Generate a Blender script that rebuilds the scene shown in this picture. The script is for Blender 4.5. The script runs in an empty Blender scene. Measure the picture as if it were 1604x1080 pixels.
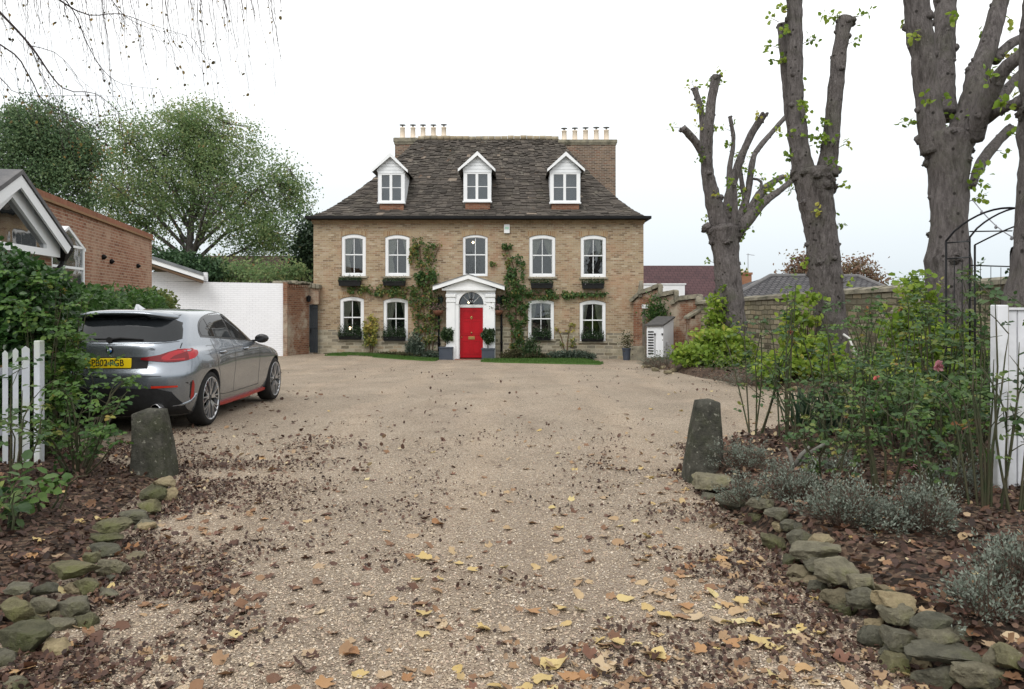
import bpy, bmesh, math, random
import numpy as np
from mathutils import Vector, Matrix, noise

random.seed(7)
RNG = np.random.default_rng(11)
SC = bpy.context.scene
COL = SC.collection
rad = math.radians

# ------------------------------------------------------------------ camera
F = 1247.6            # focal length in photograph pixels
CX, HY, CH = 802.0, 480.0, 1.47
cam_d = bpy.data.cameras.new("camera")
cam_d.sensor_width = 36.0
cam_d.lens = F / 1604.0 * 36.0
cam_d.shift_y = -(540.0 - HY) / 1604.0
cam_d.clip_start = 0.05
cam_d.clip_end = 2000.0
cam = bpy.data.objects.new("camera", cam_d)
COL.objects.link(cam)
cam.location = (0, 0, CH)
cam.rotation_euler = (rad(90), 0, 0)
SC.camera = cam

# ------------------------------------------------------------------ sky, sun, exposure
SUN_EL, SUN_AZ = 48.0, 200.0     # sun behind and left of the camera, through cloud
w = bpy.data.worlds.new("World")
SC.world = w
w.use_nodes = True
nt = w.node_tree
for n in list(nt.nodes):
    nt.nodes.remove(n)
wo = nt.nodes.new("ShaderNodeOutputWorld")
bg = nt.nodes.new("ShaderNodeBackground")
sky = nt.nodes.new("ShaderNodeTexSky")
sky.sky_type = 'NISHITA'
sky.sun_disc = False
sky.sun_elevation = rad(SUN_EL)
sky.sun_rotation = rad(SUN_AZ)
sky.air_density = 1.0
sky.dust_density = 3.0
hs = nt.nodes.new("ShaderNodeHueSaturation")
hs.inputs['Saturation'].default_value = 0.25
geo = nt.nodes.new("ShaderNodeNewGeometry")
sep = nt.nodes.new("ShaderNodeSeparateXYZ")
ramp = nt.nodes.new("ShaderNodeValToRGB")
mixw = nt.nodes.new("ShaderNodeMix")
mixw.data_type = 'RGBA'
mixw.inputs['Factor'].default_value = 0.82
tc = nt.nodes.new("ShaderNodeTexCoord")
nt.links.new(tc.outputs['Generated'], sep.inputs[0])
mr = nt.nodes.new("ShaderNodeMapRange")
mr.inputs['From Min'].default_value = 0.0
mr.inputs['From Max'].default_value = 1.0
nt.links.new(sep.outputs['Z'], mr.inputs['Value'])
ramp.color_ramp.elements[0].position = 0.0
ramp.color_ramp.elements[0].color = (0.50, 0.56, 0.60, 1)     # cloud deck, dimmer to the horizon
ramp.color_ramp.elements[1].position = 0.38
ramp.color_ramp.elements[1].color = (1.08, 1.08, 1.07, 1)
e = ramp.color_ramp.elements.new(0.14)
e.color = (0.62, 0.66, 0.685, 1)
nt.links.new(mr.outputs[0], ramp.inputs[0])
gain = nt.nodes.new("ShaderNodeVectorMath")
gain.operation = 'SCALE'
gain.inputs['Scale'].default_value = 9.6
nt.links.new(ramp.outputs[0], gain.inputs[0])
nt.links.new(sky.outputs[0], hs.inputs['Color'])
nt.links.new(hs.outputs[0], mixw.inputs['A'])
nt.links.new(gain.outputs[0], mixw.inputs['B'])
nt.links.new(mixw.outputs['Result'], bg.inputs['Color'])
bg.inputs['Strength'].default_value = 0.10
nt.links.new(bg.outputs[0], wo.inputs[0])

sun_d = bpy.data.lights.new("sun", 'SUN')
sun_d.energy = 0.8
sun_d.angle = rad(25)
sun_d.color = (1.0, 0.97, 0.92)
sun = bpy.data.objects.new("sun", sun_d)
COL.objects.link(sun)
sun.rotation_euler = (rad(90 - SUN_EL), 0, rad(180 - SUN_AZ))

SC.view_settings.view_transform = 'Standard'
SC.view_settings.look = 'None'
SC.view_settings.gamma = 1.0
SC.view_settings.exposure = 0.80
SC.render.engine = 'CYCLES'
SC.cycles.use_denoising = True
SC.cycles.max_bounces = 6
SC.cycles.transparent_max_bounces = 12

# ------------------------------------------------------------------ geometry helpers
def sm(a, b, x):
    t = min(1.0, max(0.0, (x - a) / (b - a)))
    return t * t * (3 - 2 * t)

def gz(x, y):
    """ground height: level by the gate, falling gently to the house"""
    t = min(1.0, max(0.0, (y - 12.0) / 20.6))
    z = -0.70 * (t ** 1.1)
    z += 0.22 * sm(2.6, 6.5, -x) * sm(26, 32, y)
    return z

def PX(px, py, Y):
    """photograph pixel at depth Y -> world point"""
    return Vector(((px - CX) * Y / F, Y, CH - (py - HY) * Y / F))

def nz(v, s=1.0, seed=0.0):
    return noise.noise(Vector((v[0] * s + seed, v[1] * s - seed * .7, v[2] * s + seed * 1.3)))

WM = {}

def link(o, parent=None, world=None):
    COL.objects.link(o)
    WM[o.name] = world or Matrix.Identity(4)
    if parent is not None:
        o.parent = parent
        o.matrix_parent_inverse = WM[parent.name].inverted()
    return o

def tag(o, label=None, cat=None, group=None, kind=None):
    if label:
        o['label'] = label
    if cat:
        o['category'] = cat
    if group:
        o['group'] = group
    if kind:
        o['kind'] = kind
    return o

def thing(name, loc, label, cat, group=None):
    o = bpy.data.objects.new(name, None)
    o.empty_display_size = 0.2
    o.location = loc
    link(o, None, Matrix.Translation(Vector(loc)))
    return tag(o, label, cat, group)

def copy_tree(o, loc=None, parent=None, label=None):
    c = o.copy()
    COL.objects.link(c)
    WM[c.name] = WM[o.name].copy()
    if parent is not None:
        c.parent = parent
    if loc is not None:
        c.location = loc
    if label:
        c['label'] = label
    for ch in o.children:
        copy_tree(ch, None, c)
    return c

def np_mesh(name, V, faces, mats, parent=None, rnd=None, smooth=False, uv=True, mat_idx=None):
    """faces: (M,k) array"""
    me = bpy.data.meshes.new(name)
    V = np.asarray(V, dtype=np.float32)
    Fc = np.asarray(faces, dtype=np.int32)
    m, k = Fc.shape
    me.vertices.add(len(V))
    me.vertices.foreach_set("co", V.ravel())
    me.loops.add(m * k)
    me.loops.foreach_set("vertex_index", Fc.ravel())
    me.polygons.add(m)
    me.polygons.foreach_set("loop_start", np.arange(0, m * k, k, dtype=np.int32))
    me.polygons.foreach_set("loop_total", np.full(m, k, dtype=np.int32))
    if mat_idx is not None:
        me.polygons.foreach_set("material_index", np.asarray(mat_idx, dtype=np.int32))
    if smooth:
        me.polygons.foreach_set("use_smooth", np.ones(m, dtype=bool))
    me.update(calc_edges=True)
    if rnd is not None:
        a = me.attributes.new("rnd", 'FLOAT', 'POINT')
        a.data.foreach_set("value", np.asarray(rnd, dtype=np.float32))
    for mt in (mats if isinstance(mats, (list, tuple)) else [mats]):
        me.materials.append(mt)
    o = bpy.data.objects.new(name, me)
    return link(o, parent)

class MB:
    """collects shapes and links them as ONE mesh"""
    def __init__(self):
        self.v, self.f, self.m, self.s, self.r = [], [], [], [], []
        self.mi, self.sm, self.rv = 0, False, 0.5

    def add(self, vs, fs):
        b = len(self.v)
        self.v += [tuple(p) for p in vs]
        self.r += [self.rv] * len(vs)
        for q in fs:
            self.f.append([b + i for i in q])
            self.m.append(self.mi)
            self.s.append(self.sm)
        return self

    def box(self, x0, x1, y0, y1, z0, z1):
        v = [(x0, y0, z0), (x1, y0, z0), (x1, y1, z0), (x0, y1, z0),
             (x0, y0, z1), (x1, y0, z1), (x1, y1, z1), (x0, y1, z1)]
        return self.add(v, [(0, 3, 2, 1), (4, 5, 6, 7), (0, 1, 5, 4), (1, 2, 6, 5), (2, 3, 7, 6), (3, 0, 4, 7)])

    def bbox(self, x0, x1, y0, y1, z0, z1, b=0.01):
        """box with chamfered vertical and top edges"""
        bm = bmesh.new()
        bmesh.ops.create_cube(bm, size=1)
        for q in bm.verts:
            q.co = ((x0 + x1) / 2 + q.co.x * (x1 - x0), (y0 + y1) / 2 + q.co.y * (y1 - y0), (z0 + z1) / 2 + q.co.z * (z1 - z0))
        bmesh.ops.bevel(bm, geom=bm.edges[:], offset=b, segments=2, affect='EDGES', profile=0.5)
        self.bm(bm)
        return self

    def bm(self, bm):
        bm.verts.index_update()
        self.add([tuple(q.co) for q in bm.verts], [[q.index for q in f.verts] for f in bm.faces])
        bm.free()

    def obox(self, a, b, wd, th, up=(0, 0, 1)):
        """bar from a to b, wd across, th in the up direction"""
        a, b = Vector(a), Vector(b)
        d = (b - a).normalized()
        up = Vector(up)
        s = d.cross(up)
        if s.length < 1e-4:
            s = d.cross(Vector((1, 0, 0)))
        s = s.normalized() * wd / 2
        u = s.cross(d).normalized() * th / 2
        v = [a - s - u, a + s - u, a + s + u, a - s + u, b - s - u, b + s - u, b + s + u, b - s + u]
        return self.add(v, [(0, 1, 2, 3), (7, 6, 5, 4), (0, 4, 5, 1), (1, 5, 6, 2), (2, 6, 7, 3), (3, 7, 4, 0)])

    def prism(self, poly, y0, y1, axis='y'):
        """poly of (a,b); extruded along y (a=x,b=z) or x (a=y,b=z) or z (a=x,b=y)"""
        n = len(poly)
        def P(a, b, t):
            return {'y': (a, t, b), 'x': (t, a, b), 'z': (a, b, t)}[axis]
        v = [P(a, b, y0) for a, b in poly] + [P(a, b, y1) for a, b in poly]
        fs = [list(range(n)), list(range(2 * n - 1, n - 1, -1))]
        fs += [(i, n + i, n + (i + 1) % n, (i + 1) % n) for i in range(n)]
        return self.add(v, fs)

    def tube(self, pts, radii, n=8, cap=True, bump=0.0, bs=3.0, seed=0.0):
        pts = [Vector(p) for p in pts]
        if not isinstance(radii, (list, tuple)):
            radii = [radii] * len(pts)
        vs, fs = [], []
        ref = Vector((0.3, 1, 0.1)).normalized()
        for i, p in enumerate(pts):
            d = (pts[min(i + 1, len(pts) - 1)] - pts[max(i - 1, 0)])
            d = d.normalized() if d.length > 1e-9 else Vector((0, 0, 1))
            s = ref - d * ref.dot(d)
            if s.length < 0.05:
                s = Vector((1, 0, 0)) - d * d.x
            s.normalize()
            ref = s
            t = d.cross(s)
            for k in range(n):
                a = 2 * math.pi * k / n
                dr = s * math.cos(a) + t * math.sin(a)
                r = radii[i]
                if bump:
                    q = p + dr * r
                    r *= 1 + bump * (nz(q, bs, seed) + 0.6 * nz(q, bs * 2.6, seed + 5))
                vs.append(p + dr * r)
        for i in range(len(pts) - 1):
            for k in range(n):
                k2 = (k + 1) % n
                fs.append((i * n + k, i * n + k2, (i + 1) * n + k2, (i + 1) * n + k))
        if cap:
            fs.append(list(range(n))[::-1])
            fs.append([(len(pts) - 1) * n + k for k in range(n)])
        return self.add(vs, fs)

    def lathe(self, prof, c, n=20, axis='z', cap=True):
        """prof of (r,h) revolved"""
        vs, fs = [], []
        for r, h in prof:
            for k in range(n):
                a = 2 * math.pi * k / n
                p = (r * math.cos(a), r * math.sin(a), h)
                if axis == 'x':
                    p = (p[2], p[0], p[1])
                elif axis == 'y':
                    p = (p[0], p[2], p[1])
                vs.append((c[0] + p[0], c[1] + p[1], c[2] + p[2]))
        for i in range(len(prof) - 1):
            for k in range(n):
                k2 = (k + 1) % n
                fs.append((i * n + k, i * n + k2, (i + 1) * n + k2, (i + 1) * n + k))
        if cap and prof[0][0] > 1e-5:
            fs.append(list(range(n))[::-1])
        if cap and prof[-1][0] > 1e-5:
            fs.append([(len(prof) - 1) * n + k for k in range(n)])
        return self.add(vs, fs)

    def build(self, name, mats, parent=None, xf=None, fix=False, smooth=None):
        me = bpy.data.meshes.new(name)
        me.from_pydata(self.v, [], self.f)
        me.polygons.foreach_set("material_index", self.m)
        me.polygons.foreach_set("use_smooth", [bool(q) if smooth is None else smooth for q in self.s])
        if fix:
            bm = bmesh.new()
            bm.from_mesh(me)
            bmesh.ops.recalc_face_normals(bm, faces=bm.faces)
            bm.to_mesh(me)
            bm.free()
        me.update()
        # box-mapped UV in metres
        uvl = me.uv_layers.new(name="UVMap")
        nl = len(me.loops)
        li = np.zeros(nl, dtype=np.int32)
        me.loops.foreach_get("vertex_index", li)
        co = np.zeros(len(me.vertices) * 3, dtype=np.float32)
        me.vertices.foreach_get("co", co)
        co = co.reshape(-1, 3)
        nf = len(me.polygons)
        nrm = np.zeros(nf * 3, dtype=np.float32)
        me.polygons.foreach_get("normal", nrm)
        nrm = np.abs(nrm.reshape(-1, 3))
        tot = np.zeros(nf, dtype=np.int32)
        me.polygons.foreach_get("loop_total", tot)
        n_l = np.repeat(nrm, tot, axis=0)
        c_l = co[li]
        uv = np.stack([c_l[:, 0], c_l[:, 2]], 1)
        mx = (n_l[:, 0] > n_l[:, 1]) & (n_l[:, 2] < 0.75)
        mz = n_l[:, 2] >= 0.75
        uv[mx] = c_l[mx][:, [1, 2]]
        uv[mz] = c_l[mz][:, [0, 1]]
        uvl.data.foreach_set("uv", uv.astype(np.float32).ravel())
        a = me.attributes.new("rnd", 'FLOAT', 'POINT')
        a.data.foreach_set("value", np.asarray(self.r, dtype=np.float32))
        if xf is not None:
            me.transform(xf)
        for mt in (mats if isinstance(mats, (list, tuple)) else [mats]):
            me.materials.append(mt)
        o = bpy.data.objects.new(name, me)
        return link(o, parent)

# ------------------------------------------------------------------ materials
def lin(r, g, b):
    f = lambda c: (c / 255 / 12.92) if c / 255 <= 0.04045 else ((c / 255 + 0.055) / 1.055) ** 2.4
    return (f(r), f(g), f(b), 1.0)

def c4(c):
    return (c[0], c[1], c[2], 1.0)

class NT:
    def __init__(self, name):
        self.m = bpy.data.materials.new(name)
        self.m.use_nodes = True
        self.t = self.m.node_tree
        self.t.nodes.clear()
        self.out = self.t.nodes.new("ShaderNodeOutputMaterial")
        self.b = self.t.nodes.new("ShaderNodeBsdfPrincipled")
        self.t.links.new(self.b.outputs[0], self.out.inputs[0])

    def n(self, kind, **kw):
        q = self.t.nodes.new(kind)
        for k, v in kw.items():
            if k in q.inputs:
                q.inputs[k].default_value = v
            else:
                setattr(q, k, v)
        return q

    def l(self, a, b):
        self.t.links.new(a, b)

    def coord(self, which='Object'):
        return self.n("ShaderNodeTexCoord").outputs[which]

    def noise(self, co, scale, detail=4, rough=0.55):
        q = self.n("ShaderNodeTexNoise", Scale=scale, Detail=detail, Roughness=rough)
        self.l(co, q.inputs['Vector'])
        return q.outputs['Fac']

    def ramp(self, fac, stops):
        q = self.n("ShaderNodeValToRGB")
        cr = q.color_ramp
        while len(cr.elements) < len(stops):
            cr.elements.new(0.5)
        for e_, (p, c) in zip(cr.elements, stops):
            e_.position = p
            e_.color = c4(c) if not isinstance(c, (int, float)) else (c, c, c, 1)
        self.l(fac, q.inputs[0])
        return q.outputs[0]

    def mix(self, fac, a, b, blend='MIX'):
        q = self.n("ShaderNodeMix", data_type='RGBA', blend_type=blend)
        if isinstance(fac, (int, float)):
            q.inputs['Factor'].default_value = fac
        else:
            self.l(fac, q.inputs['Factor'])
        for key, val in (('A', a), ('B', b)):
            if isinstance(val, (tuple, list)):
                q.inputs[key].default_value = c4(val)
            else:
                self.l(val, q.inputs[key])
        return q.outputs['Result']

    def bump(self, h, strength=0.4, dist=0.02):
        q = self.n("ShaderNodeBump", Strength=strength, Distance=dist)
        self.l(h, q.inputs['Height'])
        self.l(q.outputs[0], self.b.inputs['Normal'])

    def col(self, c):
        if isinstance(c, (tuple, list)):
            self.b.inputs['Base Color'].default_value = c4(c)
        else:
            self.l(c, self.b.inputs['Base Color'])

    def set(self, rough=0.8, spec=0.3, metal=0.0):
        self.b.inputs['Roughness'].default_value = rough
        self.b.inputs['Specular IOR Level'].default_value = spec
        self.b.inputs['Metallic'].default_value = metal
        return self

def pm(name, c1, c2=None, scale=3.0, rough=0.8, spec=0.3, bump=0.0, bscale=30.0, metal=0.0, c3=None, s3=0.7, dist=0.01, coat=0.0):
    k = NT(name)
    k.set(rough, spec, metal)
    co = k.coord()
    if c2 is None:
        c2 = tuple(x * 0.85 for x in c1[:3])
    c = k.ramp(k.noise(co, scale, 6, 0.6), [(0.35, c1), (0.65, c2)])
    if c3 is not None:
        c = k.mix(k.ramp(k.noise(co, s3, 5, 0.65), [(0.48, 0.0), (0.66, 1.0)]), c, c3)
    k.col(c)
    if bump:
        k.bump(k.noise(co, bscale, 5, 0.6), bump, dist)
    if coat:
        k.b.inputs['Coat Weight'].default_value = coat
        k.b.inputs['Coat Roughness'].default_value = 0.03
    return k.m

def brick(name, cols, mortar, bw=0.225, bh=0.075, ms=0.009, stain=None, stain_scale=0.6, stain_lo=0.45, stain_hi=0.7, bump=0.35, rough=0.9, grit=0.55, pale=None, distort=0.0):
    """cols: list of brick colours, picked brick by brick"""
    k = NT(name)
    k.set(rough, 0.2)
    co = k.coord('UV')
    if distort:
        nn = k.n("ShaderNodeTexNoise", Scale=2.2, Detail=3)
        k.l(co, nn.inputs['Vector'])
        sub = k.n("ShaderNodeVectorMath", operation='SUBTRACT')
        k.l(nn.outputs['Color'], sub.inputs[0])
        sub.inputs[1].default_value = (0.5, 0.5, 0.5)
        sc_ = k.n("ShaderNodeVectorMath", operation='SCALE')
        sc_.inputs['Scale'].default_value = distort
        k.l(sub.outputs[0], sc_.inputs[0])
        ad = k.n("ShaderNodeVectorMath", operation='ADD')
        k.l(co, ad.inputs[0])
        k.l(sc_.outputs[0], ad.inputs[1])
        co = ad.outputs[0]
    br = k.n("ShaderNodeTexBrick", Scale=1.0)
    br.inputs['Mortar Size'].default_value = ms
    br.inputs['Mortar Smooth'].default_value = 0.3
    br.inputs['Brick Width'].default_value = bw
    br.inputs['Row Height'].default_value = bh
    br.inputs['Bias'].default_value = 0.0
    br.inputs['Color1'].default_value = (0, 0, 0, 1)
    br.inputs['Color2'].default_value = (1, 1, 1, 1)
    br.inputs['Mortar'].default_value = (0.5, 0.5, 0.5, 1)
    k.l(co, br.inputs['Vector'])
    n_ = len(cols)
    c = k.ramp(br.outputs['Color'], [(i / max(1, n_ - 1), q) for i, q in enumerate(cols)])
    obj = k.coord()
    v = k.noise(obj, 26.0, 5, 0.65)
    c = k.mix(grit, c, k.ramp(v, [(0.25, 0.35), (0.75, 1.0)]), 'MULTIPLY')
    big = k.ramp(k.noise(obj, 0.9, 5, 0.7), [(0.3, 0.66), (0.7, 1.0)])
    c = k.mix(min(.7, grit * 1.3), c, big, 'MULTIPLY')
    mo = k.mix(k.noise(obj, 3.0), tuple(x * 0.7 for x in mortar[:3]), mortar)
    c = k.mix(br.outputs['Fac'], c, mo)
    if stain is not None:
        f = k.ramp(k.noise(obj, stain_scale, 8, 0.72), [(stain_lo, 0.0), (stain_hi, 1.0)])
        c = k.mix(f, c, stain)
    if pale is not None:
        f = k.ramp(k.noise(obj, 7.0, 6, 0.75), [(0.60, 0.0), (0.72, 0.8)])
        c = k.mix(f, c, pale)
    k.col(c)
    inv = k.n("ShaderNodeMath", operation='MULTIPLY_ADD')
    inv.inputs[1].default_value = -1.0
    k.l(br.outputs['Fac'], inv.inputs[0])
    k.l(v, inv.inputs[2])
    k.bump(inv.outputs[0], bump, 0.012)
    return k.m

def leafmat(name, stops, rough=0.55, trans=0.35, spec=0.3, backs=1.0, var=6.0):
    """colour picked leaf by leaf from the rnd attribute"""
    k = NT(name)
    k.set(rough, spec)
    at = k.n("ShaderNodeAttribute", attribute_name="rnd")
    c = k.ramp(at.outputs['Fac'], stops)
    c = k.mix(0.35, c, k.ramp(k.noise(k.coord(), var, 4), [(0.3, 0.45), (0.7, 1.0)]), 'MULTIPLY')
    k.col(c)
    tr = k.n("ShaderNodeBsdfTranslucent")
    k.l(c, tr.inputs['Color'])
    mx = k.n("ShaderNodeMixShader")
    mx.inputs[0].default_value = trans
    k.l(k.b.outputs[0], mx.inputs[1])
    k.l(tr.outputs[0], mx.inputs[2])
    k.l(mx.outputs[0], k.out.inputs[0])
    return k.m

def glass(name, tint=(0.02, 0.025, 0.03), alpha=0.35, rough=0.02, ior=1.5, mirror=2.2):
    """see-through sheet: fresnel reflection over clear glass, dirtied by a share (alpha) of tinted film"""
    k = NT(name)
    k.set(rough, 0.5)
    co = k.coord()
    k.col(k.mix(k.noise(co, 2.0), tint, tuple(x * 0.7 for x in tint)))
    tr = k.n("ShaderNodeBsdfTransparent")
    tr.inputs['Color'].default_value = (0.9, 0.93, 0.93, 1)
    mx = k.n("ShaderNodeMixShader")
    mx.inputs[0].default_value = alpha
    k.l(tr.outputs[0], mx.inputs[1])
    k.l(k.b.outputs[0], mx.inputs[2])
    gl = k.n("ShaderNodeBsdfGlossy")
    gl.inputs['Roughness'].default_value = rough
    fr = k.n("ShaderNodeFresnel", IOR=ior)
    mu = k.n("ShaderNodeMath", operation='MULTIPLY')
    mu.use_clamp = True
    mu.inputs[1].default_value = mirror
    k.l(fr.outputs[0], mu.inputs[0])
    m2 = k.n("ShaderNodeMixShader")
    k.l(mu.outputs[0], m2.inputs[0])
    k.l(mx.outputs[0], m2.inputs[1])
    k.l(gl.outputs[0], m2.inputs[2])
    k.l(m2.outputs[0], k.out.inputs[0])
    bp = k.n("ShaderNodeBump", Strength=0.12, Distance=0.02)
    k.l(k.noise(co, 2.3, 2), bp.inputs['Height'])
    for q in (k.b, gl, fr):
        k.l(bp.outputs[0], q.inputs['Normal'])
    return k.m

def emit(name, c, s):
    k = NT(name)
    k.col(c)
    k.b.inputs['Emission Color'].default_value = c4(c)
    k.b.inputs['Emission Strength'].default_value = s
    return k.m

# ------------------------------------------------------------------ leaves in bulk
def norm_rows(a):
    return a / np.maximum(1e-9, np.linalg.norm(a, axis=1, keepdims=True))

LEAF4 = np.array([(0, 0, 0), (.45, -.30, .10), (1, 0, 0), (.45, .30, .10)], dtype=np.float32)
LEAF4_F = [(0, 1, 2), (0, 2, 3)]
LEAF6 = np.array([(0, 0, 0), (.28, -.27, .07), (.72, -.22, .05), (1, 0, -.06), (.72, .22, .05), (.28, .27, .07)], dtype=np.float32)
LEAF6_F = [(0, 1, 2, 3), (0, 3, 4, 5)]
BLADE = np.array([(0, -.05, 0), (0, .05, 0), (.55, .045, .06), (1, 0, 0), (.55, -.045, .06)], dtype=np.float32)

def leaf_arrays(P, size, axis=None, axis_bias=0.0, nrm=None, nrm_bias=0.0, tmpl='4', rng=None, width=1.0):
    rng = rng or RNG
    P = np.asarray(P, dtype=np.float32)
    N = len(P)
    size = np.broadcast_to(np.asarray(size, dtype=np.float32), (N,))
    a = norm_rows(rng.normal(size=(N, 3)))
    if axis is not None:
        a = norm_rows(a + axis_bias * np.asarray(axis, dtype=np.float32).reshape(-1, 3))
    b = norm_rows(rng.normal(size=(N, 3)))
    if nrm is not None:
        b = norm_rows(b + nrm_bias * np.asarray(nrm, dtype=np.float32).reshape(-1, 3))
    s = norm_rows(np.cross(b, a))
    b = np.cross(a, s)
    T, Fc = (LEAF4, LEAF4_F) if tmpl == '4' else (LEAF6, LEAF6_F)
    T = T * np.array([1, width, 1], dtype=np.float32)
    V = P[:, None, :] + size[:, None, None] * (T[None, :, 0:1] * a[:, None, :] + T[None, :, 1:2] * s[:, None, :] + T[None, :, 2:3] * b[:, None, :])
    nv = len(T)
    Fc = np.array(Fc, dtype=np.int32)
    faces = (np.arange(N, dtype=np.int32)[:, None, None] * nv + Fc[None]).reshape(-1, Fc.shape[1])
    return V.reshape(-1, 3), faces, nv

def leaves(name, P, size, mat, parent=None, rnd=None, **kw):
    rng = kw.get('rng') or RNG
    N = len(P)
    if rnd is None:
        rnd = rng.random(N)
    V, Fc, nv = leaf_arrays(P, size, **kw)
    return np_mesh(name, V, Fc, mat, parent, rnd=np.repeat(rnd, nv))

def blades(name, base, tips, width, mat, parent=None, rnd=None, bend=0.15, rng=None):
    """thin tapering blades from base points to tip points"""
    rng = rng or RNG
    base, tips = np.asarray(base, np.float32), np.asarray(tips, np.float32)
    N = len(base)
    d = tips - base
    L = np.linalg.norm(d, axis=1, keepdims=True)
    s = norm_rows(np.cross(d, rng.normal(size=(N, 3)))) * np.asarray(width, np.float32).reshape(-1, 1)
    mid = base + d * 0.55
    mid[:, 2] += L[:, 0] * bend * 0.5
    V = np.stack([base - s, base + s, mid + s * .8, tips, mid - s * .8], 1).reshape(-1, 3)
    f1 = np.array([(0, 1, 2, 4)], np.int32)
    faces = (np.arange(N, dtype=np.int32)[:, None, None] * 5 + f1[None]).reshape(-1, 4)
    f2 = np.array([(4, 2, 3, 3)], np.int32)
    # tips as degenerate-free triangles: use separate quad with split tip
    V2 = np.concatenate([V, (tips + s * 0.12)], 0)
    t2 = np.stack([np.arange(N) * 5 + 4, np.arange(N) * 5 + 2, 5 * N + np.arange(N), np.arange(N) * 5 + 3], 1).astype(np.int32)
    faces = np.concatenate([faces, t2], 0)
    if rnd is None:
        rnd = rng.random(N)
    r = np.concatenate([np.repeat(rnd, 5), rnd])
    return np_mesh(name, V2, faces, mat, parent, rnd=r)

def pts_in_poly(poly, n, rng=None):
    rng = rng or RNG
    p = np.array(poly, float)
    lo, hi = p.min(0), p.max(0)
    out = []
    while len(out) < n:
        q = lo + rng.random((n * 2, 2)) * (hi - lo)
        ins = np.zeros(len(q), bool)
        j = len(p) - 1
        for i in range(len(p)):
            c = ((p[i, 1] > q[:, 1]) != (p[j, 1] > q[:, 1])) & (q[:, 0] < (p[j, 0] - p[i, 0]) * (q[:, 1] - p[i, 1]) / (p[j, 1] - p[i, 1] + 1e-12) + p[i, 0])
            ins ^= c
            j = i
        out += list(q[ins])
    return np.array(out[:n])

def poly_dist(poly, x, y):
    """signed distance to polygon boundary, positive inside"""
    best, ins = 1e9, False
    n = len(poly)
    j = n - 1
    for i in range(n):
        x1, y1 = poly[i]
        x2, y2 = poly[j]
        dx, dy = x2 - x1, y2 - y1
        t = max(0, min(1, ((x - x1) * dx + (y - y1) * dy) / (dx * dx + dy * dy + 1e-12)))
        best = min(best, (x - x1 - t * dx) ** 2 + (y - y1 - t * dy) ** 2)
        if (y1 > y) != (y2 > y) and x < (x2 - x1) * (y - y1) / (y2 - y1) + x1:
            ins = not ins
        j = i
    d = math.sqrt(best)
    return d if ins else -d

ORD = ["nearest", "second", "third", "fourth", "fifth", "sixth", "seventh", "eighth", "ninth", "tenth",
       "eleventh", "twelfth", "thirteenth", "fourteenth", "fifteenth", "sixteenth", "seventeenth", "eighteenth",
       "nineteenth", "twentieth", "twenty-first", "twenty-second", "twenty-third", "twenty-fourth", "twenty-fifth",
       "twenty-sixth", "twenty-seventh", "twenty-eighth", "twenty-ninth", "thirtieth"]
# ------------------------------------------------------------------ ground, drive and beds
def ground_sheet(name, xs, ys, mat, dz=0.0, zf=None):
    nx, ny = len(xs), len(ys)
    V = np.array([(x, y, (zf or gz)(x, y) + dz) for y in ys for x in xs], np.float32)
    i = np.arange((ny - 1) * (nx - 1))
    a = (i // (nx - 1)) * nx + i % (nx - 1)
    Fc = np.stack([a, a + 1, a + nx + 1, a + nx], 1)
    o = np_mesh(name, V, Fc, mat, smooth=True)
    return o

m_earth = pm("meadow_ground", (0.07, 0.085, 0.035), (0.10, 0.09, 0.05), 2.0, 0.95, 0.1, 0.4, 12)
xs = sorted(set([-600, -300, -150, -80, -50, -30] + [round(-20 + 0.5 * i, 2) for i in range(81)] + [30, 50, 80, 150, 300, 600]))
ys = sorted(set([-60, -20, -8] + [round(-4 + 0.5 * i, 2) for i in range(93)] + [50, 60, 80, 120, 200, 400, 900]))
tag(ground_sheet("ground", xs, ys, m_earth, -0.012), kind='structure')

# gravel: stones picked cell by cell, raked darker and redder where wet leaf mould lies
k = NT("pea_gravel")
k.set(0.85, 0.25)
co = k.coord()
vor = k.n("ShaderNodeTexVoronoi", Scale=104.0, Randomness=1.0)
k.l(co, vor.inputs['Vector'])
sepc = k.n("ShaderNodeSeparateColor")
k.l(vor.outputs['Color'], sepc.inputs[0])
c = k.ramp(sepc.outputs[0], [(0.0, (0.15, 0.115, 0.08)), (0.18, (0.30, 0.235, 0.17)), (0.42, (0.46, 0.38, 0.28)), (0.6, (0.53, 0.435, 0.325)), (0.74, (0.41, 0.305, 0.23)), (0.86, (0.58, 0.495, 0.385)), (1.0, (0.64, 0.56, 0.47))])
vd = k.ramp(vor.outputs['Distance'], [(0.0, 1.0), (0.75, 0.45)])
c = k.mix(0.8, c, vd, 'MULTIPLY')
big = k.ramp(k.noise(co, 0.55, 6, 0.6), [(0.32, 0.78), (0.68, 1.12)])
c = k.mix(0.8, c, big, 'MULTIPLY')
lf = k.ramp(k.noise(co, 2.1, 8, 0.75), [(0.56, 0.0), (0.72, 0.6)])
c = k.mix(lf, c, (0.13, 0.085, 0.06))
pk = k.ramp(k.noise(co, 0.35, 4, 0.6), [(0.50, 0.0), (0.68, 0.22)])
c = k.mix(pk, c, (0.36, 0.28, 0.22))
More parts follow.
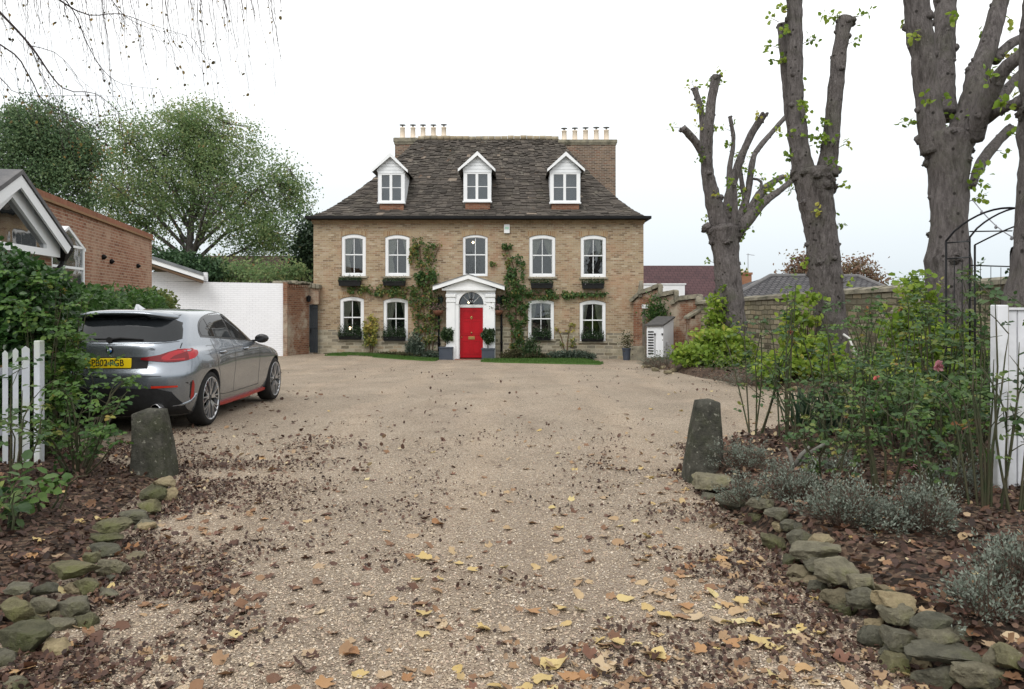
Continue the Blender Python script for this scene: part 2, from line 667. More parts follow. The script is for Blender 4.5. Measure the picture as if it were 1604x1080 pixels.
# two faint wheel tracks and bare, damp patches drawn out along the drive
sx_ = k.n("ShaderNodeSeparateXYZ")
k.l(co, sx_.inputs[0])
wob = k.n("ShaderNodeMath", operation='MULTIPLY_ADD')
k.l(k.noise(co, .35, 2), wob.inputs[0])
wob.inputs[1].default_value = 1.6
k.l(sx_.outputs['X'], wob.inputs[2])
sn = k.n("ShaderNodeMath", operation='SINE')
ml = k.n("ShaderNodeMath", operation='MULTIPLY')
ml.inputs[1].default_value = 3.7
k.l(wob.outputs[0], ml.inputs[0])
k.l(ml.outputs[0], sn.inputs[0])
tr_ = k.ramp(sn.outputs[0], [(0.45, 0.0), (0.95, 1.0)])
c = k.mix(k.mix(0.75, (0, 0, 0), tr_), c, k.mix(1.0, c, (1.14, 1.12, 1.10), 'MULTIPLY'))
mp_ = k.n("ShaderNodeMapping")
mp_.inputs['Scale'].default_value = (1.3, .3, 1)
k.l(co, mp_.inputs[0])
c = k.mix(k.ramp(k.noise(mp_.outputs[0], 1.0, 6, .65), [(0.50, 0.0), (0.68, 0.5)]), c, k.mix(1.0, c, (0.70, 0.66, 0.62), 'MULTIPLY'))
# near stones coloured darker for their shaded gaps and damp, fading along the drive
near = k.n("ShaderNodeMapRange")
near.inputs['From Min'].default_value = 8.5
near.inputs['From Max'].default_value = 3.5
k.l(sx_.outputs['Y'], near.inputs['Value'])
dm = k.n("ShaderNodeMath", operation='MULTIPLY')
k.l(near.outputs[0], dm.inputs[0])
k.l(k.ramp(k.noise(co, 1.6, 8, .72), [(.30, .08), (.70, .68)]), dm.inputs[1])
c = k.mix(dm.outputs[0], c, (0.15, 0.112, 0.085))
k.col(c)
hh = k.n("ShaderNodeMath", operation='MULTIPLY_ADD')
hh.inputs[1].default_value = -1.0
k.l(vor.outputs['Distance'], hh.inputs[0])
k.l(k.noise(co, 9.0, 5, 0.7), hh.inputs[2])
k.bump(hh.outputs[0], 0.9, 0.012)
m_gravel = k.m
xs = [round(-14 + 0.5 * i, 2) for i in range(53)]
ys = [round(-3 + 0.5 * i, 2) for i in range(76)]
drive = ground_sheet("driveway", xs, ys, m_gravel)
tag(drive, kind='structure')

RBED = [(1.62, 1.5), (1.60, 3.2), (1.56, 4.3), (1.50, 5.6), (1.44, 6.9), (1.60, 7.6), (2.6, 8.8), (3.8, 9.6), (4.8, 10.6), (5.0, 12.4),
        (5.0, 14.2), (4.55, 16.5), (4.3, 18.8), (4.3, 22.0), (4.05, 24.6), (4.35, 27.2), (4.9, 29.5), (5.4, 32.0), (11.0, 32.0), (11.0, 1.5)]
LBED = [(-2.84, 6.9), (-2.46, 5.2), (-2.20, 4.2), (-2.04, 3.3), (-1.95, 1.5), (-9.5, 1.5), (-13.0, 8.0), (-13.5, 24.0), (-10.8, 24.0), (-8.4, 20.0), (-6.5, 15.0),
        (-5.75, 12.5), (-5.72, 9.2), (-4.8, 8.4), (-3.7, 7.7)]

def rbed_z(x, y):
    d = poly_dist(RBED, x, y)
    return gz(x, y) - 0.05 + 0.22 * sm(0.02, 0.30, d) + 0.06 * sm(0.3, 2.5, d) + 0.025 * nz((x, y, 0), 1.6)

def lbed_z(x, y):
    d = poly_dist(LBED, x, y)
    return gz(x, y) - 0.04 + 0.09 * sm(0.02, 0.4, d) + 0.05 * sm(0.4, 1.5, d) + 0.025 * nz((x, y, 3), 1.6)

k = NT("bed_soil")
k.set(0.95, 0.15)
co = k.coord()
vor = k.n("ShaderNodeTexVoronoi", Scale=34.0, Randomness=1.0)
k.l(co, vor.inputs['Vector'])
sepc = k.n("ShaderNodeSeparateColor")
k.l(vor.outputs['Color'], sepc.inputs[0])
c = k.ramp(sepc.outputs[0], [(0.0, (0.022, 0.017, 0.014)), (0.35, (0.050, 0.035, 0.026)), (0.6, (0.085, 0.052, 0.037)), (0.8, (0.13, 0.085, 0.058)), (1.0, (0.19, 0.14, 0.10))])
c = k.mix(0.6, c, k.ramp(k.noise(co, 1.2, 5), [(0.3, 0.4), (0.7, 1.0)]), 'MULTIPLY')
k.col(c)
k.bump(k.noise(co, 22.0, 6, 0.7), 0.9, 0.03)
m_soil = k.m

def bed(name, poly, zf, step):
    xs = np.array([p[0] for p in poly]); ys = np.array([p[1] for p in poly])
    gx = np.arange(xs.min() - 0.3, xs.max() + 0.3, step)
    gy = np.arange(ys.min() - 0.3, ys.max() + 0.3, step)
    nx = len(gx)
    V, keep = [], np.zeros((len(gy), nx), bool)
    for j, y in enumerate(gy):
        for i, x in enumerate(gx):
            V.append((x, y, zf(x, y)))
            keep[j, i] = poly_dist(poly, x, y) > -0.25
    Fc = [(j * nx + i, j * nx + i + 1, (j + 1) * nx + i + 1, (j + 1) * nx + i)
          for j in range(len(gy) - 1) for i in range(nx - 1)
          if keep[j, i] and keep[j, i + 1] and keep[j + 1, i] and keep[j + 1, i + 1]]
    o = np_mesh(name, V, Fc, m_soil, smooth=True)
    return tag(o, kind='structure')
bed("planting_bed", RBED, rbed_z, 0.16)
bed("hedge_bed", LBED, lbed_z, 0.16)

def floor_z(x, y):
    z = gz(x, y)
    if poly_dist(RBED, x, y) > 0.02:
        z = max(z, rbed_z(x, y))
    if poly_dist(LBED, x, y) > 0.02:
        z = max(z, lbed_z(x, y))
    return z

# lawn strips under the facade
m_lawn = pm("lawn_turf", (0.045, 0.10, 0.018), (0.075, 0.14, 0.03), 5, 0.9, 0.2, 0.5, 40)
m_grass = leafmat("grass_blade", [(0, (0.04, 0.10, 0.015)), (0.6, (0.07, 0.15, 0.025)), (1, (0.12, 0.18, 0.05))], 0.6, 0.3)
def lawn(name, poly):
    V = [(x, y, gz(x, y) + 0.03) for x, y in poly] + [(x, y, gz(x, y) - 0.05) for x, y in poly]
    n = len(poly)
    mb = MB()
    mb.add(V, [list(range(n))] + [(i, i + n, (i + 1) % n + n, (i + 1) % n) for i in range(n)])
    tag(mb.build(name, m_lawn, fix=True), kind='structure')
    q = pts_in_poly(poly, int(9000))
    b = np.array([(x, y, gz(x, y) + 0.028) for x, y in q])
    t = b + RNG.normal(size=b.shape) * np.array([.02, .02, 0]) + np.array([0, 0, .05]) * (0.6 + RNG.random((len(b), 1)))
    return blades("grass", b, t, np.full(len(b), .006), m_grass)
for nm, poly in (("lawn", [(-7.2, 30.6), (-2.9, 29.9), (-2.9, 32.3), (-6.6, 32.3), (-7.1, 31.6)]),
                 ("lawn", [(-1.15, 29.2), (-0.4, 28.2), (2.9, 26.3), (3.15, 27.4), (2.95, 30.5), (2.8, 31.9), (-1.1, 31.9)])):
    g = lawn(nm, poly)
    tag(g, "short green grass of the lawn strip below the house front", "grass", kind='stuff')
# ------------------------------------------------------------------ the house
HYD = 32.66
KH = HYD / F
hx = lambda px: (px - CX) * KH
hz = lambda py: CH - (py - HY) * KH

m_brick = brick("buff_brick", [(0.22, 0.15, 0.095), (0.38, 0.275, 0.17), (0.44, 0.33, 0.205), (0.49, 0.38, 0.25), (0.35, 0.225, 0.14), (0.56, 0.46, 0.33)],
                (0.42, 0.365, 0.28), stain=(0.36, 0.215, 0.135), stain_scale=0.55, stain_lo=0.52, stain_hi=0.74, pale=(0.55, 0.50, 0.40))
m_stone = brick("rubble_stone", [(0.12, 0.105, 0.075), (0.30, 0.26, 0.185), (0.44, 0.385, 0.28), (0.20, 0.18, 0.145), (0.52, 0.47, 0.36), (0.36, 0.27, 0.17)],
                (0.42, 0.38, 0.29), bw=0.36, bh=0.14, ms=0.02, stain=(0.22, 0.21, 0.15), stain_scale=1.2, stain_lo=.55, distort=0.09, bump=0.6, pale=(0.46, 0.44, 0.37))
m_redbrick = brick("dormer_red_brick", [(0.17, 0.075, 0.05), (0.27, 0.115, 0.07), (0.33, 0.15, 0.09), (0.22, 0.10, 0.065)], (0.26, 0.20, 0.15))
m_chim = brick("chimney_brick", [(0.09, 0.06, 0.045), (0.22, 0.14, 0.095), (0.31, 0.20, 0.135), (0.16, 0.115, 0.09), (0.26, 0.12, 0.075)], (0.30, 0.26, 0.21),
               stain=(0.12, 0.10, 0.085), stain_scale=0.8, stain_lo=.5, ms=.014)
m_white = pm("white_paint", (0.78, 0.79, 0.80), (0.72, 0.735, 0.75), 1.5, 0.45, 0.4, 0.05, 8)
m_whitewood = pm("white_weatherboard", (0.74, 0.76, 0.78), (0.66, 0.68, 0.70), 2.5, 0.5, 0.35, 0.1, 12)
m_black = pm("black_iron", (0.007, 0.007, 0.008), (0.012, 0.012, 0.013), 6, 0.55, 0.15)
m_sill = pm("stone_sill", (0.33, 0.30, 0.23), (0.24, 0.215, 0.17), 6, 0.9, 0.2, 0.3, 40)
m_capstone = pm("lichen_stone", (0.17, 0.155, 0.125), (0.28, 0.255, 0.19), 5, 0.95, 0.15, 0.6, 25, c3=(0.10, 0.095, 0.07), s3=2.0)
m_pot = pm("buff_terracotta", (0.62, 0.52, 0.41), (0.70, 0.61, 0.50), 4, 0.8, 0.25, 0.1, 20)
m_glass = glass("window_glass", (0.012, 0.015, 0.018), 0.22)
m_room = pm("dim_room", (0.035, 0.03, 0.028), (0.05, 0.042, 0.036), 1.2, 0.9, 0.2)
m_curtain = pm("cream_curtain", (0.80, 0.77, 0.66), (0.70, 0.67, 0.56), 3, 0.9, 0.2)
m_bulb = emit("warm_bulb", (1.0, 0.72, 0.42), 9.0)
m_door = pm("red_gloss_door", (0.40, 0.004, 0.012), (0.35, 0.003, 0.010), 2, 0.35, 0.3, 0.02, 10)
m_brass = pm("aged_brass", (0.45, 0.32, 0.12), (0.35, 0.24, 0.09), 10, 0.35, 0.5, metal=0.8)
m_lead = pm("lead_sheet", (0.13, 0.14, 0.15), (0.19, 0.20, 0.21), 4, 0.6, 0.4)

k = NT("stone_slate")
k.set(0.92, 0.2)
at = k.n("ShaderNodeAttribute", attribute_name="rnd")
c = k.ramp(at.outputs['Fac'], [(0, (0.044, 0.039, 0.034)), (0.35, (0.064, 0.056, 0.049)), (0.65, (0.083, 0.072, 0.062)), (0.93, (0.110, 0.095, 0.080)), (1, (0.19, 0.155, 0.125))])
co = k.coord()
c = k.mix(k.ramp(k.noise(co, 3.2, 8, 0.75), [(0.57, 0.0), (0.72, 0.6)]), c, (0.29, 0.27, 0.22))
c = k.mix(k.ramp(k.noise(co, 1.1, 6, 0.7), [(0.55, 0.0), (0.75, 0.55)]), c, (0.075, 0.072, 0.05))
c = k.mix(k.ramp(k.noise(co, 1.9, 7, 0.75), [(0.63, 0.0), (0.72, 0.6)]), c, (0.22, 0.115, 0.06))
k.col(c)
k.bump(k.noise(co, 18, 5, 0.7), 0.5, 0.015)
m_slate = k.m

house = thing("brick_house", (hx(745), HYD, gz(0, HYD)), "large buff brick house with slate roof, three white dormers and a red front door", "house")

WIN = [  # x0,x1 at head, y head crown, y sill, shift of foot, kind
    (535, 573, 367, 433, 'c2'), (603, 641.5, 368, 433, 'c2'), (725, 764, 368, 433, 'up'), (829, 870, 368, 434, 'c1'), (909.5, 949.5, 368.5, 434.5, 'c1'),
    (532.5, 570, 465, 532, 'c3'), (600.5, 639, 467, 534, 'c2'), (827, 868, 469, 532, 'c4'), (908, 949, 470.5, 535, 'c4')]
XL, XR, ZT, ZB = hx(491), hx(1008), hz(342), -1.1
ops = [(hx(a), hx(b), hz(d), hz(c_)) for a, b, c_, d, _ in WIN]
DX0, DX1, DZ0, DZ1 = hx(713), hx(762), hz(563), hz(455)
ops.append((DX0, DX1, DZ0, DZ1))
mb = MB()
xs = sorted(set([XL, XR] + [o[0] for o in ops] + [o[1] for o in ops]))
zs = sorted(set([ZB, ZT] + [o[2] for o in ops] + [o[3] for o in ops]))
for i in range(len(xs) - 1):
    for j in range(len(zs) - 1):
        mx_, mz_ = (xs[i] + xs[i + 1]) / 2, (zs[j] + zs[j + 1]) / 2
        if any(o[0] < mx_ < o[1] and o[2] < mz_ < o[3] for o in ops):
            continue
        mb.add([(xs[i], HYD, zs[j]), (xs[i + 1], HYD, zs[j]), (xs[i + 1], HYD, zs[j + 1]), (xs[i], HYD, zs[j + 1])], [(0, 1, 2, 3)])
RISE = 0.11
for o in ops[:9]:      # spandrels of the segmental heads, and brick reveals
    n = 8
    for s in range(n):
        u0, u1 = s / n, (s + 1) / n
        x0, x1 = o[0] + (o[1] - o[0]) * u0, o[0] + (o[1] - o[0]) * u1
        za, zb_ = o[3] - RISE * (2 * u0 - 1) ** 2, o[3] - RISE * (2 * u1 - 1) ** 2
        mb.add([(x0, HYD, za), (x1, HYD, zb_), (x1, HYD, o[3]), (x0, HYD, o[3])], [(0, 1, 2, 3)])
        mb.add([(x0, HYD, za), (x1, HYD, zb_), (x1, HYD + .25, zb_), (x0, HYD + .25, za)], [(0, 3, 2, 1)])
for o in ops:
    for xx in (o[0], o[1]):
        mb.add([(xx, HYD, o[2]), (xx, HYD + .25, o[2]), (xx, HYD + .25, o[3]), (xx, HYD, o[3])], [(0, 1, 2, 3)])
HD = 8.0
for xx in (XL, XR):
    mb.add([(xx, HYD, ZB), (xx, HYD + HD, ZB), (xx, HYD + HD, ZT), (xx, HYD, ZT)], [(0, 1, 2, 3)])
mb.add([(XL, HYD + HD, ZB), (XR, HYD + HD, ZB), (XR, HYD + HD, ZT), (XL, HYD + HD, ZT)], [(3, 2, 1, 0)])
wall = mb.build("wall", m_brick, house)

# brick eaves courses
mb = MB()
mb.box(XL - .03, XR + .03, HYD - .05, HYD - .002, hz(351.5), hz(348.5))
mb.box(XL - .06, XR + .06, HYD - .10, HYD - .002, hz(348.4), hz(345))
mb.box(XL - .08, XR + .08, HYD - .14, HYD - .002, hz(344.9), hz(341.5))
mb.build("cornice", brick("cornice_brick", [(0.25, 0.16, 0.09), (0.40, 0.28, 0.16), (0.33, 0.19, 0.11)], (0.34, 0.27, 0.18)), house)

# stone base course, broken and higher to the right of the door
for a, b, t in ((497, 531, 517), (531.2, 571, 535), (571.2, 599.5, 518), (599.7, 640, 537), (640.2, 697, 521),
                (777, 826, 512), (826.2, 869, 537), (869.2, 906.5, 521), (906.7, 950, 540), (950.2, 987, 522)):
    mb = MB()
    mb.box(hx(a), hx(b), HYD - .035, HYD - .003, ZB, hz(t))
    mb.build("stone_base", m_stone, house)

# flat-arch voussoir bands over the windows
m_vous = brick("arch_brick", [(0.36, 0.22, 0.12), (0.44, 0.30, 0.17), (0.50, 0.38, 0.24)], (0.42, 0.36, 0.26), bw=0.075, bh=0.24)
for o in ops[:9]:
    mb = MB()
    n = 8
    for s in range(n):
        u0, u1 = s / n, (s + 1) / n
        x0, x1 = o[0] - .06 + (o[1] - o[0] + .12) * u0, o[0] - .06 + (o[1] - o[0] + .12) * u1
        e0, e1 = RISE * (2 * u0 - 1) ** 2, RISE * (2 * u1 - 1) ** 2
        mb.prism([(x0, o[3] - e0 + .006), (x1, o[3] - e1 + .006), (x1, o[3] + .23 - .3 * e1), (x0, o[3] + .23 - .3 * e0)], HYD - .006, HYD - .002)
    mb.build("window_arch", m_vous, house)

def curtain_mesh(x0, x1, z0, z1, pts, y, mat, parent):
    """drape: pts are (z fraction from top, inner x) pairs; folds run down it"""
    mb = MB()
    mb.sm = True
    n = 14
    rows = []
    for fz, xi in pts:
        z = z1 + (z0 - z1) * fz
        rows.append([(x0 + (xi - x0) * i / n, y + .022 * math.sin(i * 2.3), z) for i in range(n + 1)])
    V = [p for r in rows for p in r]
    Fc = [(j * (n + 1) + i, j * (n + 1) + i + 1, (j + 1) * (n + 1) + i + 1, (j + 1) * (n + 1) + i) for j in range(len(rows) - 1) for i in range(n)]
    mb.add(V, Fc)
    return mb.build("curtain", mat, parent)

def arch_pts(x0, x1, z1, rise, n=10):
    return [(x0 + (x1 - x0) * i / n, z1 - rise * (2 * i / n - 1) ** 2) for i in range(n + 1)]

def ring(mb, outer, inner, y0, y1):
    """frame between two outlines with the same number of points"""
    n = len(outer)
    V = [(x, y0, z) for x, z in outer] + [(x, y0, z) for x, z in inner] + [(x, y1, z) for x, z in outer] + [(x, y1, z) for x, z in inner]
    Fc = []
    for i in range(n):
        j = (i + 1) % n
        Fc += [(i, j, n + j, n + i), (2 * n + i, 3 * n + i, 3 * n + j, 2 * n + j), (n + i, n + j, 3 * n + j, 3 * n + i), (i, 2 * n + i, 2 * n + j, j)]
    mb.add(V, Fc)

def sash_window(i):
    a, b, c_, d, kind = WIN[i]
    x0, x1, z0, z1 = hx(a) + .008, hx(b) - .008, hz(d) + .006, hz(c_) - .008
    fr = .112 if kind != 'up' else .075
    yf = HYD + .035
    mb = MB()
    top = arch_pts(x0, x1, z1, RISE)
    ti = arch_pts(x0 + fr, x1 - fr, z1 - fr * 1.25, .05)
    outer = [(x0, z0)] + top + [(x1, z0)]
    inner = [(x0 + fr, z0 + fr * .9)] + ti + [(x1 - fr, z0 + fr * .9)]
    ring(mb, outer, inner, yf, yf + .12)
    # beading proud of the box frame
    ring(mb, [(x + (.004 if x < (x0 + x1) / 2 else -.004), z) for x, z in inner], [(x + (.022 if x < (x0 + x1) / 2 else -.022), z - .02 if q not in (0, len(inner) - 1) else z + .03) for q, (x, z) in enumerate(inner)], yf + .03, yf + .07)
    win = mb.build("window", m_white, house, fix=True)
    xi0, xi1, zi0, zi1 = x0 + fr, x1 - fr, z0 + fr * .9, z1 - fr * 1.25
    zm = zi0 + (zi1 - zi0) * .53
    mb = MB()
    mb.box(xi0 + .003, xi1 - .003, yf + .045, yf + .10, zm - .022, zm + .022)
    xm = (xi0 + xi1) / 2
    mb.box(xm - .013, xm + .013, yf + .055, yf + .08, zm + .0222, zi1 - .03)
    mb.box(xm - .013, xm + .013, yf + .07, yf + .095, zi0 + .04, zm - .0222)
    mb.build("glazing_bar", m_white, win)
    mb = MB()
    mb.box(xi0 - .02, xi1 + .02, yf + .084, yf + .090, zi0 - .01, zi1 + .04)
    mb.build("pane", m_glass, win)
    # the room behind
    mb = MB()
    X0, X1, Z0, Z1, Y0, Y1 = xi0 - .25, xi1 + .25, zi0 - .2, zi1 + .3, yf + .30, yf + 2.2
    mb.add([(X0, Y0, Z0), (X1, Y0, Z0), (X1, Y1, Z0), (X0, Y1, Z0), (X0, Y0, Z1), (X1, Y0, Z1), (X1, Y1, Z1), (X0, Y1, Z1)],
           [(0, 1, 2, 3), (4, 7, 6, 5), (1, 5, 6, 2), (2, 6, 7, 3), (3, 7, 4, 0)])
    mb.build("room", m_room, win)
    W = xi1 - xi0
    yc = yf + .135
    if kind in ('c1',):
        curtain_mesh(xi0 - .05, 0, zi0, zi1 + .05, [(0, xm - .01), (.25, xi0 + W * .36), (.5, xi0 + W * .18), (.62, xi0 + W * .04), (1, xi0 + W * .02)], yc, m_curtain, win)
        curtain_mesh(xi1 + .05, 0, zi0, zi1 + .05, [(0, xm + .01), (.25, xi1 - W * .36), (.5, xi1 - W * .16), (.62, xi1 - W * .04), (1, xi1 - W * .02)], yc, m_curtain, win)
    elif kind in ('c2', 'c3'):
        curtain_mesh(xi0 - .05, 0, zi0, zi1 + .05, [(0, xm), (.3, xi0 + W * .40), (.6, xi0 + W * .22), (.75, xi0 + W * .30), (1, xi0 + W * .34)], yc, m_curtain, win)
        curtain_mesh(xi1 + .05, 0, zi0, zi1 + .05, [(0, xi1 - W * .28), (.3, xi1 - W * .14), (.6, xi1 - W * .03), (1, xi1 - W * .02)], yc, m_curtain, win)
    elif kind == 'c4':
        curtain_mesh(xi0 - .05, 0, zi0, zi1 + .05, [(0, xi0 + W * .3), (.4, xi0 + W * .2), (.6, xi0 + W * .10), (1, xi0 + W * .05)], yc, m_curtain, win)
        curtain_mesh(xi1 + .05, 0, zi0, zi1 + .05, [(0, xi1 - W * .40), (.4, xi1 - W * .30), (.7, xi1 - W * .14), (1, xi1 - W * .2)], yc, m_curtain, win)
    if kind == 'c3':
        mb = MB(); mb.sm = True
        mb.lathe([(0, -.06), (.05, -.04), (.065, 0), (.05, .05), (0, .06)], (hx(545), yf + .34, hz(515)), 12)
        mb.build("lamp", m_bulb, win)
    if kind == 'up':
        mb = MB(); mb.sm = True
        mb.lathe([(0, -.05), (.04, -.03), (.05, 0), (.04, .03), (0, .05)], (hx(739.5), yf + .8, hz(377.5)), 12)
        mb.build("lamp", m_bulb, win)
    if kind != 'up':
        mb = MB()
        mb.bbox(x0 - .07, x1 + .07, HYD - .09, HYD + .033, z0 - .085, z0 - .004, .012)
        mb.build("sill", m_sill, win)
    return win
for i in range(9):
    sash_window(i)

# ---- roof: courses of stone slates on a bell-cast hip
YE, YR_, YB = HYD - .28, HYD + 3.95, HYD + 8.2
ZE = hz(341.5)
EXL, EXR = hx(486.5), hx(1012.5)
RXL, RXR, ZRISE = -4.31, 2.14, 4.06
def rrise(t):
    return ZRISE * t ** 1.28
FACES = [((EXL, YE), (EXR, YE), (RXL, YR_), (RXR, YR_), 1.0), ((EXR, YE), (EXR, YB), (RXR, YR_), (RXR, YR_), 1.0),
         ((EXL, YB), (EXL, YE), (RXL, YR_), (RXL, YR_), 1.0), ((EXR, YB), (EXL, YB), (RXR, YR_), (RXL, YR_), 2.2)]
mb = MB()
rr = random.Random(5)
NC = 38
ts = [0]
for i in range(NC):
    ts.append(ts[-1] + 1.55 - 0.85 * i / NC)
ts = [t / ts[-1] for t in ts]
for fa, fb, ra, rb, coarse in FACES:
    def RP(u, t):
        a = (fa[0] + (ra[0] - fa[0]) * t, fa[1] + (ra[1] - fa[1]) * t)
        b = (fb[0] + (rb[0] - fb[0]) * t, fb[1] + (rb[1] - fb[1]) * t)
        return Vector((a[0] + (b[0] - a[0]) * u, a[1] + (b[1] - a[1]) * u, ZE + rrise(t)))
    for i in range(NC):
        t0, t1 = ts[i], ts[i + 1]
        L = (RP(1, (t0 + t1) / 2) - RP(0, (t0 + t1) / 2)).length
        if L < .1:
            continue
        u = 0.0
        wbase = (0.36 - 0.17 * i / NC) * coarse
        nrm = (RP(.55, t0) - RP(.45, t0)).cross(RP(.5, t1) - RP(.5, t0)).normalized()
        while u < 1:
            wd = wbase * rr.uniform(.6, 1.35) / L
            v = min(1, u + wd)
            if 1 - v < wbase * .4 / L:
                v = 1.0
            lift0 = rr.uniform(.028, .056)
            mb.rv = min(1, max(0, rr.gauss(.45, .22)))
            j0 = rr.uniform(-.012, .012) * (1 if i else 0)
            tt = min(1, t1 + (t1 - t0) * .35)
            g = .006 / L
            a, b = RP(u + g, max(0, t0 + j0)) + nrm * lift0, RP(v - g, max(0, t0 + j0 + rr.uniform(-.004, .004))) + nrm * (lift0 + rr.uniform(-.012, .012))
            c_, d = RP(v - g, tt) + nrm * .008, RP(u + g, tt) + nrm * .008
            dn = -nrm * .045
            mb.add([a, b, c_, d, a + dn, b + dn, c_ + dn, d + dn], [(0, 1, 2, 3), (4, 5, 1, 0), (5, 6, 2, 1), (7, 4, 0, 3)])
            u = v
    mb.rv = 0.0
    for i in range(12):
        t0, t1 = i / 12, (i + 1) / 12
        dn = Vector((0, 0, -.03))
        mb.add([RP(0, t0) + dn, RP(1, t0) + dn, RP(1, t1) + dn, RP(0, t1) + dn], [(0, 1, 2, 3)])
roof = mb.build("roof", m_slate, house)
# soffit
mb = MB()
mb.add([(EXL, YE, ZE - .03), (EXR, YE, ZE - .03), (EXR, YB, ZE - .03), (EXL, YB, ZE - .03)], [(0, 1, 2, 3)])
mb.build("soffit", m_black, roof)
# ridge and hip tiles
mb = MB(); mb.sm = True
n = 22
for i in range(n):
    xa, xb = RXL + (RXR - RXL) * i / n, RXL + (RXR - RXL) * (i + 1) / n
    mb.rv = rr.random()
    z = ZE + ZRISE + .03 + rr.uniform(-.012, .012) + .014 * math.sin(i * .5)
    mb.tube([(xa + .006, YR_, z), (xb - .006, YR_, z)], .115, 10)
mb.build("ridge", pm("ridge_tile", (0.30, 0.235, 0.15), (0.22, 0.20, 0.15), 3, .95, .2, .4, 20, c3=(0.42, 0.37, 0.27), s3=2), roof)
# gutter
mb = MB()
mb.box(EXL - .03, EXR + .03, YE - .13, YE - .02, ZE - .075, ZE + .035)
mb.box(EXL - .03, EXR + .03, YE - .019, HYD - .142, ZE - .10, ZE - .035)
mb.box(EXL - .14, EXL - .031, YE - .13, YB, ZE - .075, ZE + .035)
mb.box(EXR + .031, EXR + .14, YE - .13, YB, ZE - .075, ZE + .035)
mb.build("gutter", m_black, house)

# ---- chimneys
def chimney(pa, pb, ptop, ycap, Yc, pots, dep, zbase):
    s = Yc / F
    x0, x1 = (pa - CX) * s, (pb - CX) * s
    zt = CH + (HY - ptop) * s
    zc = CH + (HY - ycap) * s
    mb = MB()
    mb.box(x0, x1, Yc, Yc + dep, zbase, zc - .001)
    ch = mb.build("chimney", m_chim, house)
    mb = MB()
    mb.box(x0 - .035, x1 + .035, Yc - .035, Yc + dep + .035, zc, zc + (zt - zc) * .28)
    mb.bbox(x0 - .07, x1 + .07, Yc - .07, Yc + dep + .07, zc + (zt - zc) * .281, zt, .03)
    mb.build("chimney_cap", m_capstone, ch)
    for p, py in pots:
        X, zp = (p - CX) * s, CH + (HY - py) * s
        mb = MB(); mb.sm = True
        cy = Yc + dep * .45
        h = zp - zt
        mb.lathe([(.15, 0), (.15, .05), (.125, .07), (.11, h * .72), (.125, h * .74), (.125, h * .80), (.08, h * .8)], (X, cy, zt), 14)
        mb.mi = 1
        mb.lathe([(.035, h * .80), (.035, h * .94), (.145, h * .945), (.15, h * .975), (.06, h * 1.0), (0, h * 1.0)], (X, cy, zt), 14)
        mb.build("chimney_pot", [m_pot, m_lead], ch)
chimney(618.5, 703, 216, 226, HYD + 4.9, [(628.5, 192), (645, 192), (661, 192), (677.5, 192), (694, 191.5)], 1.0, 5.0)
chimney(876.5, 964.5, 219, 227, HYD + 3.75, [(885, 196.5), (902, 196), (919, 195.5), (936, 195), (952, 195)], 1.25, 4.5)

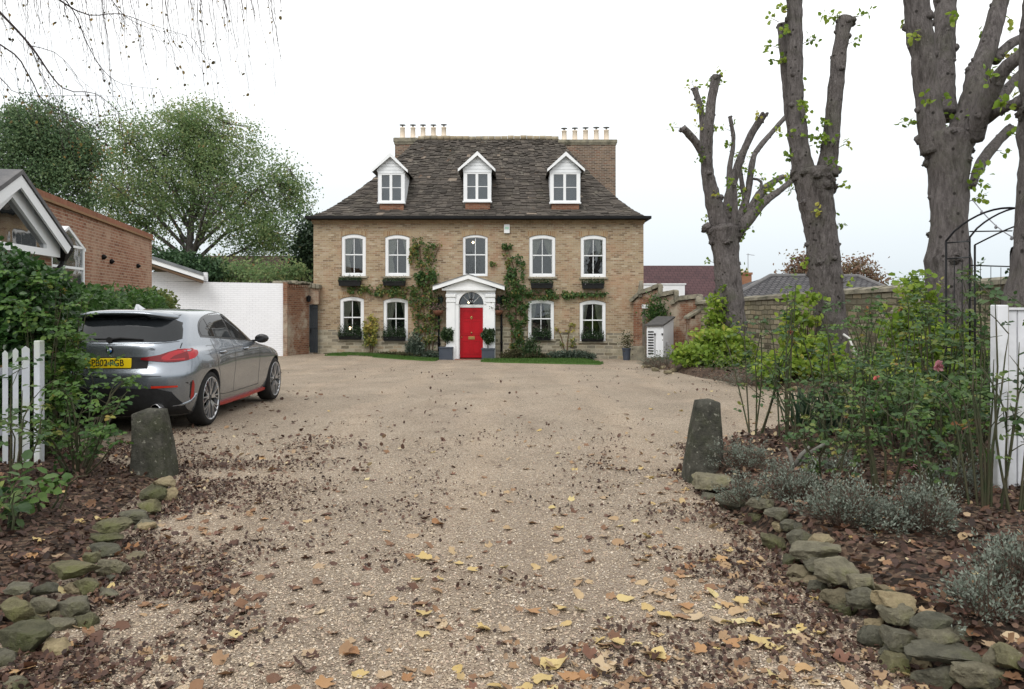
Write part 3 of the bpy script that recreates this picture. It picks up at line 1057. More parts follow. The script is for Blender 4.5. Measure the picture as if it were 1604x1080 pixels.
# ---- dormers
def dormer(cxp, xa, xb, ya_apex, eL, eR, y_eave, y_head, y_foot, y_wall, y_base):
    Yd = HYD + .30
    s = Yd / F
    X = lambda p: (p - CX) * s
    Z = lambda p: CH + (HY - p) * s
    x0, x1 = X(xa), X(xb)
    xm = X(cxp)
    zap, zev, zh, zf_, zb_ = Z(ya_apex), Z(y_eave), Z(y_head), Z(y_foot), Z(y_base)
    # cheeks and front
    def yroof(z):
        t = max(0.001, (z - ZE) / ZRISE) ** (1 / 1.28)
        return YE + (YR_ - YE) * t
    mb = MB()
    for xx, sg in ((x0 + .02, -1), (x1 - .02, 1)):
        mb.add([(xx, Yd + .12, zf_), (xx, yroof(zf_) + .05, zf_), (xx, yroof(zev) + .1, zev + .1), (xx, Yd + .12, zev + .1)], [(0, 1, 2, 3)])
        mb.box(min(xx, xx + sg * .018), max(xx, xx + sg * .018), Yd - .01, Yd + .13, zf_ - .05, zev + .02)
    mb.box(x0 - .012, x1 + .012, Yd + .13, Yd + .2, zev - .02, zev + .09)
    mb.box(x0 - .012, x1 + .012, Yd + .13, Yd + .2, zf_ - .06, zf_ - .039)
    dm = mb.build("dormer", m_whitewood, house)
    # red brick apron under the window
    mb = MB()
    mb.box(x0 + .07, x1 - .05, Yd + .02, Yd + 1.2, zb_, zf_ - .04)
    mb.build("brick_apron", m_redbrick, dm)
    mb = MB()
    mb.box(x0 - .03, x1 + .03, Yd - .06, Yd + .15, zf_ - .038, zf_ + .02)
    mb.build("sill", m_white, dm)
    mb = MB()
    mb.box(x0 + .02, x1, Yd - .12, Yd + .02, zb_ - .02, zb_ + .015)
    mb.build("lead_flashing", m_lead, dm)
    # casement: frame, mullion, panes
    mb = MB()
    fw = .155
    ring(mb, [(x0, zf_ + .021), (x0, zh), (x1, zh), (x1, zf_ + .021)], [(x0 + fw, zf_ + .10), (x0 + fw, zh - .06), (x1 - fw, zh - .06), (x1 - fw, zf_ + .10)], Yd, Yd + .09)
    xmm = (x0 + x1) / 2 - .02
    mb.box(xmm - .055, xmm + .055, Yd + .005, Yd + .08, zf_ + .10, zh - .06)
    zm = (zf_ + zh) / 2 + .02
    mb.box(x0 + fw, xmm - .055, Yd + .02, Yd + .06, zm - .014, zm + .014)
    mb.box(xmm + .055, x1 - fw, Yd + .02, Yd + .06, zm - .014, zm + .014)
    mb.build("casement", m_white, dm, fix=True)
    mb = MB()
    mb.box(x0 + fw - .01, x1 - fw + .01, Yd + .04, Yd + .045, zf_ + .09, zh - .05)
    mb.build("pane", m_glass, dm)
    mb = MB()
    mb.add([(x0 + .06, Yd + .10, zf_), (x1 - .06, Yd + .10, zf_), (x1 - .06, Yd + .42, zf_), (x0 + .06, Yd + .42, zf_), (x0 + .06, Yd + .10, zh), (x1 - .06, Yd + .10, zh), (x1 - .06, Yd + .42, zh), (x0 + .06, Yd + .42, zh)],
           [(0, 1, 2, 3), (4, 7, 6, 5), (1, 5, 6, 2), (2, 6, 7, 3), (3, 7, 4, 0)])
    mb.build("room", pm("dormer_room", (.34, .38, .46), (.42, .46, .54), 1.2, .9), dm)
    # boarded gable
    mb = MB()
    nb = 5
    for i in range(nb):
        za, zb2 = zh + (zap - .14 - zh) * i / nb, zh + (zap - .14 - zh) * (i + 1) / nb - .008
        g = lambda z: (xm + (X(eL) + .10 - xm) * (1 - (z - zev) / (zap - zev)) if z > zev else x0)
        xl0, xl1 = max(g(za), x0 - .05), max(g(zb2), x0 - .05)
        mb.add([(xl0, Yd - .015, za), (2 * xm - xl0, Yd - .015, za), (2 * xm - xl1, Yd - .003, zb2), (xl1, Yd - .003, zb2)], [(0, 1, 2, 3)])
    mb.add([(x0, Yd + .01, zh), (x1, Yd + .01, zh), (xm, Yd + .01, zap - .05)], [(0, 1, 2)])
    mb.build("gable_boards", m_whitewood, dm)
    # barge boards
    mb = MB()
    for ex in (X(eL), X(eR)):
        mb.prism([(xm, zap), (xm, zap - .17), (ex + (.0 if ex < xm else 0), zev - .02), (ex, zev + .09)], Yd - .19, Yd - .15)
    mb.build("bargeboard", m_white, dm, fix=True)
    # little roof running back into the slates
    mb = MB()
    for ex in (X(eL), X(eR)):
        yb_, ye_ = yroof(zap) + .15, yroof(zev) + .25
        mb.add([(xm, Yd - .148, zap), (ex, Yd - .148, zev + .075), (ex, ye_, zev + .075), (xm, yb_, zap),
                (xm, Yd - .148, zap - .05), (ex, Yd - .148, zev + .03), (ex, ye_, zev + .03), (xm, yb_, zap - .05)],
               [(0, 1, 2, 3), (4, 7, 6, 5), (1, 5, 6, 2), (0, 4, 5, 1)])
    mb.build("dormer_roof", pm("dormer_slate", (.075, .068, .06), (.13, .115, .095), 7, .9, .2, .6, 20), dm)
dormer(612, 592, 634, 240.5, 583, 639.5, 271, 272, 318, 318, 336.5)
dormer(748, 726, 769.5, 238.5, 717.5, 776, 269.5, 270.5, 316, 316, 336)
dormer(886, 861.5, 909, 239, 857, 915.5, 269.5, 271, 318, 318, 337.5)

# ---- porch
PY = HYD - .62
sp = PY / F
px_ = lambda p: (p - CX) * sp
pz_ = lambda p: CH + (HY - p) * sp
mb = MB()
x0, x1, zt = px_(699), px_(775.5), pz_(455.5)
zbse = gz(0, 32) - .05
# surround with arched opening
dx0, dx1, zsp = px_(718.5), px_(757.5), pz_(477)
xc = (dx0 + dx1) / 2
R_ = (dx1 - dx0) / 2
n = 16
arc = [(xc + R_ * math.cos(math.pi * i / n), zsp + R_ * .98 * math.sin(math.pi * i / n)) for i in range(n + 1)]
for i in range(n):
    (ax, az), (bx, bz) = arc[i], arc[i + 1]
    mb.prism([(ax, az), (bx, bz), (bx, zt), (ax, zt)], PY, PY + .16)
mb.box(x0, dx0, PY, PY + .16, zbse, zt)
mb.box(dx1, x1, PY, PY + .16, zbse, zt)
mb.box(x0, x0 + .12, PY + .161, HYD - .003, zbse, zt)
mb.box(x1 - .12, x1, PY + .161, HYD - .003, zbse, zt)
porch = mb.build("porch", m_white, house, fix=True)
# pilasters with necking and plinth blocks
for a, b in ((699, 713.5), (761, 775.5)):
    mb = MB()
    xa, xb = px_(a), px_(b)
    mb.bbox(xa + .02, xb - .02, PY - .05, PY - .001, pz_(541), pz_(474), .006)
    mb.bbox(xa - .01, xb + .01, PY - .08, PY - .001, zbse, pz_(541.2), .01)
    mb.bbox(xa - .005, xb + .005, PY - .075, PY - .001, pz_(473.8), pz_(470), .008)
    mb.bbox(xa + .02, xb - .02, PY - .05, PY - .001, pz_(469.8), pz_(466), .006)
    mb.bbox(xa - .015, xb + .015, PY - .09, PY - .001, pz_(465.8), pz_(461), .012)
    mb.build("pilaster", m_white, porch)
# archivolt
mb = MB(); mb.sm = False
ring(mb, [(xc + (R_ + .13) * math.cos(math.pi * i / n), zsp + (R_ + .13) * math.sin(math.pi * i / n)) for i in range(n + 1)] ,
     [(xc + (R_ + .002) * math.cos(math.pi * i / n), zsp + (R_ + .002) * math.sin(math.pi * i / n)) for i in range(n + 1)], PY - .03, PY - .001)
mb.build("archivolt", m_white, porch, fix=True)
# pediment
apx, apz = px_(734), pz_(430)
ex0, ex1, ez = px_(679), px_(790.5), pz_(455)
yp = PY - .30
mb = MB()
mb.box(ex0 + .35, ex1 - .35, yp + .14, HYD - .02, zt + .002, zt + .09)
mb.prism([(ex0 + .42, zt + .092), (ex1 - .42, zt + .092), (apx, apz - .16)], yp + .16, yp + .2)
for ex in (ex0, ex1):
    sg = 1 if ex > apx else -1
    mb.prism([(apx, apz), (apx, apz - .19), (ex, ez - .0), (ex, ez + .17)], yp, yp + .05)
    mb.prism([(apx, apz - .05), (apx, apz - .13), (ex - sg * .08, ez + .05), (ex - sg * .06, ez + .12)], yp + .051, yp + .15)
mb.build("pediment", m_white, porch, fix=True)
mb = MB()
for ex in (ex0, ex1):
    mb.add([(apx, yp - .02, apz + .012), (ex, yp - .02, ez + .182), (ex, HYD - .01, ez + .182), (apx, HYD - .01, apz + .012),
            (apx, yp - .02, apz - .02), (ex, yp - .02, ez + .15), (ex, HYD - .01, ez + .15), (apx, HYD - .01, apz - .02)], [(0, 1, 2, 3), (4, 7, 6, 5), (1, 5, 6, 2), (0, 4, 5, 1)])
mb.build("porch_roof", m_lead, porch)
# door recess
YD = PY + .30
sd = YD / F
qx = lambda p: (p - CX) * sd
qz = lambda p: CH + (HY - p) * sd
mb = MB()
mb.box(dx0 - .02, dx0 + .03, PY + .16, YD, zbse, zsp)
mb.box(dx1 - .03, dx1 + .02, PY + .16, YD, zbse, zsp)
mb.box(dx0 - .1, dx1 + .1, YD - .03, YD + .02, qz(482), qz(477.5))
mb.build("door_frame", m_white, porch)
mb = MB()
xd0, xd1, zd0, zd1 = dx0 + .032, dx1 - .032, qz(560.5), qz(482.2)
mb.box(xd0, xd1, YD, YD + .05, zd0, zd1)
W, H = xd1 - xd0, zd1 - zd0
for (u0, u1) in ((.09, .46), (.54, .91)):
    for (v0, v1) in ((.06, .34), (.45, .74), (.79, .95)):
        X0, X1, Z0, Z1 = xd0 + W * u0, xd0 + W * u1, zd0 + H * v0, zd0 + H * v1
        ring(mb, [(X0, Z0), (X0, Z1), (X1, Z1), (X1, Z0)], [(X0 + .03, Z0 + .03), (X0 + .03, Z1 - .03), (X1 - .03, Z1 - .03), (X1 - .03, Z0 + .03)], YD - .016, YD - .001)
        mb.box(X0 + .06, X1 - .06, YD - .010, YD - .001, Z0 + .06, Z1 - .06)
door = mb.build("door", m_door, porch, fix=True)
mb = MB()
mb.bbox(xc - .13, xc + .13, YD - .022, YD - .0105, qz(532), qz(527.5), .004)
mb.build("letter_plate", m_brass, door)
mb = MB(); mb.sm = True
mb.lathe([(0, -.06), (.03, -.05), (.035, -.03), (.02, -.01), (.02, 0)], (xc, YD - .002, qz(521.5)), 12, 'y')
mb.build("door_knob", m_brass, door)
mb = MB(); mb.sm = True
mb.lathe([(.045, -.02), (.045, 0)], (xc, YD - .002, qz(497)), 12, 'y')
mb.tube([(xc - .045, YD - .03, qz(497)), (xc, YD - .04, qz(500.5)), (xc + .045, YD - .03, qz(497))], .012, 8)
mb.build("door_knocker", m_brass, door)
mb = MB(); mb.sm = True
mb.lathe([(0, -.05), (.022, -.045), (.025, -.02), (.012, -.01), (.012, 0)], (xd0 + .07, YD - .002, qz(528.5)), 12, 'y')
mb.build("lock", m_brass, door)
# fanlight
mb = MB()
pts = [(xc + (R_ - .02) * math.cos(math.pi * i / 14), zsp + (R_ - .02) * math.sin(math.pi * i / 14)) for i in range(15)]
mb.prism(pts, YD, YD + .008)
fan = mb.build("fanlight", m_glass, porch, fix=True)
mb = MB()
for a in (45, 75, 105, 135):
    mb.obox((xc + .1 * math.cos(rad(a)), YD - .012, zsp + .1 * math.sin(rad(a))), (xc + (R_ - .02) * math.cos(rad(a)), YD - .012, zsp + (R_ - .02) * math.sin(rad(a))), .022, .02, (0, 1, 0))
mb.build("fanlight_bar", m_white, fan)
mb = MB()
mb.add([(dx0, YD + .12, zd0), (dx1, YD + .12, zd0), (dx1, YD + 2, zd0), (dx0, YD + 2, zd0), (dx0, YD + .12, zsp + R_ + .1), (dx1, YD + .12, zsp + R_ + .1), (dx1, YD + 2, zsp + R_ + .1), (dx0, YD + 2, zsp + R_ + .1)],
       [(0, 1, 2, 3), (4, 7, 6, 5), (1, 5, 6, 2), (2, 6, 7, 3), (3, 7, 4, 0)])
mb.build("hall", m_room, porch)
mb = MB(); mb.sm = True
mb.lathe([(0, -.04), (.035, -.02), (.04, 0), (.035, .02), (0, .04)], (qx(733.5), YD + .35, qz(474)), 10)
mb.build("hall_lamp", m_bulb, porch)
# hanging lantern in front of the fanlight
mb = MB()
lx, lz = xc, pz_(472)
mb.tube([(lx, PY - .02, zsp + R_ + .03), (lx, PY - .02, lz + .13)], .008, 6)
mb.lathe([(0, .13), (.03, .12), (.085, .06), (.085, .045)], (lx, PY - .02, lz), 6)
mb.lathe([(.05, -.11), (.06, -.10), (.06, -.085), (.02, -.14)], (lx, PY - .02, lz), 6)
for q in range(6):
    a = q * math.pi / 3
    mb.tube([(lx + .08 * math.cos(a), PY - .02 + .08 * math.sin(a), lz + .05), (lx + .055 * math.cos(a), PY - .02 + .055 * math.sin(a), lz - .09)], .006, 4)
mb.build("porch_lantern", m_black, porch)
# step
mb = MB()
mb.bbox(dx0 - .15, dx1 + .15, PY - .25, PY - .002, gz(0, 32) - .1, gz(0, 32) + .035, .01)
mb.build("doorstep", pm("red_quarry_step", (.24, .10, .07), (.18, .085, .06), 6, .8), house)

# ---- drain pipes, alarm box, wall lanterns
def pipe(pts, r=.042):
    mb = MB(); mb.sm = True
    mb.tube(pts, r, 10)
    for q in range(1, 4):
        z = pts[-1][2] + (pts[0][2] - pts[-1][2]) * q / 4
        mb.lathe([(.058, -.03), (.058, .03)], (pts[-1][0], pts[-1][1], z), 10)
    return mb.build("drainpipe", m_black, house)
pipe([(hx(687.5), HYD - .10, hz(463)), (hx(687.5), HYD - .10, -.66)])
pipe([(hx(785.5), HYD - .10, hz(463)), (hx(785.5), HYD - .10, -.66)])
mb = MB()
mb.bbox(hx(789.5), hx(798.5), HYD - .10, HYD - .002, hz(366), hz(352), .015)
al = mb.build("alarm_box", m_white, house)
mb = MB()
mb.box(hx(791), hx(797), HYD - .106, HYD - .1005, hz(360), hz(356))
mb.build("alarm_light", pm("pale_green_lens", (.35, .55, .42), (.4, .6, .5), 5, .3), al)
for lxp in (692, 781):
    mb = MB()
    X = hx(lxp)
    zc_ = hz(470)
    mb.box(X - .02, X + .02, HYD - .06, HYD - .002, zc_ - .14, zc_ + .16)
    mb.tube([(X, HYD - .06, zc_ + .12), (X, HYD - .2, zc_ + .17), (X, HYD - .2, zc_ + .12)], .012, 6)
    mb.lathe([(0, .13), (.10, .07), (.10, .05), (.085, .05), (.055, -.13), (.03, -.16), (0, -.16)], (X, HYD - .2, zc_), 6)
    mb.build("wall_lantern", pm("dark_green_iron", (.012, .03, .022), (.02, .04, .03), 6, .5), house)

# ---- window boxes (hanging under the first floor sills, standing on the ground floor sills)
m_box = pm("black_trough", (.008, .0085, .009), (.014, .014, .015), 8, .7, .3)
m_boxleaf = leafmat("trough_leaf", [(0, (.010, .022, .010)), (.6, (.025, .06, .02)), (.93, (.06, .11, .035)), (1, (.45, .40, .45))], .5, .25)
def window_box(a, b, ya, yb, where, leafy, parent_label):
    x0, x1, z0, z1 = hx(a), hx(b), hz(yb), hz(ya)
    t = thing("window_box", ((x0 + x1) / 2, HYD - .18, z0), parent_label, "window box", "window boxes along the house front")
    mb = MB()
    h = (z1 - z0) * (.66 if leafy < 1.2 else .36)
    dp = .28 if leafy < 1.2 else .16
    mb.add([(x0, HYD - dp, z0), (x1, HYD - dp, z0), (x1, HYD - .02, z0), (x0, HYD - .02, z0), (x0 - .02, HYD - dp - .03, z0 + h), (x1 + .02, HYD - dp - .03, z0 + h), (x1 + .02, HYD - .02, z0 + h), (x0 - .02, HYD - .02, z0 + h)],
           [(0, 3, 2, 1), (4, 5, 6, 7), (0, 1, 5, 4), (1, 2, 6, 5), (2, 3, 7, 6), (3, 0, 4, 7)])
    mb.box(x0 - .03, x1 + .03, HYD - dp - .04, HYD - dp - .031, z0 + h - .04, z0 + h)
    mb.build("trough", m_box, t)
    n = int(900 * leafy)
    P = np.stack([RNG.uniform(x0 - .03, x1 + .03, n), HYD - dp * .7 + RNG.normal(size=n) * (.075 if leafy < 1.2 else .09), z0 + h + np.abs(RNG.normal(size=n)) * (z1 - z0) * .26 * leafy - .02 - (RNG.random(n) < .12) * .08], 1)
    leaves("foliage", P, .05, m_boxleaf, t, axis=(0, -.3, .6), axis_bias=.7)
wl = ["far left", "second from the left", "second from the right", "far right"]
for (a, b, ya, yb), wn in zip(((533, 566, 435, 448.5), (602, 635, 437, 448), (832, 865, 440, 452), (912, 944.5, 440, 452.5)), wl):
    window_box(a, b, ya, yb, 0, 1.0, "dark trough of plants hung under the %s upstairs window" % wn)
for (a, b, ya, yb), wn in zip(((532, 566, 515, 532), (602, 635, 515, 534), (835, 862, 518, 533), (911, 944, 522, 535)), wl):
    window_box(a, b, ya, yb, 0, 1.7, "leafy trough standing on the sill of the %s ground floor window" % wn)

# ---- hanging baskets
m_coir = pm("coir_basket", (.13, .055, .04), (.20, .10, .06), 20, .95, .1, .6, 60)
m_bask = leafmat("basket_leaf", [(0, (.05, .07, .03)), (.5, (.11, .12, .06)), (.8, (.22, .14, .13)), (1, (.42, .25, .27))], .6, .3)
for p, side in ((688, "left"), (780, "right")):
    X, z = hx(p), hz(487)
    t = thing("hanging_basket", (X, HYD - .42, z - .2), "hanging flower basket on the wall just %s of the white porch" % side, "hanging basket", "hanging baskets beside the porch")
    mb = MB(); mb.sm = True
    mb.lathe([(0, -.20), (.10, -.18), (.19, -.09), (.23, .02), (.20, .02)], (X, HYD - .42, z), 16)
    mb.build("basket", m_coir, t)
    mb = MB()
    mb.tube([(X, HYD - .06, z + .62), (X, HYD - .42, z + .64)], .012, 6)
    for q in range(3):
        a = q * 2.1 + .4
        mb.tube([(X, HYD - .42, z + .63), (X + .22 * math.cos(a), HYD - .42 + .22 * math.sin(a), z + .02)], .005, 4)
    mb.build("chain", m_black, t)
    n = 420
    P = np.stack([X + RNG.normal(size=n) * .17, HYD - .42 + RNG.normal(size=n) * .15, z + .05 + np.abs(RNG.normal(size=n)) * .10], 1)
    leaves("foliage", P, .075, m_bask, t)

# ---- clipped bay trees in slate coloured planters
m_slatepot = pm("slate_grey_planter", (.045, .055, .075), (.06, .07, .09), 4, .6, .3, .1, 15)
m_bay = leafmat("bay_leaf", [(0, (.012, .03, .012)), (.6, (.035, .075, .022)), (1, (.10, .15, .06))], .4, .25, .5)
m_stem = pm("brown_stem", (.10, .075, .05), (.06, .045, .03), 20, .9, .2)
for xa, xb, yt, yb, cxp, cyp, Yb, side in ((687.5, 709, 544.5, 562.5, 699.5, 525, 31.75, "left"), (754.5, 774.5, 546.5, 564.5, 764, 527, 31.6, "right")):
    s = Yb / F
    X0, X1, zt_, X = (xa - CX) * s, (xb - CX) * s, CH - (yt - HY) * s, (cxp - CX) * s
    zg = gz(X, Yb) - .01
    d = X1 - X0
    t = thing("bay_tree", (X, Yb, zg), "clipped bay tree in a grey square planter on the %s of the red door" % side, "potted tree", "bay trees flanking the door")
    mb = MB()
    mb.bbox(X0, X1, Yb, Yb + d, zg, zt_, .012)
    mb.bbox(X0 - .02, X1 + .02, Yb - .02, Yb + d + .02, zt_ - .05, zt_ + .01, .01)
    mb.build("planter", m_slatepot, t)
    zc_ = CH - (cyp - HY) * s
    mb = MB()
    mb.tube([(X, Yb + d / 2, zt_), (X + .01, Yb + d / 2, zc_)], .018, 7)
    mb.build("trunk", m_stem, t)
    n = 1500
    q = norm_rows(RNG.normal(size=(n, 3)))
    rr_ = (RNG.random(n) ** .4) * (.26 + .05 * np.sin(q[:, 0] * 6 + q[:, 2] * 5))
    P = np.array([X, Yb + d / 2, zc_]) + q * rr_[:, None] * np.array([1, 1, 1.1])
    leaves("crown", P, .085, m_bay, t, axis=q, axis_bias=.6)

# ---- climbers on the facade
m_vine = leafmat("creeper_leaf", [(0, (.035, .085, .028)), (.42, (.085, .165, .05)), (.60, (.15, .20, .06)), (.80, (.27, .25, .08)), (.94, (.36, .25, .08)), (1, (.36, .16, .06))], .55, .4)
m_vinestem = pm("creeper_stem", (.16, .11, .07), (.10, .07, .045), 15, .9, .1)
m_yellowshrub = leafmat("yellowing_shrub_leaf", [(0, (.05, .10, .03)), (.4, (.14, .19, .05)), (.7, (.36, .34, .08)), (1, (.50, .40, .10))], .55, .4)
def climber(name, label, polys, stems, size=.125, mat=None):
    t = thing(name, (hx(stems[0][0][0]), HYD - .1, gz(0, 32.6)), label, "climbing plant", None)
    mb = MB()
    for st in stems:
        pts = [(hx(a) + random.uniform(-.03, .03), HYD - .06, hz(b)) for a, b in st]
        mb.tube(pts, [.03 - .02 * i / len(pts) for i in range(len(pts))], 5)
    mb.build("stem", m_vinestem, t)
    allP, allR = [], []
    for poly, n, mean, dep in polys:
        q = pts_in_poly(poly, n)
        # clump the leaves
        keep = np.array([nz((a * .11, b * .11, 0), 1.0, 3) + RNG.normal() * .25 > .02 for a, b in q])
        q = q[keep]
        P = np.stack([(q[:, 0] - CX) * KH, HYD - .05 - np.abs(RNG.normal(size=len(q))) * dep, CH + (HY - q[:, 1]) * KH], 1)
        allP.append(P)
        allR.append(np.clip(mean + RNG.normal(size=len(q)) * .17 + .25 * np.array([nz((a * .05, b * .05, 2), 1.0) for a, b in q]), 0, 1))
    leaves("foliage", np.concatenate(allP), size, mat or m_vine, t, rnd=np.concatenate(allR), axis=(0, -.25, -1), axis_bias=.6, nrm=(0, -1, .2), nrm_bias=.8)
climber("creeper", "green and rusty creeper climbing the brick between left windows and porch",
        [([(648, 372), (662, 371), (668, 380), (690, 377), (693, 384), (676, 392), (690, 402), (680, 412), (688, 425), (684, 450), (690, 470), (690, 500), (684, 535), (650, 540), (648, 500), (640, 470), (648, 440), (650, 420), (642, 405), (648, 392)], 2700, .50, .11),
         ([(650, 420), (682, 425), (686, 440), (665, 450), (650, 440)], 800, .30, .16),
         ([(642, 385), (655, 385), (655, 415), (642, 415)], 250, .75, .10),
         ([(544, 451), (560, 447), (600, 446), (640, 449), (655, 455), (650, 470), (625, 465), (600, 464), (570, 462), (548, 458)], 1500, .52, .10),
         ([(644, 470), (684, 470), (684, 545), (655, 548)], 500, .78, .08)],
        [[(668, 555), (665, 500), (662, 440), (658, 380)], [(672, 555), (675, 480), (672, 430), (690, 382)], [(664, 465), (620, 456), (550, 453)], [(660, 550), (655, 500), (668, 450)], [(678, 552), (683, 500), (680, 455)]])
climber("creeper", "thick green creeper on the brick right of the porch, trailing over the right window heads",
        [([(800, 402), (815, 400), (823, 412), (820, 430), (823, 455), (832, 462), (828, 480), (826, 505), (820, 530), (816, 548), (800, 550), (803, 520), (795, 495), (783, 480), (784, 462), (792, 450), (790, 435), (796, 420)], 3100, .38, .15),
         ([(785, 383), (800, 381), (802, 388), (788, 390)], 140, .4, .08),
         ([(788, 395), (800, 398), (796, 420), (790, 415)], 130, .6, .08),
         ([(768, 410), (776, 410), (776, 416), (768, 416)], 50, .6, .06),
         ([(800, 445), (835, 455), (880, 455), (920, 459), (952, 458), (948, 463), (910, 466), (870, 468), (830, 468), (805, 475)], 1500, .42, .10),
         ([(800, 520), (822, 520), (818, 556), (800, 556)], 420, .8, .10)],
        [[(808, 558), (808, 500), (805, 440), (810, 400)], [(814, 556), (815, 480), (808, 430), (795, 385)], [(815, 462), (870, 462), (945, 460)], [(803, 556), (800, 500), (792, 465)]])
t = climber("wall_shrub", "yellowing wall shrub between the two left ground floor windows",
        [([(572, 495), (582, 492), (594, 500), (592, 515), (590, 538), (574, 541), (570, 520)], 620, .68, .13), ([(570, 515), (592, 515), (590, 541), (572, 541)], 350, .50, .16)],
        [[(581, 562), (580, 530), (582, 500)], [(583, 562), (588, 520), (590, 505)]], .115, m_yellowshrub)
climber("wall_shrub", "sparse yellow shrub sprig between the two right ground floor windows",
        [([(870, 512), (876, 512), (876, 520), (870, 520)], 60, .8, .05), ([(888, 508), (900, 505), (902, 518), (888, 520)], 150, .78, .06), ([(876, 530), (902, 530), (902, 542), (876, 542)], 160, .45, .10)],
        [[(888, 562), (889, 535), (893, 510)], [(886, 560), (880, 530), (873, 515)]], .11, m_yellowshrub)

# low plants along the foot of the wall
m_lav = leafmat("grey_green_leaf", [(0, (.035, .055, .040)), (.5, (.085, .115, .085)), (1, (.17, .20, .16))], .8, .2, .1)
m_dry = leafmat("dry_border_leaf", [(0, (.05, .05, .03)), (.5, (.11, .095, .055)), (.8, (.08, .10, .045)), (1, (.20, .16, .09))], .8, .25, .1)
def facade_plant(name, label, cat, xa, xb, ytop, n, m, s=.10, Y=32.1):
    k_ = Y / F
    x0, x1 = (xa - CX) * k_, (xb - CX) * k_
    zg = gz((x0 + x1) / 2, Y)
    h = (CH - (ytop - HY) * k_) - zg
    base = np.stack([RNG.uniform(x0, x1, n), Y + RNG.normal(size=n) * .1, np.full(n, zg)], 1)
    bx = (base[:, 0] - (x0 + x1) / 2) / max(.1, (x1 - x0) / 2)
    hh_ = h * np.sqrt(np.maximum(.05, 1 - .8 * bx ** 2)) * (.55 + .5 * RNG.random(n))
    tips = base + np.stack([bx * .12 + RNG.normal(size=n) * .07, RNG.normal(size=n) * .10 - .08, hh_], 1)
    t = thing(name, ((x0 + x1) / 2, Y, zg), label, cat, None)
    blades("stem", base, tips, np.full(n, .007), m, t)
    f = RNG.random((n * 3, 1)) * .7 + .3
    P = np.repeat(base, 3, 0) + (np.repeat(tips, 3, 0) - np.repeat(base, 3, 0)) * f
    leaves("foliage", P, s, m, t, axis=(0, -.2, .8), axis_bias=.6, width=.7)
facade_plant("lavender", "grey lavender clump on the wall foot left of the drainpipe", "lavender", 655, 690, 549, 330, m_lav)
facade_plant("lavender", "wide grey lavender row under the far right ground floor window", "lavender", 858, 928, 549, 700, m_lav)
facade_plant("border_plant", "tall grey-green border plant right of the second ground floor window", "plant", 641, 660, 521, 260, m_lav, .12)
facade_plant("border_plant", "low dry border plants between the two left ground floor windows", "plant", 565, 655, 552, 360, m_dry)
facade_plant("border_plant", "thin dark upright plant under the first window right of the door", "plant", 820, 842, 524, 200, m_bay, .10)
facade_plant("border_plant", "dry brown border plant at the foot of the right creeper", "plant", 790, 824, 546, 260, m_dry)
facade_plant("border_plant", "low ragged border plants between creeper and lavender row", "plant", 826, 858, 552, 220, m_dry)
# ------------------------------------------------------------------ left garden buildings and walls
m_oldwall = brick("crumbling_red_wall", [(0.18, 0.075, 0.045), (0.27, 0.12, 0.07), (0.33, 0.155, 0.09), (0.23, 0.105, 0.065)], (0.28, 0.22, 0.16),
                  stain=(0.36, 0.31, 0.24), stain_scale=0.9, stain_lo=0.47, stain_hi=0.62, bump=0.6, distort=.03, pale=(.30, .12, .06))
m_redwall = brick("red_garden_brick", [(0.22, 0.085, 0.05), (0.31, 0.135, 0.08), (0.37, 0.18, 0.11), (0.29, 0.11, 0.065), (0.42, 0.25, 0.16)], (0.40, 0.33, 0.25),
                  stain=(0.40, 0.28, 0.20), stain_scale=0.7, stain_lo=0.46, stain_hi=0.70, pale=(0.58, 0.48, 0.40))
m_coping = brick("red_brick_coping", [(0.27, 0.09, 0.055), (0.35, 0.14, 0.085), (0.30, 0.11, 0.065)], (0.25, 0.16, 0.10), bw=0.075, bh=0.24, ms=.012, stain=(.22, .14, .07), stain_lo=.55)
m_whitewall = brick("white_painted_brick", [(0.80, 0.81, 0.84), (0.84, 0.85, 0.88), (0.82, 0.83, 0.86)], (0.76, 0.77, 0.80), stain=(0.78, 0.79, 0.82), stain_lo=.5, bump=0.3, rough=.7, grit=.14)

def wall_run(name, a, b, z0a, z0b, z1a, z1b, th, mat, label, cat, extra=None):
    """wall between plan points a and b; heights given at both ends; built in its own length/height frame"""
    L = math.hypot(b[0] - a[0], b[1] - a[1])
    ang = math.atan2(b[1] - a[1], b[0] - a[0])
    xf = Matrix.Translation((a[0], a[1], 0)) @ Matrix.Rotation(ang, 4, 'Z')
    n = max(2, int(L / .5))
    mb = MB()
    for i in range(n):
        u0, u1 = i / n, (i + 1) / n
        x0, x1 = L * u0, L * u1
        za0, za1 = z0a + (z0b - z0a) * u0, z0a + (z0b - z0a) * u1
        zb0, zb1 = z1a + (z1b - z1a) * u0, z1a + (z1b - z1a) * u1
        for y in (0, th):
            mb.add([(x0, y, za0), (x1, y, za1), (x1, y, zb1), (x0, y, zb0)], [(0, 1, 2, 3) if y == 0 else (3, 2, 1, 0)])
        mb.add([(x0, 0, zb0), (x1, 0, zb1), (x1, th, zb1), (x0, th, zb0)], [(0, 1, 2, 3)])
    mb.add([(0, 0, z0a), (0, th, z0a), (0, th, z1a), (0, 0, z1a)], [(3, 2, 1, 0)])
    mb.add([(L, 0, z0b), (L, th, z0b), (L, th, z1b), (L, 0, z1b)], [(0, 1, 2, 3)])
    t = thing(name, (a[0], a[1], z0a), label, cat)
    mb.build("wall_face", mat, t, xf=xf)
    return t, xf, L

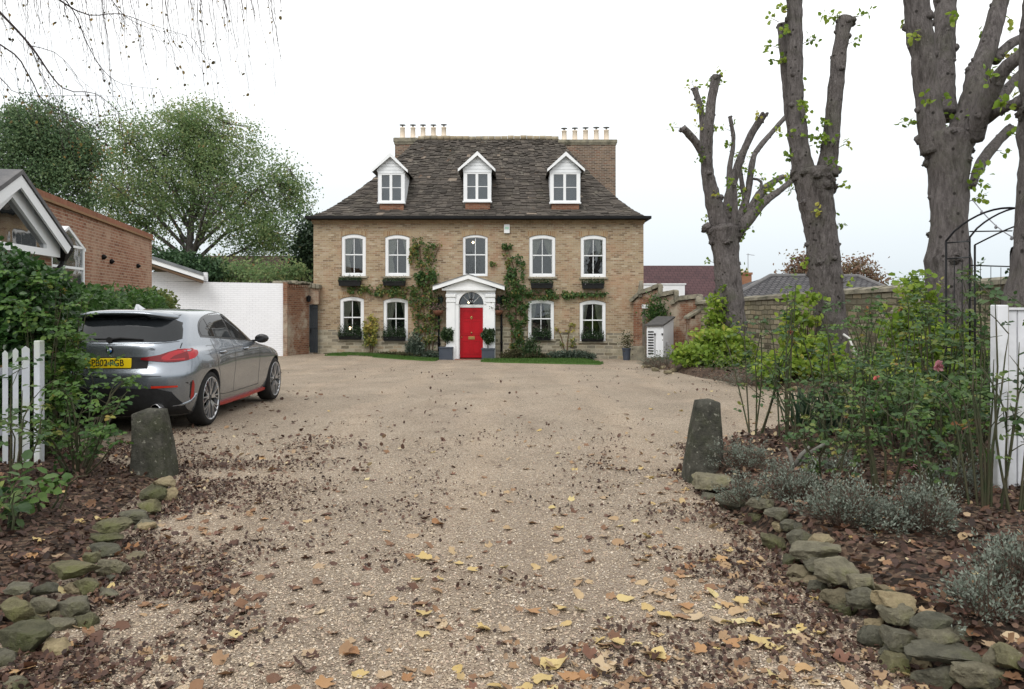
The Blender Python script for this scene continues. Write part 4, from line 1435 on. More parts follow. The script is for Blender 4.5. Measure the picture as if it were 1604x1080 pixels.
# crumbling red wall with the dark side gate, joining the house corner
a, b = PX(444, 0, 30.6), PX(484, 0, 32.25)
t, xf, L = wall_run("garden_wall", (a.x, a.y), (b.x, b.y), -.8, -.9, PX(0, 446, 30.6).z, PX(0, 449, 32.2).z, .45, m_oldwall, "crumbling red brick and plaster wall beside the dark side gate", "wall")
mb = MB()
rr = random.Random(3)
for i in range(8):
    mb.bbox(L * i / 8 + .01, L * (i + 1) / 8 - .01, -.09, .52, PX(0, 445, 31).z + rr.uniform(-.02, .03), PX(0, 441, 31).z + rr.uniform(-.03, .05), .03)
mb.build("coping", m_capstone, t, xf=xf)
mb = MB()
for i in range(11):
    mb.box(L * (i + .25) / 11, L * (i + .75) / 11, -.06, .02, PX(0, 450, 31).z, PX(0, 446, 31).z)
mb.build("corbel", m_oldwall, t, xf=xf)
# return over the gate
c_ = PX(500, 0, 32.5)
mb = MB()
yg = 32.28
k_ = yg / F
gx = lambda p: (p - CX) * k_
gzz = lambda p: CH - (p - HY) * k_
mb.box(gx(484.2), gx(499), yg, yg + .3, gzz(477), gzz(450))
mb.build("gate_lintel", m_oldwall, t)
mb = MB()
for i in range(5):
    mb.bbox(gx(471 + 6 * i), gx(476.6 + 6 * i), yg - .1, yg + .4, gzz(450) + .01 - .02 * i, gzz(441 + i * 1.2), .03)
mb.build("coping", m_capstone, t)
mb = MB()
x0, x1, z0, z1 = gx(484.5), gx(497.2), gzz(553), gzz(478)
for i in range(4):
    mb.box(x0 + (x1 - x0) * i / 4 + .004, x0 + (x1 - x0) * (i + 1) / 4 - .004, yg + .06, yg + .09, z0, z1)
mb.box(x0, x1, yg + .03, yg + .059, gzz(514.5), gzz(512))
mb.box(x0, x1, yg + .03, yg + .059, z1 - .12, z1 - .05)
g = thing("side_gate", ((x0 + x1) / 2, yg, z0), "narrow dark slate grey side gate between red wall and house corner", "gate")
mb.build("gate_boards", pm("slate_grey_boards", (.022, .027, .032), (.03, .036, .042), 4, .6, .3), g)
mb = MB()
mb.box(x0 + .03, x0 + .06, yg + .0, yg + .029, gzz(522), gzz(516))
mb.build("latch", m_black, g)
mb = MB()
mb.tube([(gx(482), yg - .02, gzz(470)), (gx(482), yg - .2, gzz(467)), (gx(485.5), yg - .2, gzz(468))], .02, 6)
mb.lathe([(0, .16), (.1, .1), (.07, -.1), (0, -.12)], (gx(485.5), yg - .2, gzz(469)), 8)
t2 = thing("wall_lamp", (gx(484), yg, gzz(470)), "small black lamp on a bracket over the dark side gate", "lamp")
mb.build("lantern", m_black, t2)

# white painted brick wall
a, b = PX(232, 0, 29.6), PX(443.5, 0, 30.55)
zt_ = PX(0, 441.5, 30.3).z
t, xf, L = wall_run("garden_wall", (a.x, a.y), (b.x, b.y), -.8, -.85, zt_, zt_ - .06, .3, m_whitewall, "long white painted brick wall behind the grey car", "wall")
mb = MB()
f0 = (322 - 232) / 211.5 * L
mb.box(.0, f0, .0, .3, zt_ + .0, zt_ + .34)
mb.build("raised_end", m_whitewall, t, xf=xf)
# pier at the right end of it
mb = MB()
mb.box(L + .002, L + .16, -.05, .33, -.85, zt_ - .02)
mb.build("end_pier", m_oldwall, t, xf=xf)

# car port roof leaning on it
Y0, Y1 = 26.6, 29.5
cp = thing("car_port", (PX(280, 0, 28).x, 28, -.6), "open car port roof with white fascia against the white wall", "car port")
def cpp(px, py, Y): return PX(px, py, Y)
mb = MB()
A, B = PX(200, 391, 28.6), PX(319, 431.5, 29.2)
for z0, z1, nm, mt, y0_, y1_ in ((0, .16, "fascia", m_white, 0, .05), (.161, .27, "roof_sheet", m_lead, -.04, 4.0), (-.10, -.02, "soffit_boards", pm("brown_soffit", (.16, .10, .06), (.12, .075, .045), 6, .8), .051, 3.6)):
    q = MB()
    P0, P1 = A + Vector((0, 0, z0 - .22)), B + Vector((0, 0, z0 - .18))
    d = Vector((-.43, 1, 0)).normalized()
    for s_, o_ in ((0, 0),):
        v = []
        for P in (P0, P1):
            for yy in (y0_, y1_):
                for zz in (0, z1 - z0):
                    v.append(P + d * yy + Vector((0, 0, zz)))
        q.add(v, [(0, 1, 3, 2), (4, 6, 7, 5), (0, 4, 5, 1), (2, 3, 7, 6), (1, 5, 7, 3), (0, 2, 6, 4)])
    q.build(nm, mt, cp, fix=True)

# tall red garden wall running back on the left
a, b = (-9.35, 15.0), (-11.35, 25.1)
zt0, zt1 = CH + 171 * 15.9 / F, CH + 103 * 25 / F
t, xf, L = wall_run("garden_wall", a, b, -.4, -.7, zt0, zt1, .35, m_redwall, "tall weathered red brick garden wall running back on the left", "wall")
def cap_run(nm, mt, y0_, y1_, za, zb_):
    mb = MB()
    mb.add([(-.02, y0_, zt0 + za), (L + .05, y0_, zt1 + za), (L + .05, y1_, zt1 + za), (-.02, y1_, zt0 + za),
            (-.02, y0_, zt0 + zb_), (L + .05, y0_, zt1 + zb_), (L + .05, y1_, zt1 + zb_), (-.02, y1_, zt0 + zb_)], [(0, 3, 2, 1), (4, 5, 6, 7), (0, 1, 5, 4), (1, 2, 6, 5), (2, 3, 7, 6), (3, 0, 4, 7)])
    mb.build(nm, mt, t, xf=xf)
cap_run("creasing_tiles", pm("creasing_tile", (.20, .13, .07), (.27, .15, .08), 6, .9, .2, .4, 30), -.07, .42, .002, .055)
cap_run("coping", m_coping, -.03, .38, .057, .19)
for (px, py) in ((140, 403), (155, 410), (214, 417)):
    mb = MB(); mb.sm = True
    # fixings on the face
    Yf = 15 + (px - 20) / (238 - 20) * 9.4
    P = PX(px, py, Yf)
    fx = a[0] + (b[0] - a[0]) * (P.y - a[1]) / (b[1] - a[1])
    mb.lathe([(.06, -.05), (.07, 0), (0, .08)], (fx + .05, P.y, P.z), 8, 'x')
    mb.build("iron_fixing", m_black, t)

# white gabled outbuilding at the far left edge, its gable facing across the drive
gx0, gy0, gang = -7.18, 11.45, rad(98)
gb = thing("outbuilding", (gx0, gy0, 0), "white gabled outbuilding with large dark gable window at the left edge", "outbuilding")
gxf = Matrix.Translation((gx0, gy0, 0)) @ Matrix.Rotation(gang, 4, 'Z')
HWd, ZAp, ZEv = 1.72, CH + 207 * 11.45 / F, CH + 96 * 13.15 / F
sl = (ZAp - ZEv) / HWd
ZTie = CH + 90 * 12.7 / F
mb = MB()
mb.box(-HWd + .1, HWd - .12, .12, 3.8, -.1, ZTie - .12)
mb.build("wall_face", m_redwall, gb, xf=gxf)
mb = MB()
inn = .33
ring(mb, [(-HWd + .1, ZTie - .119), (-HWd + .1, ZEv - .04), (0, ZAp - .07), (HWd - .1, ZEv - .04), (HWd - .1, ZTie - .119)],
     [(-HWd + .75, ZTie - .01), (-HWd + .75, ZTie + .04), (0, ZAp - inn), (HWd - .60, ZTie + .06), (HWd - .60, ZTie - .01)], 0, .12)
mb.build("gable_frame", m_white, gb, xf=gxf, fix=True)
mb = MB()
mb.prism([(-HWd + .7, ZTie - .03), (-HWd + .7, ZTie + .05), (0, ZAp - inn + .02), (HWd - .55, ZTie + .05), (HWd - .55, ZTie - .03)], .05, .06)
mb.build("gable_glass", glass("dark_gable_glass", (.02, .024, .024), .75), gb, xf=gxf, fix=True)
mb = MB()
mb.box(-HWd + .6, HWd - .5, 1.2, 1.24, ZTie - .1, ZAp - .3)
mb.build("room_back", pm("room_ochre", (.11, .09, .06), (.06, .05, .035), 1.0, .9), gb, xf=gxf)
mb = MB()
for sx in (1, -1):
    e = HWd + .05
    z0_ = ZEv - .05 * sl
    mb.add([(0, -.14, ZAp + .0), (e * sx, -.14, z0_), (e * sx, 4, z0_), (0, 4, ZAp), (0, -.14, ZAp + .07), (e * sx, -.14, z0_ + .07), (e * sx, 4, z0_ + .07), (0, 4, ZAp + .07)],
           [(0, 3, 2, 1), (4, 5, 6, 7), (0, 1, 5, 4), (1, 2, 6, 5), (2, 3, 7, 6)])
mb.build("roof", pm("dark_slate_roof", (.085, .085, .09), (.13, .125, .125), 6, .75, .3, .4, 20), gb, xf=gxf, fix=True)
mb = MB()
mb.prism([(0, ZAp - .012), (HWd + .03, ZEv - .02 - .03 * sl), (HWd - .10, ZEv - .15), (0, ZAp - .19), (-HWd + .10, ZEv - .15), (-HWd - .03, ZEv - .02 - .03 * sl)], -.12, -.085)
mb.build("bargeboard", m_white, gb, xf=gxf, fix=True)
mb = MB()
hx_ = HWd + .02
mb.bbox(hx_ - .12, hx_ + .16, -.10, .14, ZEv - .10, ZEv + .03, .01)
mb.add([(hx_ - .11, -.09, ZEv - .10), (hx_ + .15, -.09, ZEv - .10), (hx_ + .15, .13, ZEv - .10), (hx_ - .11, .13, ZEv - .10),
        (hx_ - .03, -.03, ZEv - .26), (hx_ + .07, -.03, ZEv - .26), (hx_ + .07, .07, ZEv - .26), (hx_ - .03, .07, ZEv - .26)],
       [(0, 4, 5, 1), (1, 5, 6, 2), (2, 6, 7, 3), (3, 7, 4, 0)])
mb.tube([(hx_ + .02, .02, ZEv - .25), (hx_ + .0, .03, ZEv - .33), (hx_ - .08, .06, ZEv - .40), (hx_ - .08, .06, .2)], .035, 8)
mb.build("rain_hopper", m_black, gb, xf=gxf)

# glazed porch with a white gabled front standing behind it
YP = 14.6
kp = YP / F
QX = lambda p: (p - CX) * kp
QZ = lambda p: CH - (p - HY) * kp
gp = thing("glazed_porch", (-8.15, YP, -.1), "small white framed glass porch against the red brick wall", "porch")
pxf = Matrix.Translation((-8.15, YP, 0)) @ Matrix.Rotation(rad(98), 4, 'Z')
m_clear = glass("clear_glass", (.5, .55, .57), .16)
hw, ze, zt_, zb_, dp = .72, QZ(385), QZ(357), -.2, .95
T = .05
mb = MB()
for x in (-hw, hw):
    for y in (0, dp):
        mb.box(x - T / 2, x + T / 2, y - T / 2, y + T / 2, zb_, ze)
for y in (0, dp):
    for sx in (-1, 1):
        mb.obox((0, y, zt_), (sx * (hw + .08), y, ze - .04), T, T, (0, 1, 0))
mb.obox((0, -.02, zt_), (0, dp, zt_), T, T)
for z in (ze, QZ(419)):
    mb.box(-hw, hw, -.02, .02, z - .022, z + .022)
mb.build("frame", m_white, gp, xf=pxf)
mb = MB()
mb.box(-hw, hw, -.004, .004, zb_, ze)
mb.prism([(-hw, ze + .023), (hw, ze + .023), (0, zt_ - .03)], -.004, .004)
mb.build("glass_pane", m_clear, gp, xf=pxf)
mb = MB()
for sx in (-1, 1):
    mb.add([(0, -.03, zt_ + .03), (sx * (hw + .1), -.03, ze - .02), (sx * (hw + .1), dp, ze - .02), (0, dp, zt_ + .03)], [(0, 1, 2, 3)])
mb.build("roof_glass", glass("milky_roof_glass", (.62, .68, .72), .6, .25), gp, xf=pxf)
mb = MB()
mb.box(-.34, .34, dp - .1, dp - .04, zb_, QZ(405))
mb.box(-.42, .42, dp - .14, dp - .02, QZ(405) + .001, QZ(400))
mb.prism([(-.36, QZ(399.9)), (.36, QZ(399.9)), (.24, QZ(394)), (0, QZ(391)), (-.24, QZ(394))], dp - .12, dp - .04)
dr = mb.build("inner_door", m_white, gp, xf=pxf, fix=True)
mb = MB()
for c0 in (-.28, .03):
    mb.box(c0, c0 + .25, dp - .115, dp - .101, QZ(428), QZ(410))
mb.build("door_glass", m_glass, dr, xf=pxf)

# ------------------------------------------------------------------ hedges
m_laurel = leafmat("glossy_hedge_leaf", [(0, (.014, .036, .013)), (.45, (.034, .085, .022)), (.8, (.060, .140, .032)), (.95, (.10, .19, .04)), (1, (.18, .11, .045))], .34, .3, .5)
m_laurel2 = leafmat("mid_hedge_leaf", [(0, (.022, .058, .016)), (.5, (.055, .125, .028)), (.85, (.095, .19, .045)), (1, (.15, .24, .06))], .45, .38, .4)
m_twig = pm("dark_twig", (.045, .034, .024), (.07, .055, .04), 12, .9, .1)
def hedge(name, label, path, wd, heights, n, size, mat, cat="hedge"):
    """hedge body along a plan path: leaves thick on the outside, a twiggy core inside"""
    seg = [(Vector((path[i][0], path[i][1])), Vector((path[i + 1][0], path[i + 1][1])), heights[i], heights[i + 1]) for i in range(len(path) - 1)]
    Ls = np.array([(b_ - a_).length for a_, b_, _, _ in seg])
    t = thing(name, (path[0][0], path[0][1], gz(*path[0])), label, cat)
    mb = MB()
    for a_, b_, ha, hb in seg:
        for u in np.linspace(.05, .95, max(3, int((b_ - a_).length * 3))):
            p = a_ + (b_ - a_) * u
            h = ha + (hb - ha) * u
            g = floor_z(p.x, p.y)
            mb.tube([(p.x, p.y, g - .05), (p.x + random.uniform(-.1, .1), p.y + random.uniform(-.1, .1), g + h * .5), (p.x + random.uniform(-.25, .25), p.y + random.uniform(-.2, .2), g + h * .93)], [.022, .015, .005], 5)
    mb.build("stem", m_twig, t)
    # dark mass of inner leaves
    P, R, NR = [], [], []
    idx = RNG.choice(len(seg), size=n, p=Ls / Ls.sum())
    for i in idx:
        a_, b_, ha, hb = seg[i]
        u = RNG.random()
        p = a_ + (b_ - a_) * u
        h = ha + (hb - ha) * u
        d = (b_ - a_).normalized()
        nrm = Vector((d.y, -d.x))
        th = RNG.uniform(-.35 * math.pi, 1.25 * math.pi)
        bulge = 1 + .22 * nz((p.x, p.y, th), 1.1, 4) + .12 * nz((p.x, p.y, th), 3.1, 8)
        rr_ = RNG.random() ** .28 * bulge
        cx_, cz_ = math.cos(th), math.sin(th)
        s_ = math.copysign(abs(cx_) ** .6, cx_) * wd / 2 * rr_
        zz = h * .5 + math.copysign(abs(cz_) ** .6, cz_) * h * .5 * rr_
        P.append((p.x + nrm.x * s_, p.y + nrm.y * s_, gz(p.x, p.y) + max(.03, zz)))
        NR.append((nrm.x * cx_, nrm.y * cx_, cz_ + .3))
        R.append(min(1, max(0, RNG.normal(.5, .22) + .22 * nz((p.x, p.y, th * 2), 2.0))))
    leaves("foliage", np.array(P), size, mat, t, rnd=np.array(R), nrm=np.array(NR), nrm_bias=.7, tmpl='6', axis=(0, 0, -.3), axis_bias=.5)
    return t
hedge("hedge", "tall dark glossy evergreen hedge above the white picket gate", [(-6.6, 7.9), (-5.3, 7.9), (-4.55, 8.0)], .95, [2.16, 2.14, 1.78], 15000, .085, m_laurel)
hedge("hedge", "lower mid-green hedge running back on the left of the grey car", [(-5.15, 8.4), (-6.3, 10.0), (-7.0, 13.0), (-8.1, 17.5), (-9.3, 20.5)], .9, [1.72, 1.76, 1.80, 1.95, 2.0], 17000, .095, m_laurel2)
hedge("shrub", "pale yellow-green shrub at the foot of the tall red wall", [(-9.5, 20.6), (-10.1, 22.5)], 1.3, [2.1, 2.2], 2600, .12, leafmat("pale_shrub_leaf", [(0, (.06, .10, .03)), (.6, (.14, .19, .05)), (1, (.28, .28, .09))], .6, .35), "shrub")

# ------------------------------------------------------------------ picket gate standing open on the left
m_picket = pm("white_picket_paint", (.52, .54, .58), (.44, .46, .50), 4, .6, .3, .15, 18, c3=(.45, .48, .42), s3=3)
pg = thing("picket_gate", (-3.9, 7.0, .05), "white picket gate half buried in hedge and roses on the left", "gate")
pa, pb = Vector((-5.02, 6.66, .04)), Vector((-4.36, 7.14, .04))
pa2 = pa + (pa - pb) * .9
d = (pb - pa).normalized()
npk = 21
Ltot = (pb - pa2).length
for i in range(npk):
    p = pa2 + d * (Ltot * i / (npk - 1))
    mb = MB()
    w_ = .021
    h0, h1 = .06, 1.07 + .02 * math.sin(i)
    n_ = Vector((-d.y, d.x, 0))
    if i == npk - 1:
        w_ = .03
    v = []
    for q in (-1, 1):
        for s_ in (-1, 1):
            v.append((p + d * w_ * s_ + n_ * .012 * q))
    A_ = [v[0], v[1], v[3], v[2]]
    vs = [Vector((q.x, q.y, h0)) for q in A_] + [Vector((q.x, q.y, h1)) for q in A_] + [Vector((p.x + n_.x * .012 * s_, p.y + n_.y * .012 * s_, h1 + .025)) for s_ in (-1, 1)]
    mb.add(vs, [(0, 3, 2, 1), (0, 1, 5, 4), (1, 2, 6, 5), (2, 3, 7, 6), (3, 0, 4, 7), (4, 5, 8), (6, 7, 9), (5, 6, 9, 8), (7, 4, 8, 9)])
    mb.build("picket", m_picket, pg, fix=True)
for z in (.32, .85):
    mb = MB()
    n_ = Vector((-d.y, d.x, 0)) * .04
    mb.obox(pa2 + n_ + Vector((0, 0, z)), pb + n_ + Vector((0, 0, z)), .035, .07)
    mb.build("rail", m_picket, pg)
pp = pb + d * .10
mb = MB()
mb.bbox(pp.x - .028, pp.x + .028, pp.y - .03, pp.y + .05, .0, 1.16, .008)
mb.build("gate_stile", m_picket, pg)

# ------------------------------------------------------------------ stone garden wall on the right
m_rightwall = brick("old_rubble_wall", [(0.11, 0.095, 0.065), (0.30, 0.265, 0.18), (0.42, 0.37, 0.255), (0.19, 0.175, 0.125), (0.50, 0.45, 0.33), (0.33, 0.25, 0.15)],
                    (0.13, 0.115, 0.08), bw=0.40, bh=0.15, ms=0.022, stain=(0.15, 0.14, 0.07), stain_scale=.8, stain_lo=.54, stain_hi=.74, bump=.8, distort=.11, pale=(.42, .40, .32))
a, b = (7.05, 30.4), (10.2, 9.5)
zc0, zc1 = CH + 3 * 30.4 / F, CH + 54 * 11.5 / F
zend = zc0 + (zc1 - zc0) * 1.1
t, xf, L = wall_run("garden_wall", a, b, -.8, -.3, zc0, zend, .42, m_rightwall, "long lichened stone garden wall with stone coping behind the lime trees", "wall")
mb = MB()
rr = random.Random(9)
n = 44
for i in range(n):
    u0, u1 = i / n, (i + 1) / n
    z0, z1 = zc0 + (zend - zc0) * u0, zc0 + (zend - zc0) * u1
    j = rr.uniform(-.012, .012)
    mb.add([(L * u0 + .006, -.07, z0 + .003), (L * u1 - .006, -.07, z1 + .003), (L * u1 - .006, .49, z1 + .003), (L * u0 + .006, .49, z0 + .003),
            (L * u0 + .006, -.05, z0 + .10 + j), (L * u1 - .006, -.05, z1 + .10 + j), (L * u1 - .006, .47, z1 + .10 + j), (L * u0 + .006, .47, z0 + .10 + j),
            (L * u0 + .006, .21, z0 + .17 + j), (L * u1 - .006, .21, z1 + .17 + j)],
           [(0, 3, 2, 1), (0, 1, 5, 4), (2, 3, 7, 6), (4, 5, 9, 8), (6, 7, 8, 9), (0, 4, 8, 7, 3), (1, 2, 6, 9, 5)])
mb.build("coping", m_capstone, t, xf=xf, fix=True)
# stepped brick buttresses with stone caps
for px, Yb in ((1408, 17.6), (1098, 30.2)):
    u = (30.4 - Yb) / (30.4 - 9.5)
    X = L * u
    zz = zc0 + (zend - zc0) * u
    mb = MB()
    mb.box(X - .22, X + .22, -.42, -.002, -.8, zz - .55)
    mb.box(X - .22, X + .22, -.22, -.002, zz - .549, zz - .28)
    q = mb.build("buttress", m_oldwall, t, xf=xf)
    mb = MB()
    mb.add([(X - .27, -.50, zz - .55), (X + .27, -.50, zz - .55), (X + .27, -.0, zz - .25), (X - .27, 0, zz - .25), (X - .27, -.50, zz - .47), (X + .27, -.50, zz - .47), (X + .27, -.0, zz - .17), (X - .27, 0, zz - .17)],
           [(0, 3, 2, 1), (4, 5, 6, 7), (0, 1, 5, 4), (1, 2, 6, 5), (2, 3, 7, 6), (3, 0, 4, 7)])
    mb.build("buttress_cap", m_capstone, q, xf=xf)

# swept, stepped wall from the house corner
sw = thing("stepped_wall", (PX(1045, 0, 30.9).x, 30.9, -.7), "stepped and swept old brick wall with stone coping at the right house corner", "wall")
Ys = lambda p: 32.3 - (p - 1000) / 100 * 1.8
def SP(px, py, dy=0.0):
    Y = Ys(px)
    v = PX(px, py, Y)
    return Vector((v.x, v.y + dy, v.z))
steps = [[(992, 473), (1005, 461), (1018, 456), (1035, 450.5)], [(1027, 468), (1040, 464), (1060, 460)], [(1056, 476), (1070, 470), (1098, 467)]]
tops = [(992, 474), (1005, 462), (1036, 452), (1037, 466), (1061, 461), (1062, 473), (1098, 468), (1100, 482)]
mb = MB()
mw = []
for i in range(len(tops) - 1):
    (p0, y0), (p1, y1) = tops[i], tops[i + 1]
    A0, A1 = SP(p0, y0), SP(p1, y1)
    B0, B1 = Vector((A0.x, A0.y, -1)), Vector((A1.x, A1.y, -1))
    o_ = Vector((.12, .38, 0))
    mb.add([B0, B1, A1, A0, B0 + o_, B1 + o_, A1 + o_, A0 + o_], [(0, 1, 2, 3), (7, 6, 5, 4), (3, 2, 6, 7), (1, 5, 6, 2), (0, 3, 7, 4)])
mb.build("wall_face", m_oldwall, sw)
rs = random.Random(4)
for st in steps:
    mb = MB()
    pts = [SP(p, y - 1.2, .18) for p, y in st]
    for i in range(len(pts) - 1):
        for q in range(2):
            a_, b_ = pts[i].lerp(pts[i + 1], q / 2 + .01), pts[i].lerp(pts[i + 1], (q + 1) / 2 - .01)
            j = Vector((0, 0, rs.uniform(-.02, .02)))
            mb.obox(a_ + j, b_ + j + Vector((0, 0, rs.uniform(-.02, .02))), .52, rs.uniform(.11, .15))
            mb.obox(a_ + j + Vector((0, 0, .085)), b_ + j + Vector((0, 0, .085)), .30, .06)
    e_ = pts[-1]
    mb.bbox(e_.x - .11, e_.x + .07, e_.y - .30, e_.y + .24, e_.z - .34, e_.z + .10, .045)
    mb.build("coping", m_capstone, sw)
mb = MB(); mb.sm = True
e_ = SP(1004, 458, .1)
mb.tube([e_ + Vector((0, 0, -.2)), e_, e_ + Vector((.01, 0, .25)), e_ + Vector((.02, 0, .47))], [.16, .12, .09, .06], 9, True, .25, 7)
mb.build("finial", m_capstone, sw)
mb = MB(); mb.sm = True
e_ = SP(1095, 472, -.05)
mb.tube([e_ + Vector((0, 0, -.15)), e_ + Vector((0, 0, .0)), e_ + Vector((0, 0, .16)), e_ + Vector((0, 0, .21))], [.16, .17, .14, .05], 9, True, .15, 6)
mb.build("finial", m_capstone, sw)
# drain post with white cap in the corner
mb = MB()
e_ = SP(1007, 480, -.45)
mb.box(e_.x - .09, e_.x + .03, e_.y - .05, e_.y + .05, -.75, e_.z - .1)
pst = thing("timber_post", (e_.x, e_.y, -.75), "weathered grey timber post with a white box on top by the house corner", "post")
mb.build("post", pm("grey_timber", (.13, .115, .10), (.20, .18, .15), 8, .9, .1, .4, 30), pst)
mb = MB()
mb.bbox(e_.x - .11, e_.x + .12, e_.y - .12, e_.y + .06, e_.z - .09, e_.z + .06, .01)
mb.build("white_box", m_white, pst)
# green shrub above the shed
n = 900
c_ = SP(1024, 490, -.5)
P = c_ + Vector((0, 0, 0)) + 0 * c_
P = np.array(c_) + RNG.normal(size=(n, 3)) * np.array([.22, .12, .30])
sh = thing("wall_shrub", (c_.x, c_.y, -.6), "dark green shrub growing between house corner and white shed roof", "shrub")
leaves("foliage", P, .11, m_laurel2, sh)
mb = MB()
mb.tube([(c_.x, c_.y, -.7), (c_.x + .05, c_.y, .2), (c_.x, c_.y, c_.z)], [.03, .025, .01], 6)
mb.build("stem", m_twig, sh)

# white store with a sloping felt roof
YS = 29.3
ks = YS / F
X = lambda p: (p - CX) * ks
Z = lambda p: CH - (p - HY) * ks
st = thing("garden_store", (X(1040), YS, Z(558)), "small white timber garden store with sloping dark roof and louvred door", "shed")
mb = MB()
zb_ = Z(562)
P0 = Vector((X(1014.5), YS + .2, 0)); P1 = Vector((X(1039), YS, 0)); P2 = Vector((X(1065.5), YS + 1.2, 0)); P3 = P0 + (P2 - P1)
zr = {0: Z(511), 1: Z(510), 2: Z(499), 3: Z(499)}
Q = [P0, P1, P2, P3]
vs = [Vector((q.x, q.y, zb_)) for q in Q] + [Vector((q.x, q.y, zr[i] - .02)) for i, q in enumerate(Q)]
mb.add(vs, [(0, 1, 5, 4), (1, 2, 6, 5), (2, 3, 7, 6), (3, 0, 4, 7), (4, 5, 6, 7)])
mb.build("wall_face", m_whitewood, st)
mb = MB()
ce = (P0 + P2) / 2
vs = []
for dz in (0, .06):
    for i, q in enumerate(Q):
        e_ = ce + (q - ce) * 1.12
        vs.append(Vector((e_.x, e_.y, zr[i] + dz + (.0 if i > 1 else -.02))))
mb.add(vs, [(0, 3, 2, 1), (4, 5, 6, 7), (0, 1, 5, 4), (1, 2, 6, 5), (2, 3, 7, 6), (3, 0, 4, 7)])
mb.build("roof", pm("felt_roof", (.055, .055, .055), (.09, .085, .08), 8, .9, .2, .3, 40), st)
mb = MB()
dd = (P1 - P0)
nn = Vector((dd.y, -dd.x, 0)).normalized()
for i in range(9):
    z = zb_ + .18 + i * .1
    mb.obox(P0 + dd * .08 + nn * .01 + Vector((0, 0, z)), P0 + dd * .42 + nn * .01 + Vector((0, 0, z)), .02, .045)
mb.build("louvre", m_black, st)
mb = MB()
mb.obox(P0 + dd * .50 + nn * .012 + Vector((0, 0, zb_ + .12)), P0 + dd * .50 + nn * .012 + Vector((0, 0, Z(524))), .012, .02)
for u in (.5, .94):
    mb.obox(P0 + dd * u + nn * .02 + Vector((0, 0, Z(525))), P0 + dd * u + nn * .02 + Vector((0, 0, Z(522.5))), .05, .05)
mb.build("hinge", m_black, st)
mb = MB()
d2 = (P2 - P1)
n2 = Vector((d2.y, -d2.x, 0)).normalized()
p = P1 + d2 * .3 + n2 * .04
mb.box(p.x - .05, p.x + .05, p.y - .05, p.y + .05, Z(541), Z(536))
mb.tube([(p.x, p.y - .03, Z(541)), (p.x + .02, p.y - .04, Z(548)), (p.x + .01, p.y, Z(556))], .02, 6)
mb.build("water_tap", pm("grey_plastic", (.3, .3, .3), (.25, .25, .25), 5, .6), st)
# mossy stone trough and dark pot at the house corner
mb = MB()
k_ = 31.2 / F
mb.bbox((987 - CX) * k_, (1012 - CX) * k_, 31.2, 31.7, -.9, CH - (543 - HY) * k_, .05)
tr = thing("stone_trough", ((1000 - CX) * k_, 31.4, -.75), "mossy square stone block beside the house corner", "stone block")
mb.build("block", m_capstone, tr)
mb = MB()
mb.lathe([(.13, 0), (.17, .45), (.19, .45), (.19, .5), (.15, .5), (.14, .44)], ((982 - CX) * k_, 31.3, gz(4.4, 31.3) - .02), 16)
tp = thing("flower_pot", ((982 - CX) * k_, 31.3, gz(4.4, 31.3)), "tall dark pot with a small plant at the right house corner", "pot")
mb.build("pot", m_slatepot, tp)
n = 200
leaves("plant", np.array([(982 - CX) * k_, 31.3, gz(4.4, 31.3) + .75]) + RNG.normal(size=(n, 3)) * np.array([.12, .1, .2]), .09, m_dry, tp)

# ------------------------------------------------------------------ neighbouring houses beyond the walls
m_plum = brick("plum_roof_tile", [(.075, .040, .045), (.10, .052, .055), (.088, .046, .05)], (.035, .02, .022), bw=.33, bh=.29, ms=.02, bump=.5, rough=.8)
YN = 47.0
kn = YN / F
X = lambda p: (p - CX) * kn
Z = lambda p: CH - (p - HY) * kn
nh = thing("neighbour_house", (X(1080), YN, -.8), "neighbouring house with plum tiled roof and white flat dormer beyond the wall", "house")
mb = MB()
x0, x1 = X(985), X(1172)
mb.add([(x0, YN, Z(473)), (x1, YN, Z(473)), (x1, YN + 4.2, Z(420) + .35), (x0, YN + 4.2, Z(420) + .35)], [(0, 1, 2, 3)])
mb.add([(x1, YN + 4.2, Z(420) + .35), (x0, YN + 4.2, Z(420) + .35), (x0, YN + 8.4, Z(473)), (x1, YN + 8.4, Z(473))], [(0, 1, 2, 3)])
r_ = mb.build("roof", m_plum, nh)
mb = MB()
mb.box(x0 + .3, x1 - .3, YN + .25, YN + 8.2, -1.2, Z(473) - .02)
mb.build("wall", m_redwall, nh)
mb = MB()
mb.box(X(1006), X(1075), YN + .4, YN + 3.6, Z(474), Z(446))
mb.box(X(1004), X(1077), YN + .35, YN + 3.6, Z(446) + .002, Z(444))
mb.build("dormer", m_white, r_)
mb = MB()
xr = x1 + .05
kk = (YN + 4.3) / F
cx0, cx1 = (1157.5 - CX) * kk, (1174.5 - CX) * kk
mb.box(cx0, cx1, YN + 3.9, YN + 4.6, 0, CH + (HY - 431) * kk)
mb.box(cx0 - .05, cx1 + .05, YN + 3.85, YN + 4.65, CH + (HY - 431) * kk + .002, CH + (HY - 427.5) * kk)
ch = mb.build("chimney", brick("orange_brick", [(.36, .15, .08), (.42, .19, .10)], (.3, .22, .16)), nh)
mb = MB()
zt_ = CH + (HY - 427.5) * kk
for q in (.25, .7):
    mb.lathe([(.1, 0), (.09, .25)], (cx0 + (cx1 - cx0) * q, YN + 4.2, zt_), 10)
mb.build("chimney_pot", m_pot, ch)
mb = MB()
ax_ = (1171 - CX) * kk
mb.tube([(ax_, YN + 4.2, zt_ - .2), (ax_, YN + 4.2, CH + (HY - 397.5) * kk)], .022, 5)
z_ = CH + (HY - 399) * kk
mb.tube([(ax_ - .1, YN + 4.2, z_), (ax_ + .42, YN + 4.2, z_ - .06)], .014, 5)
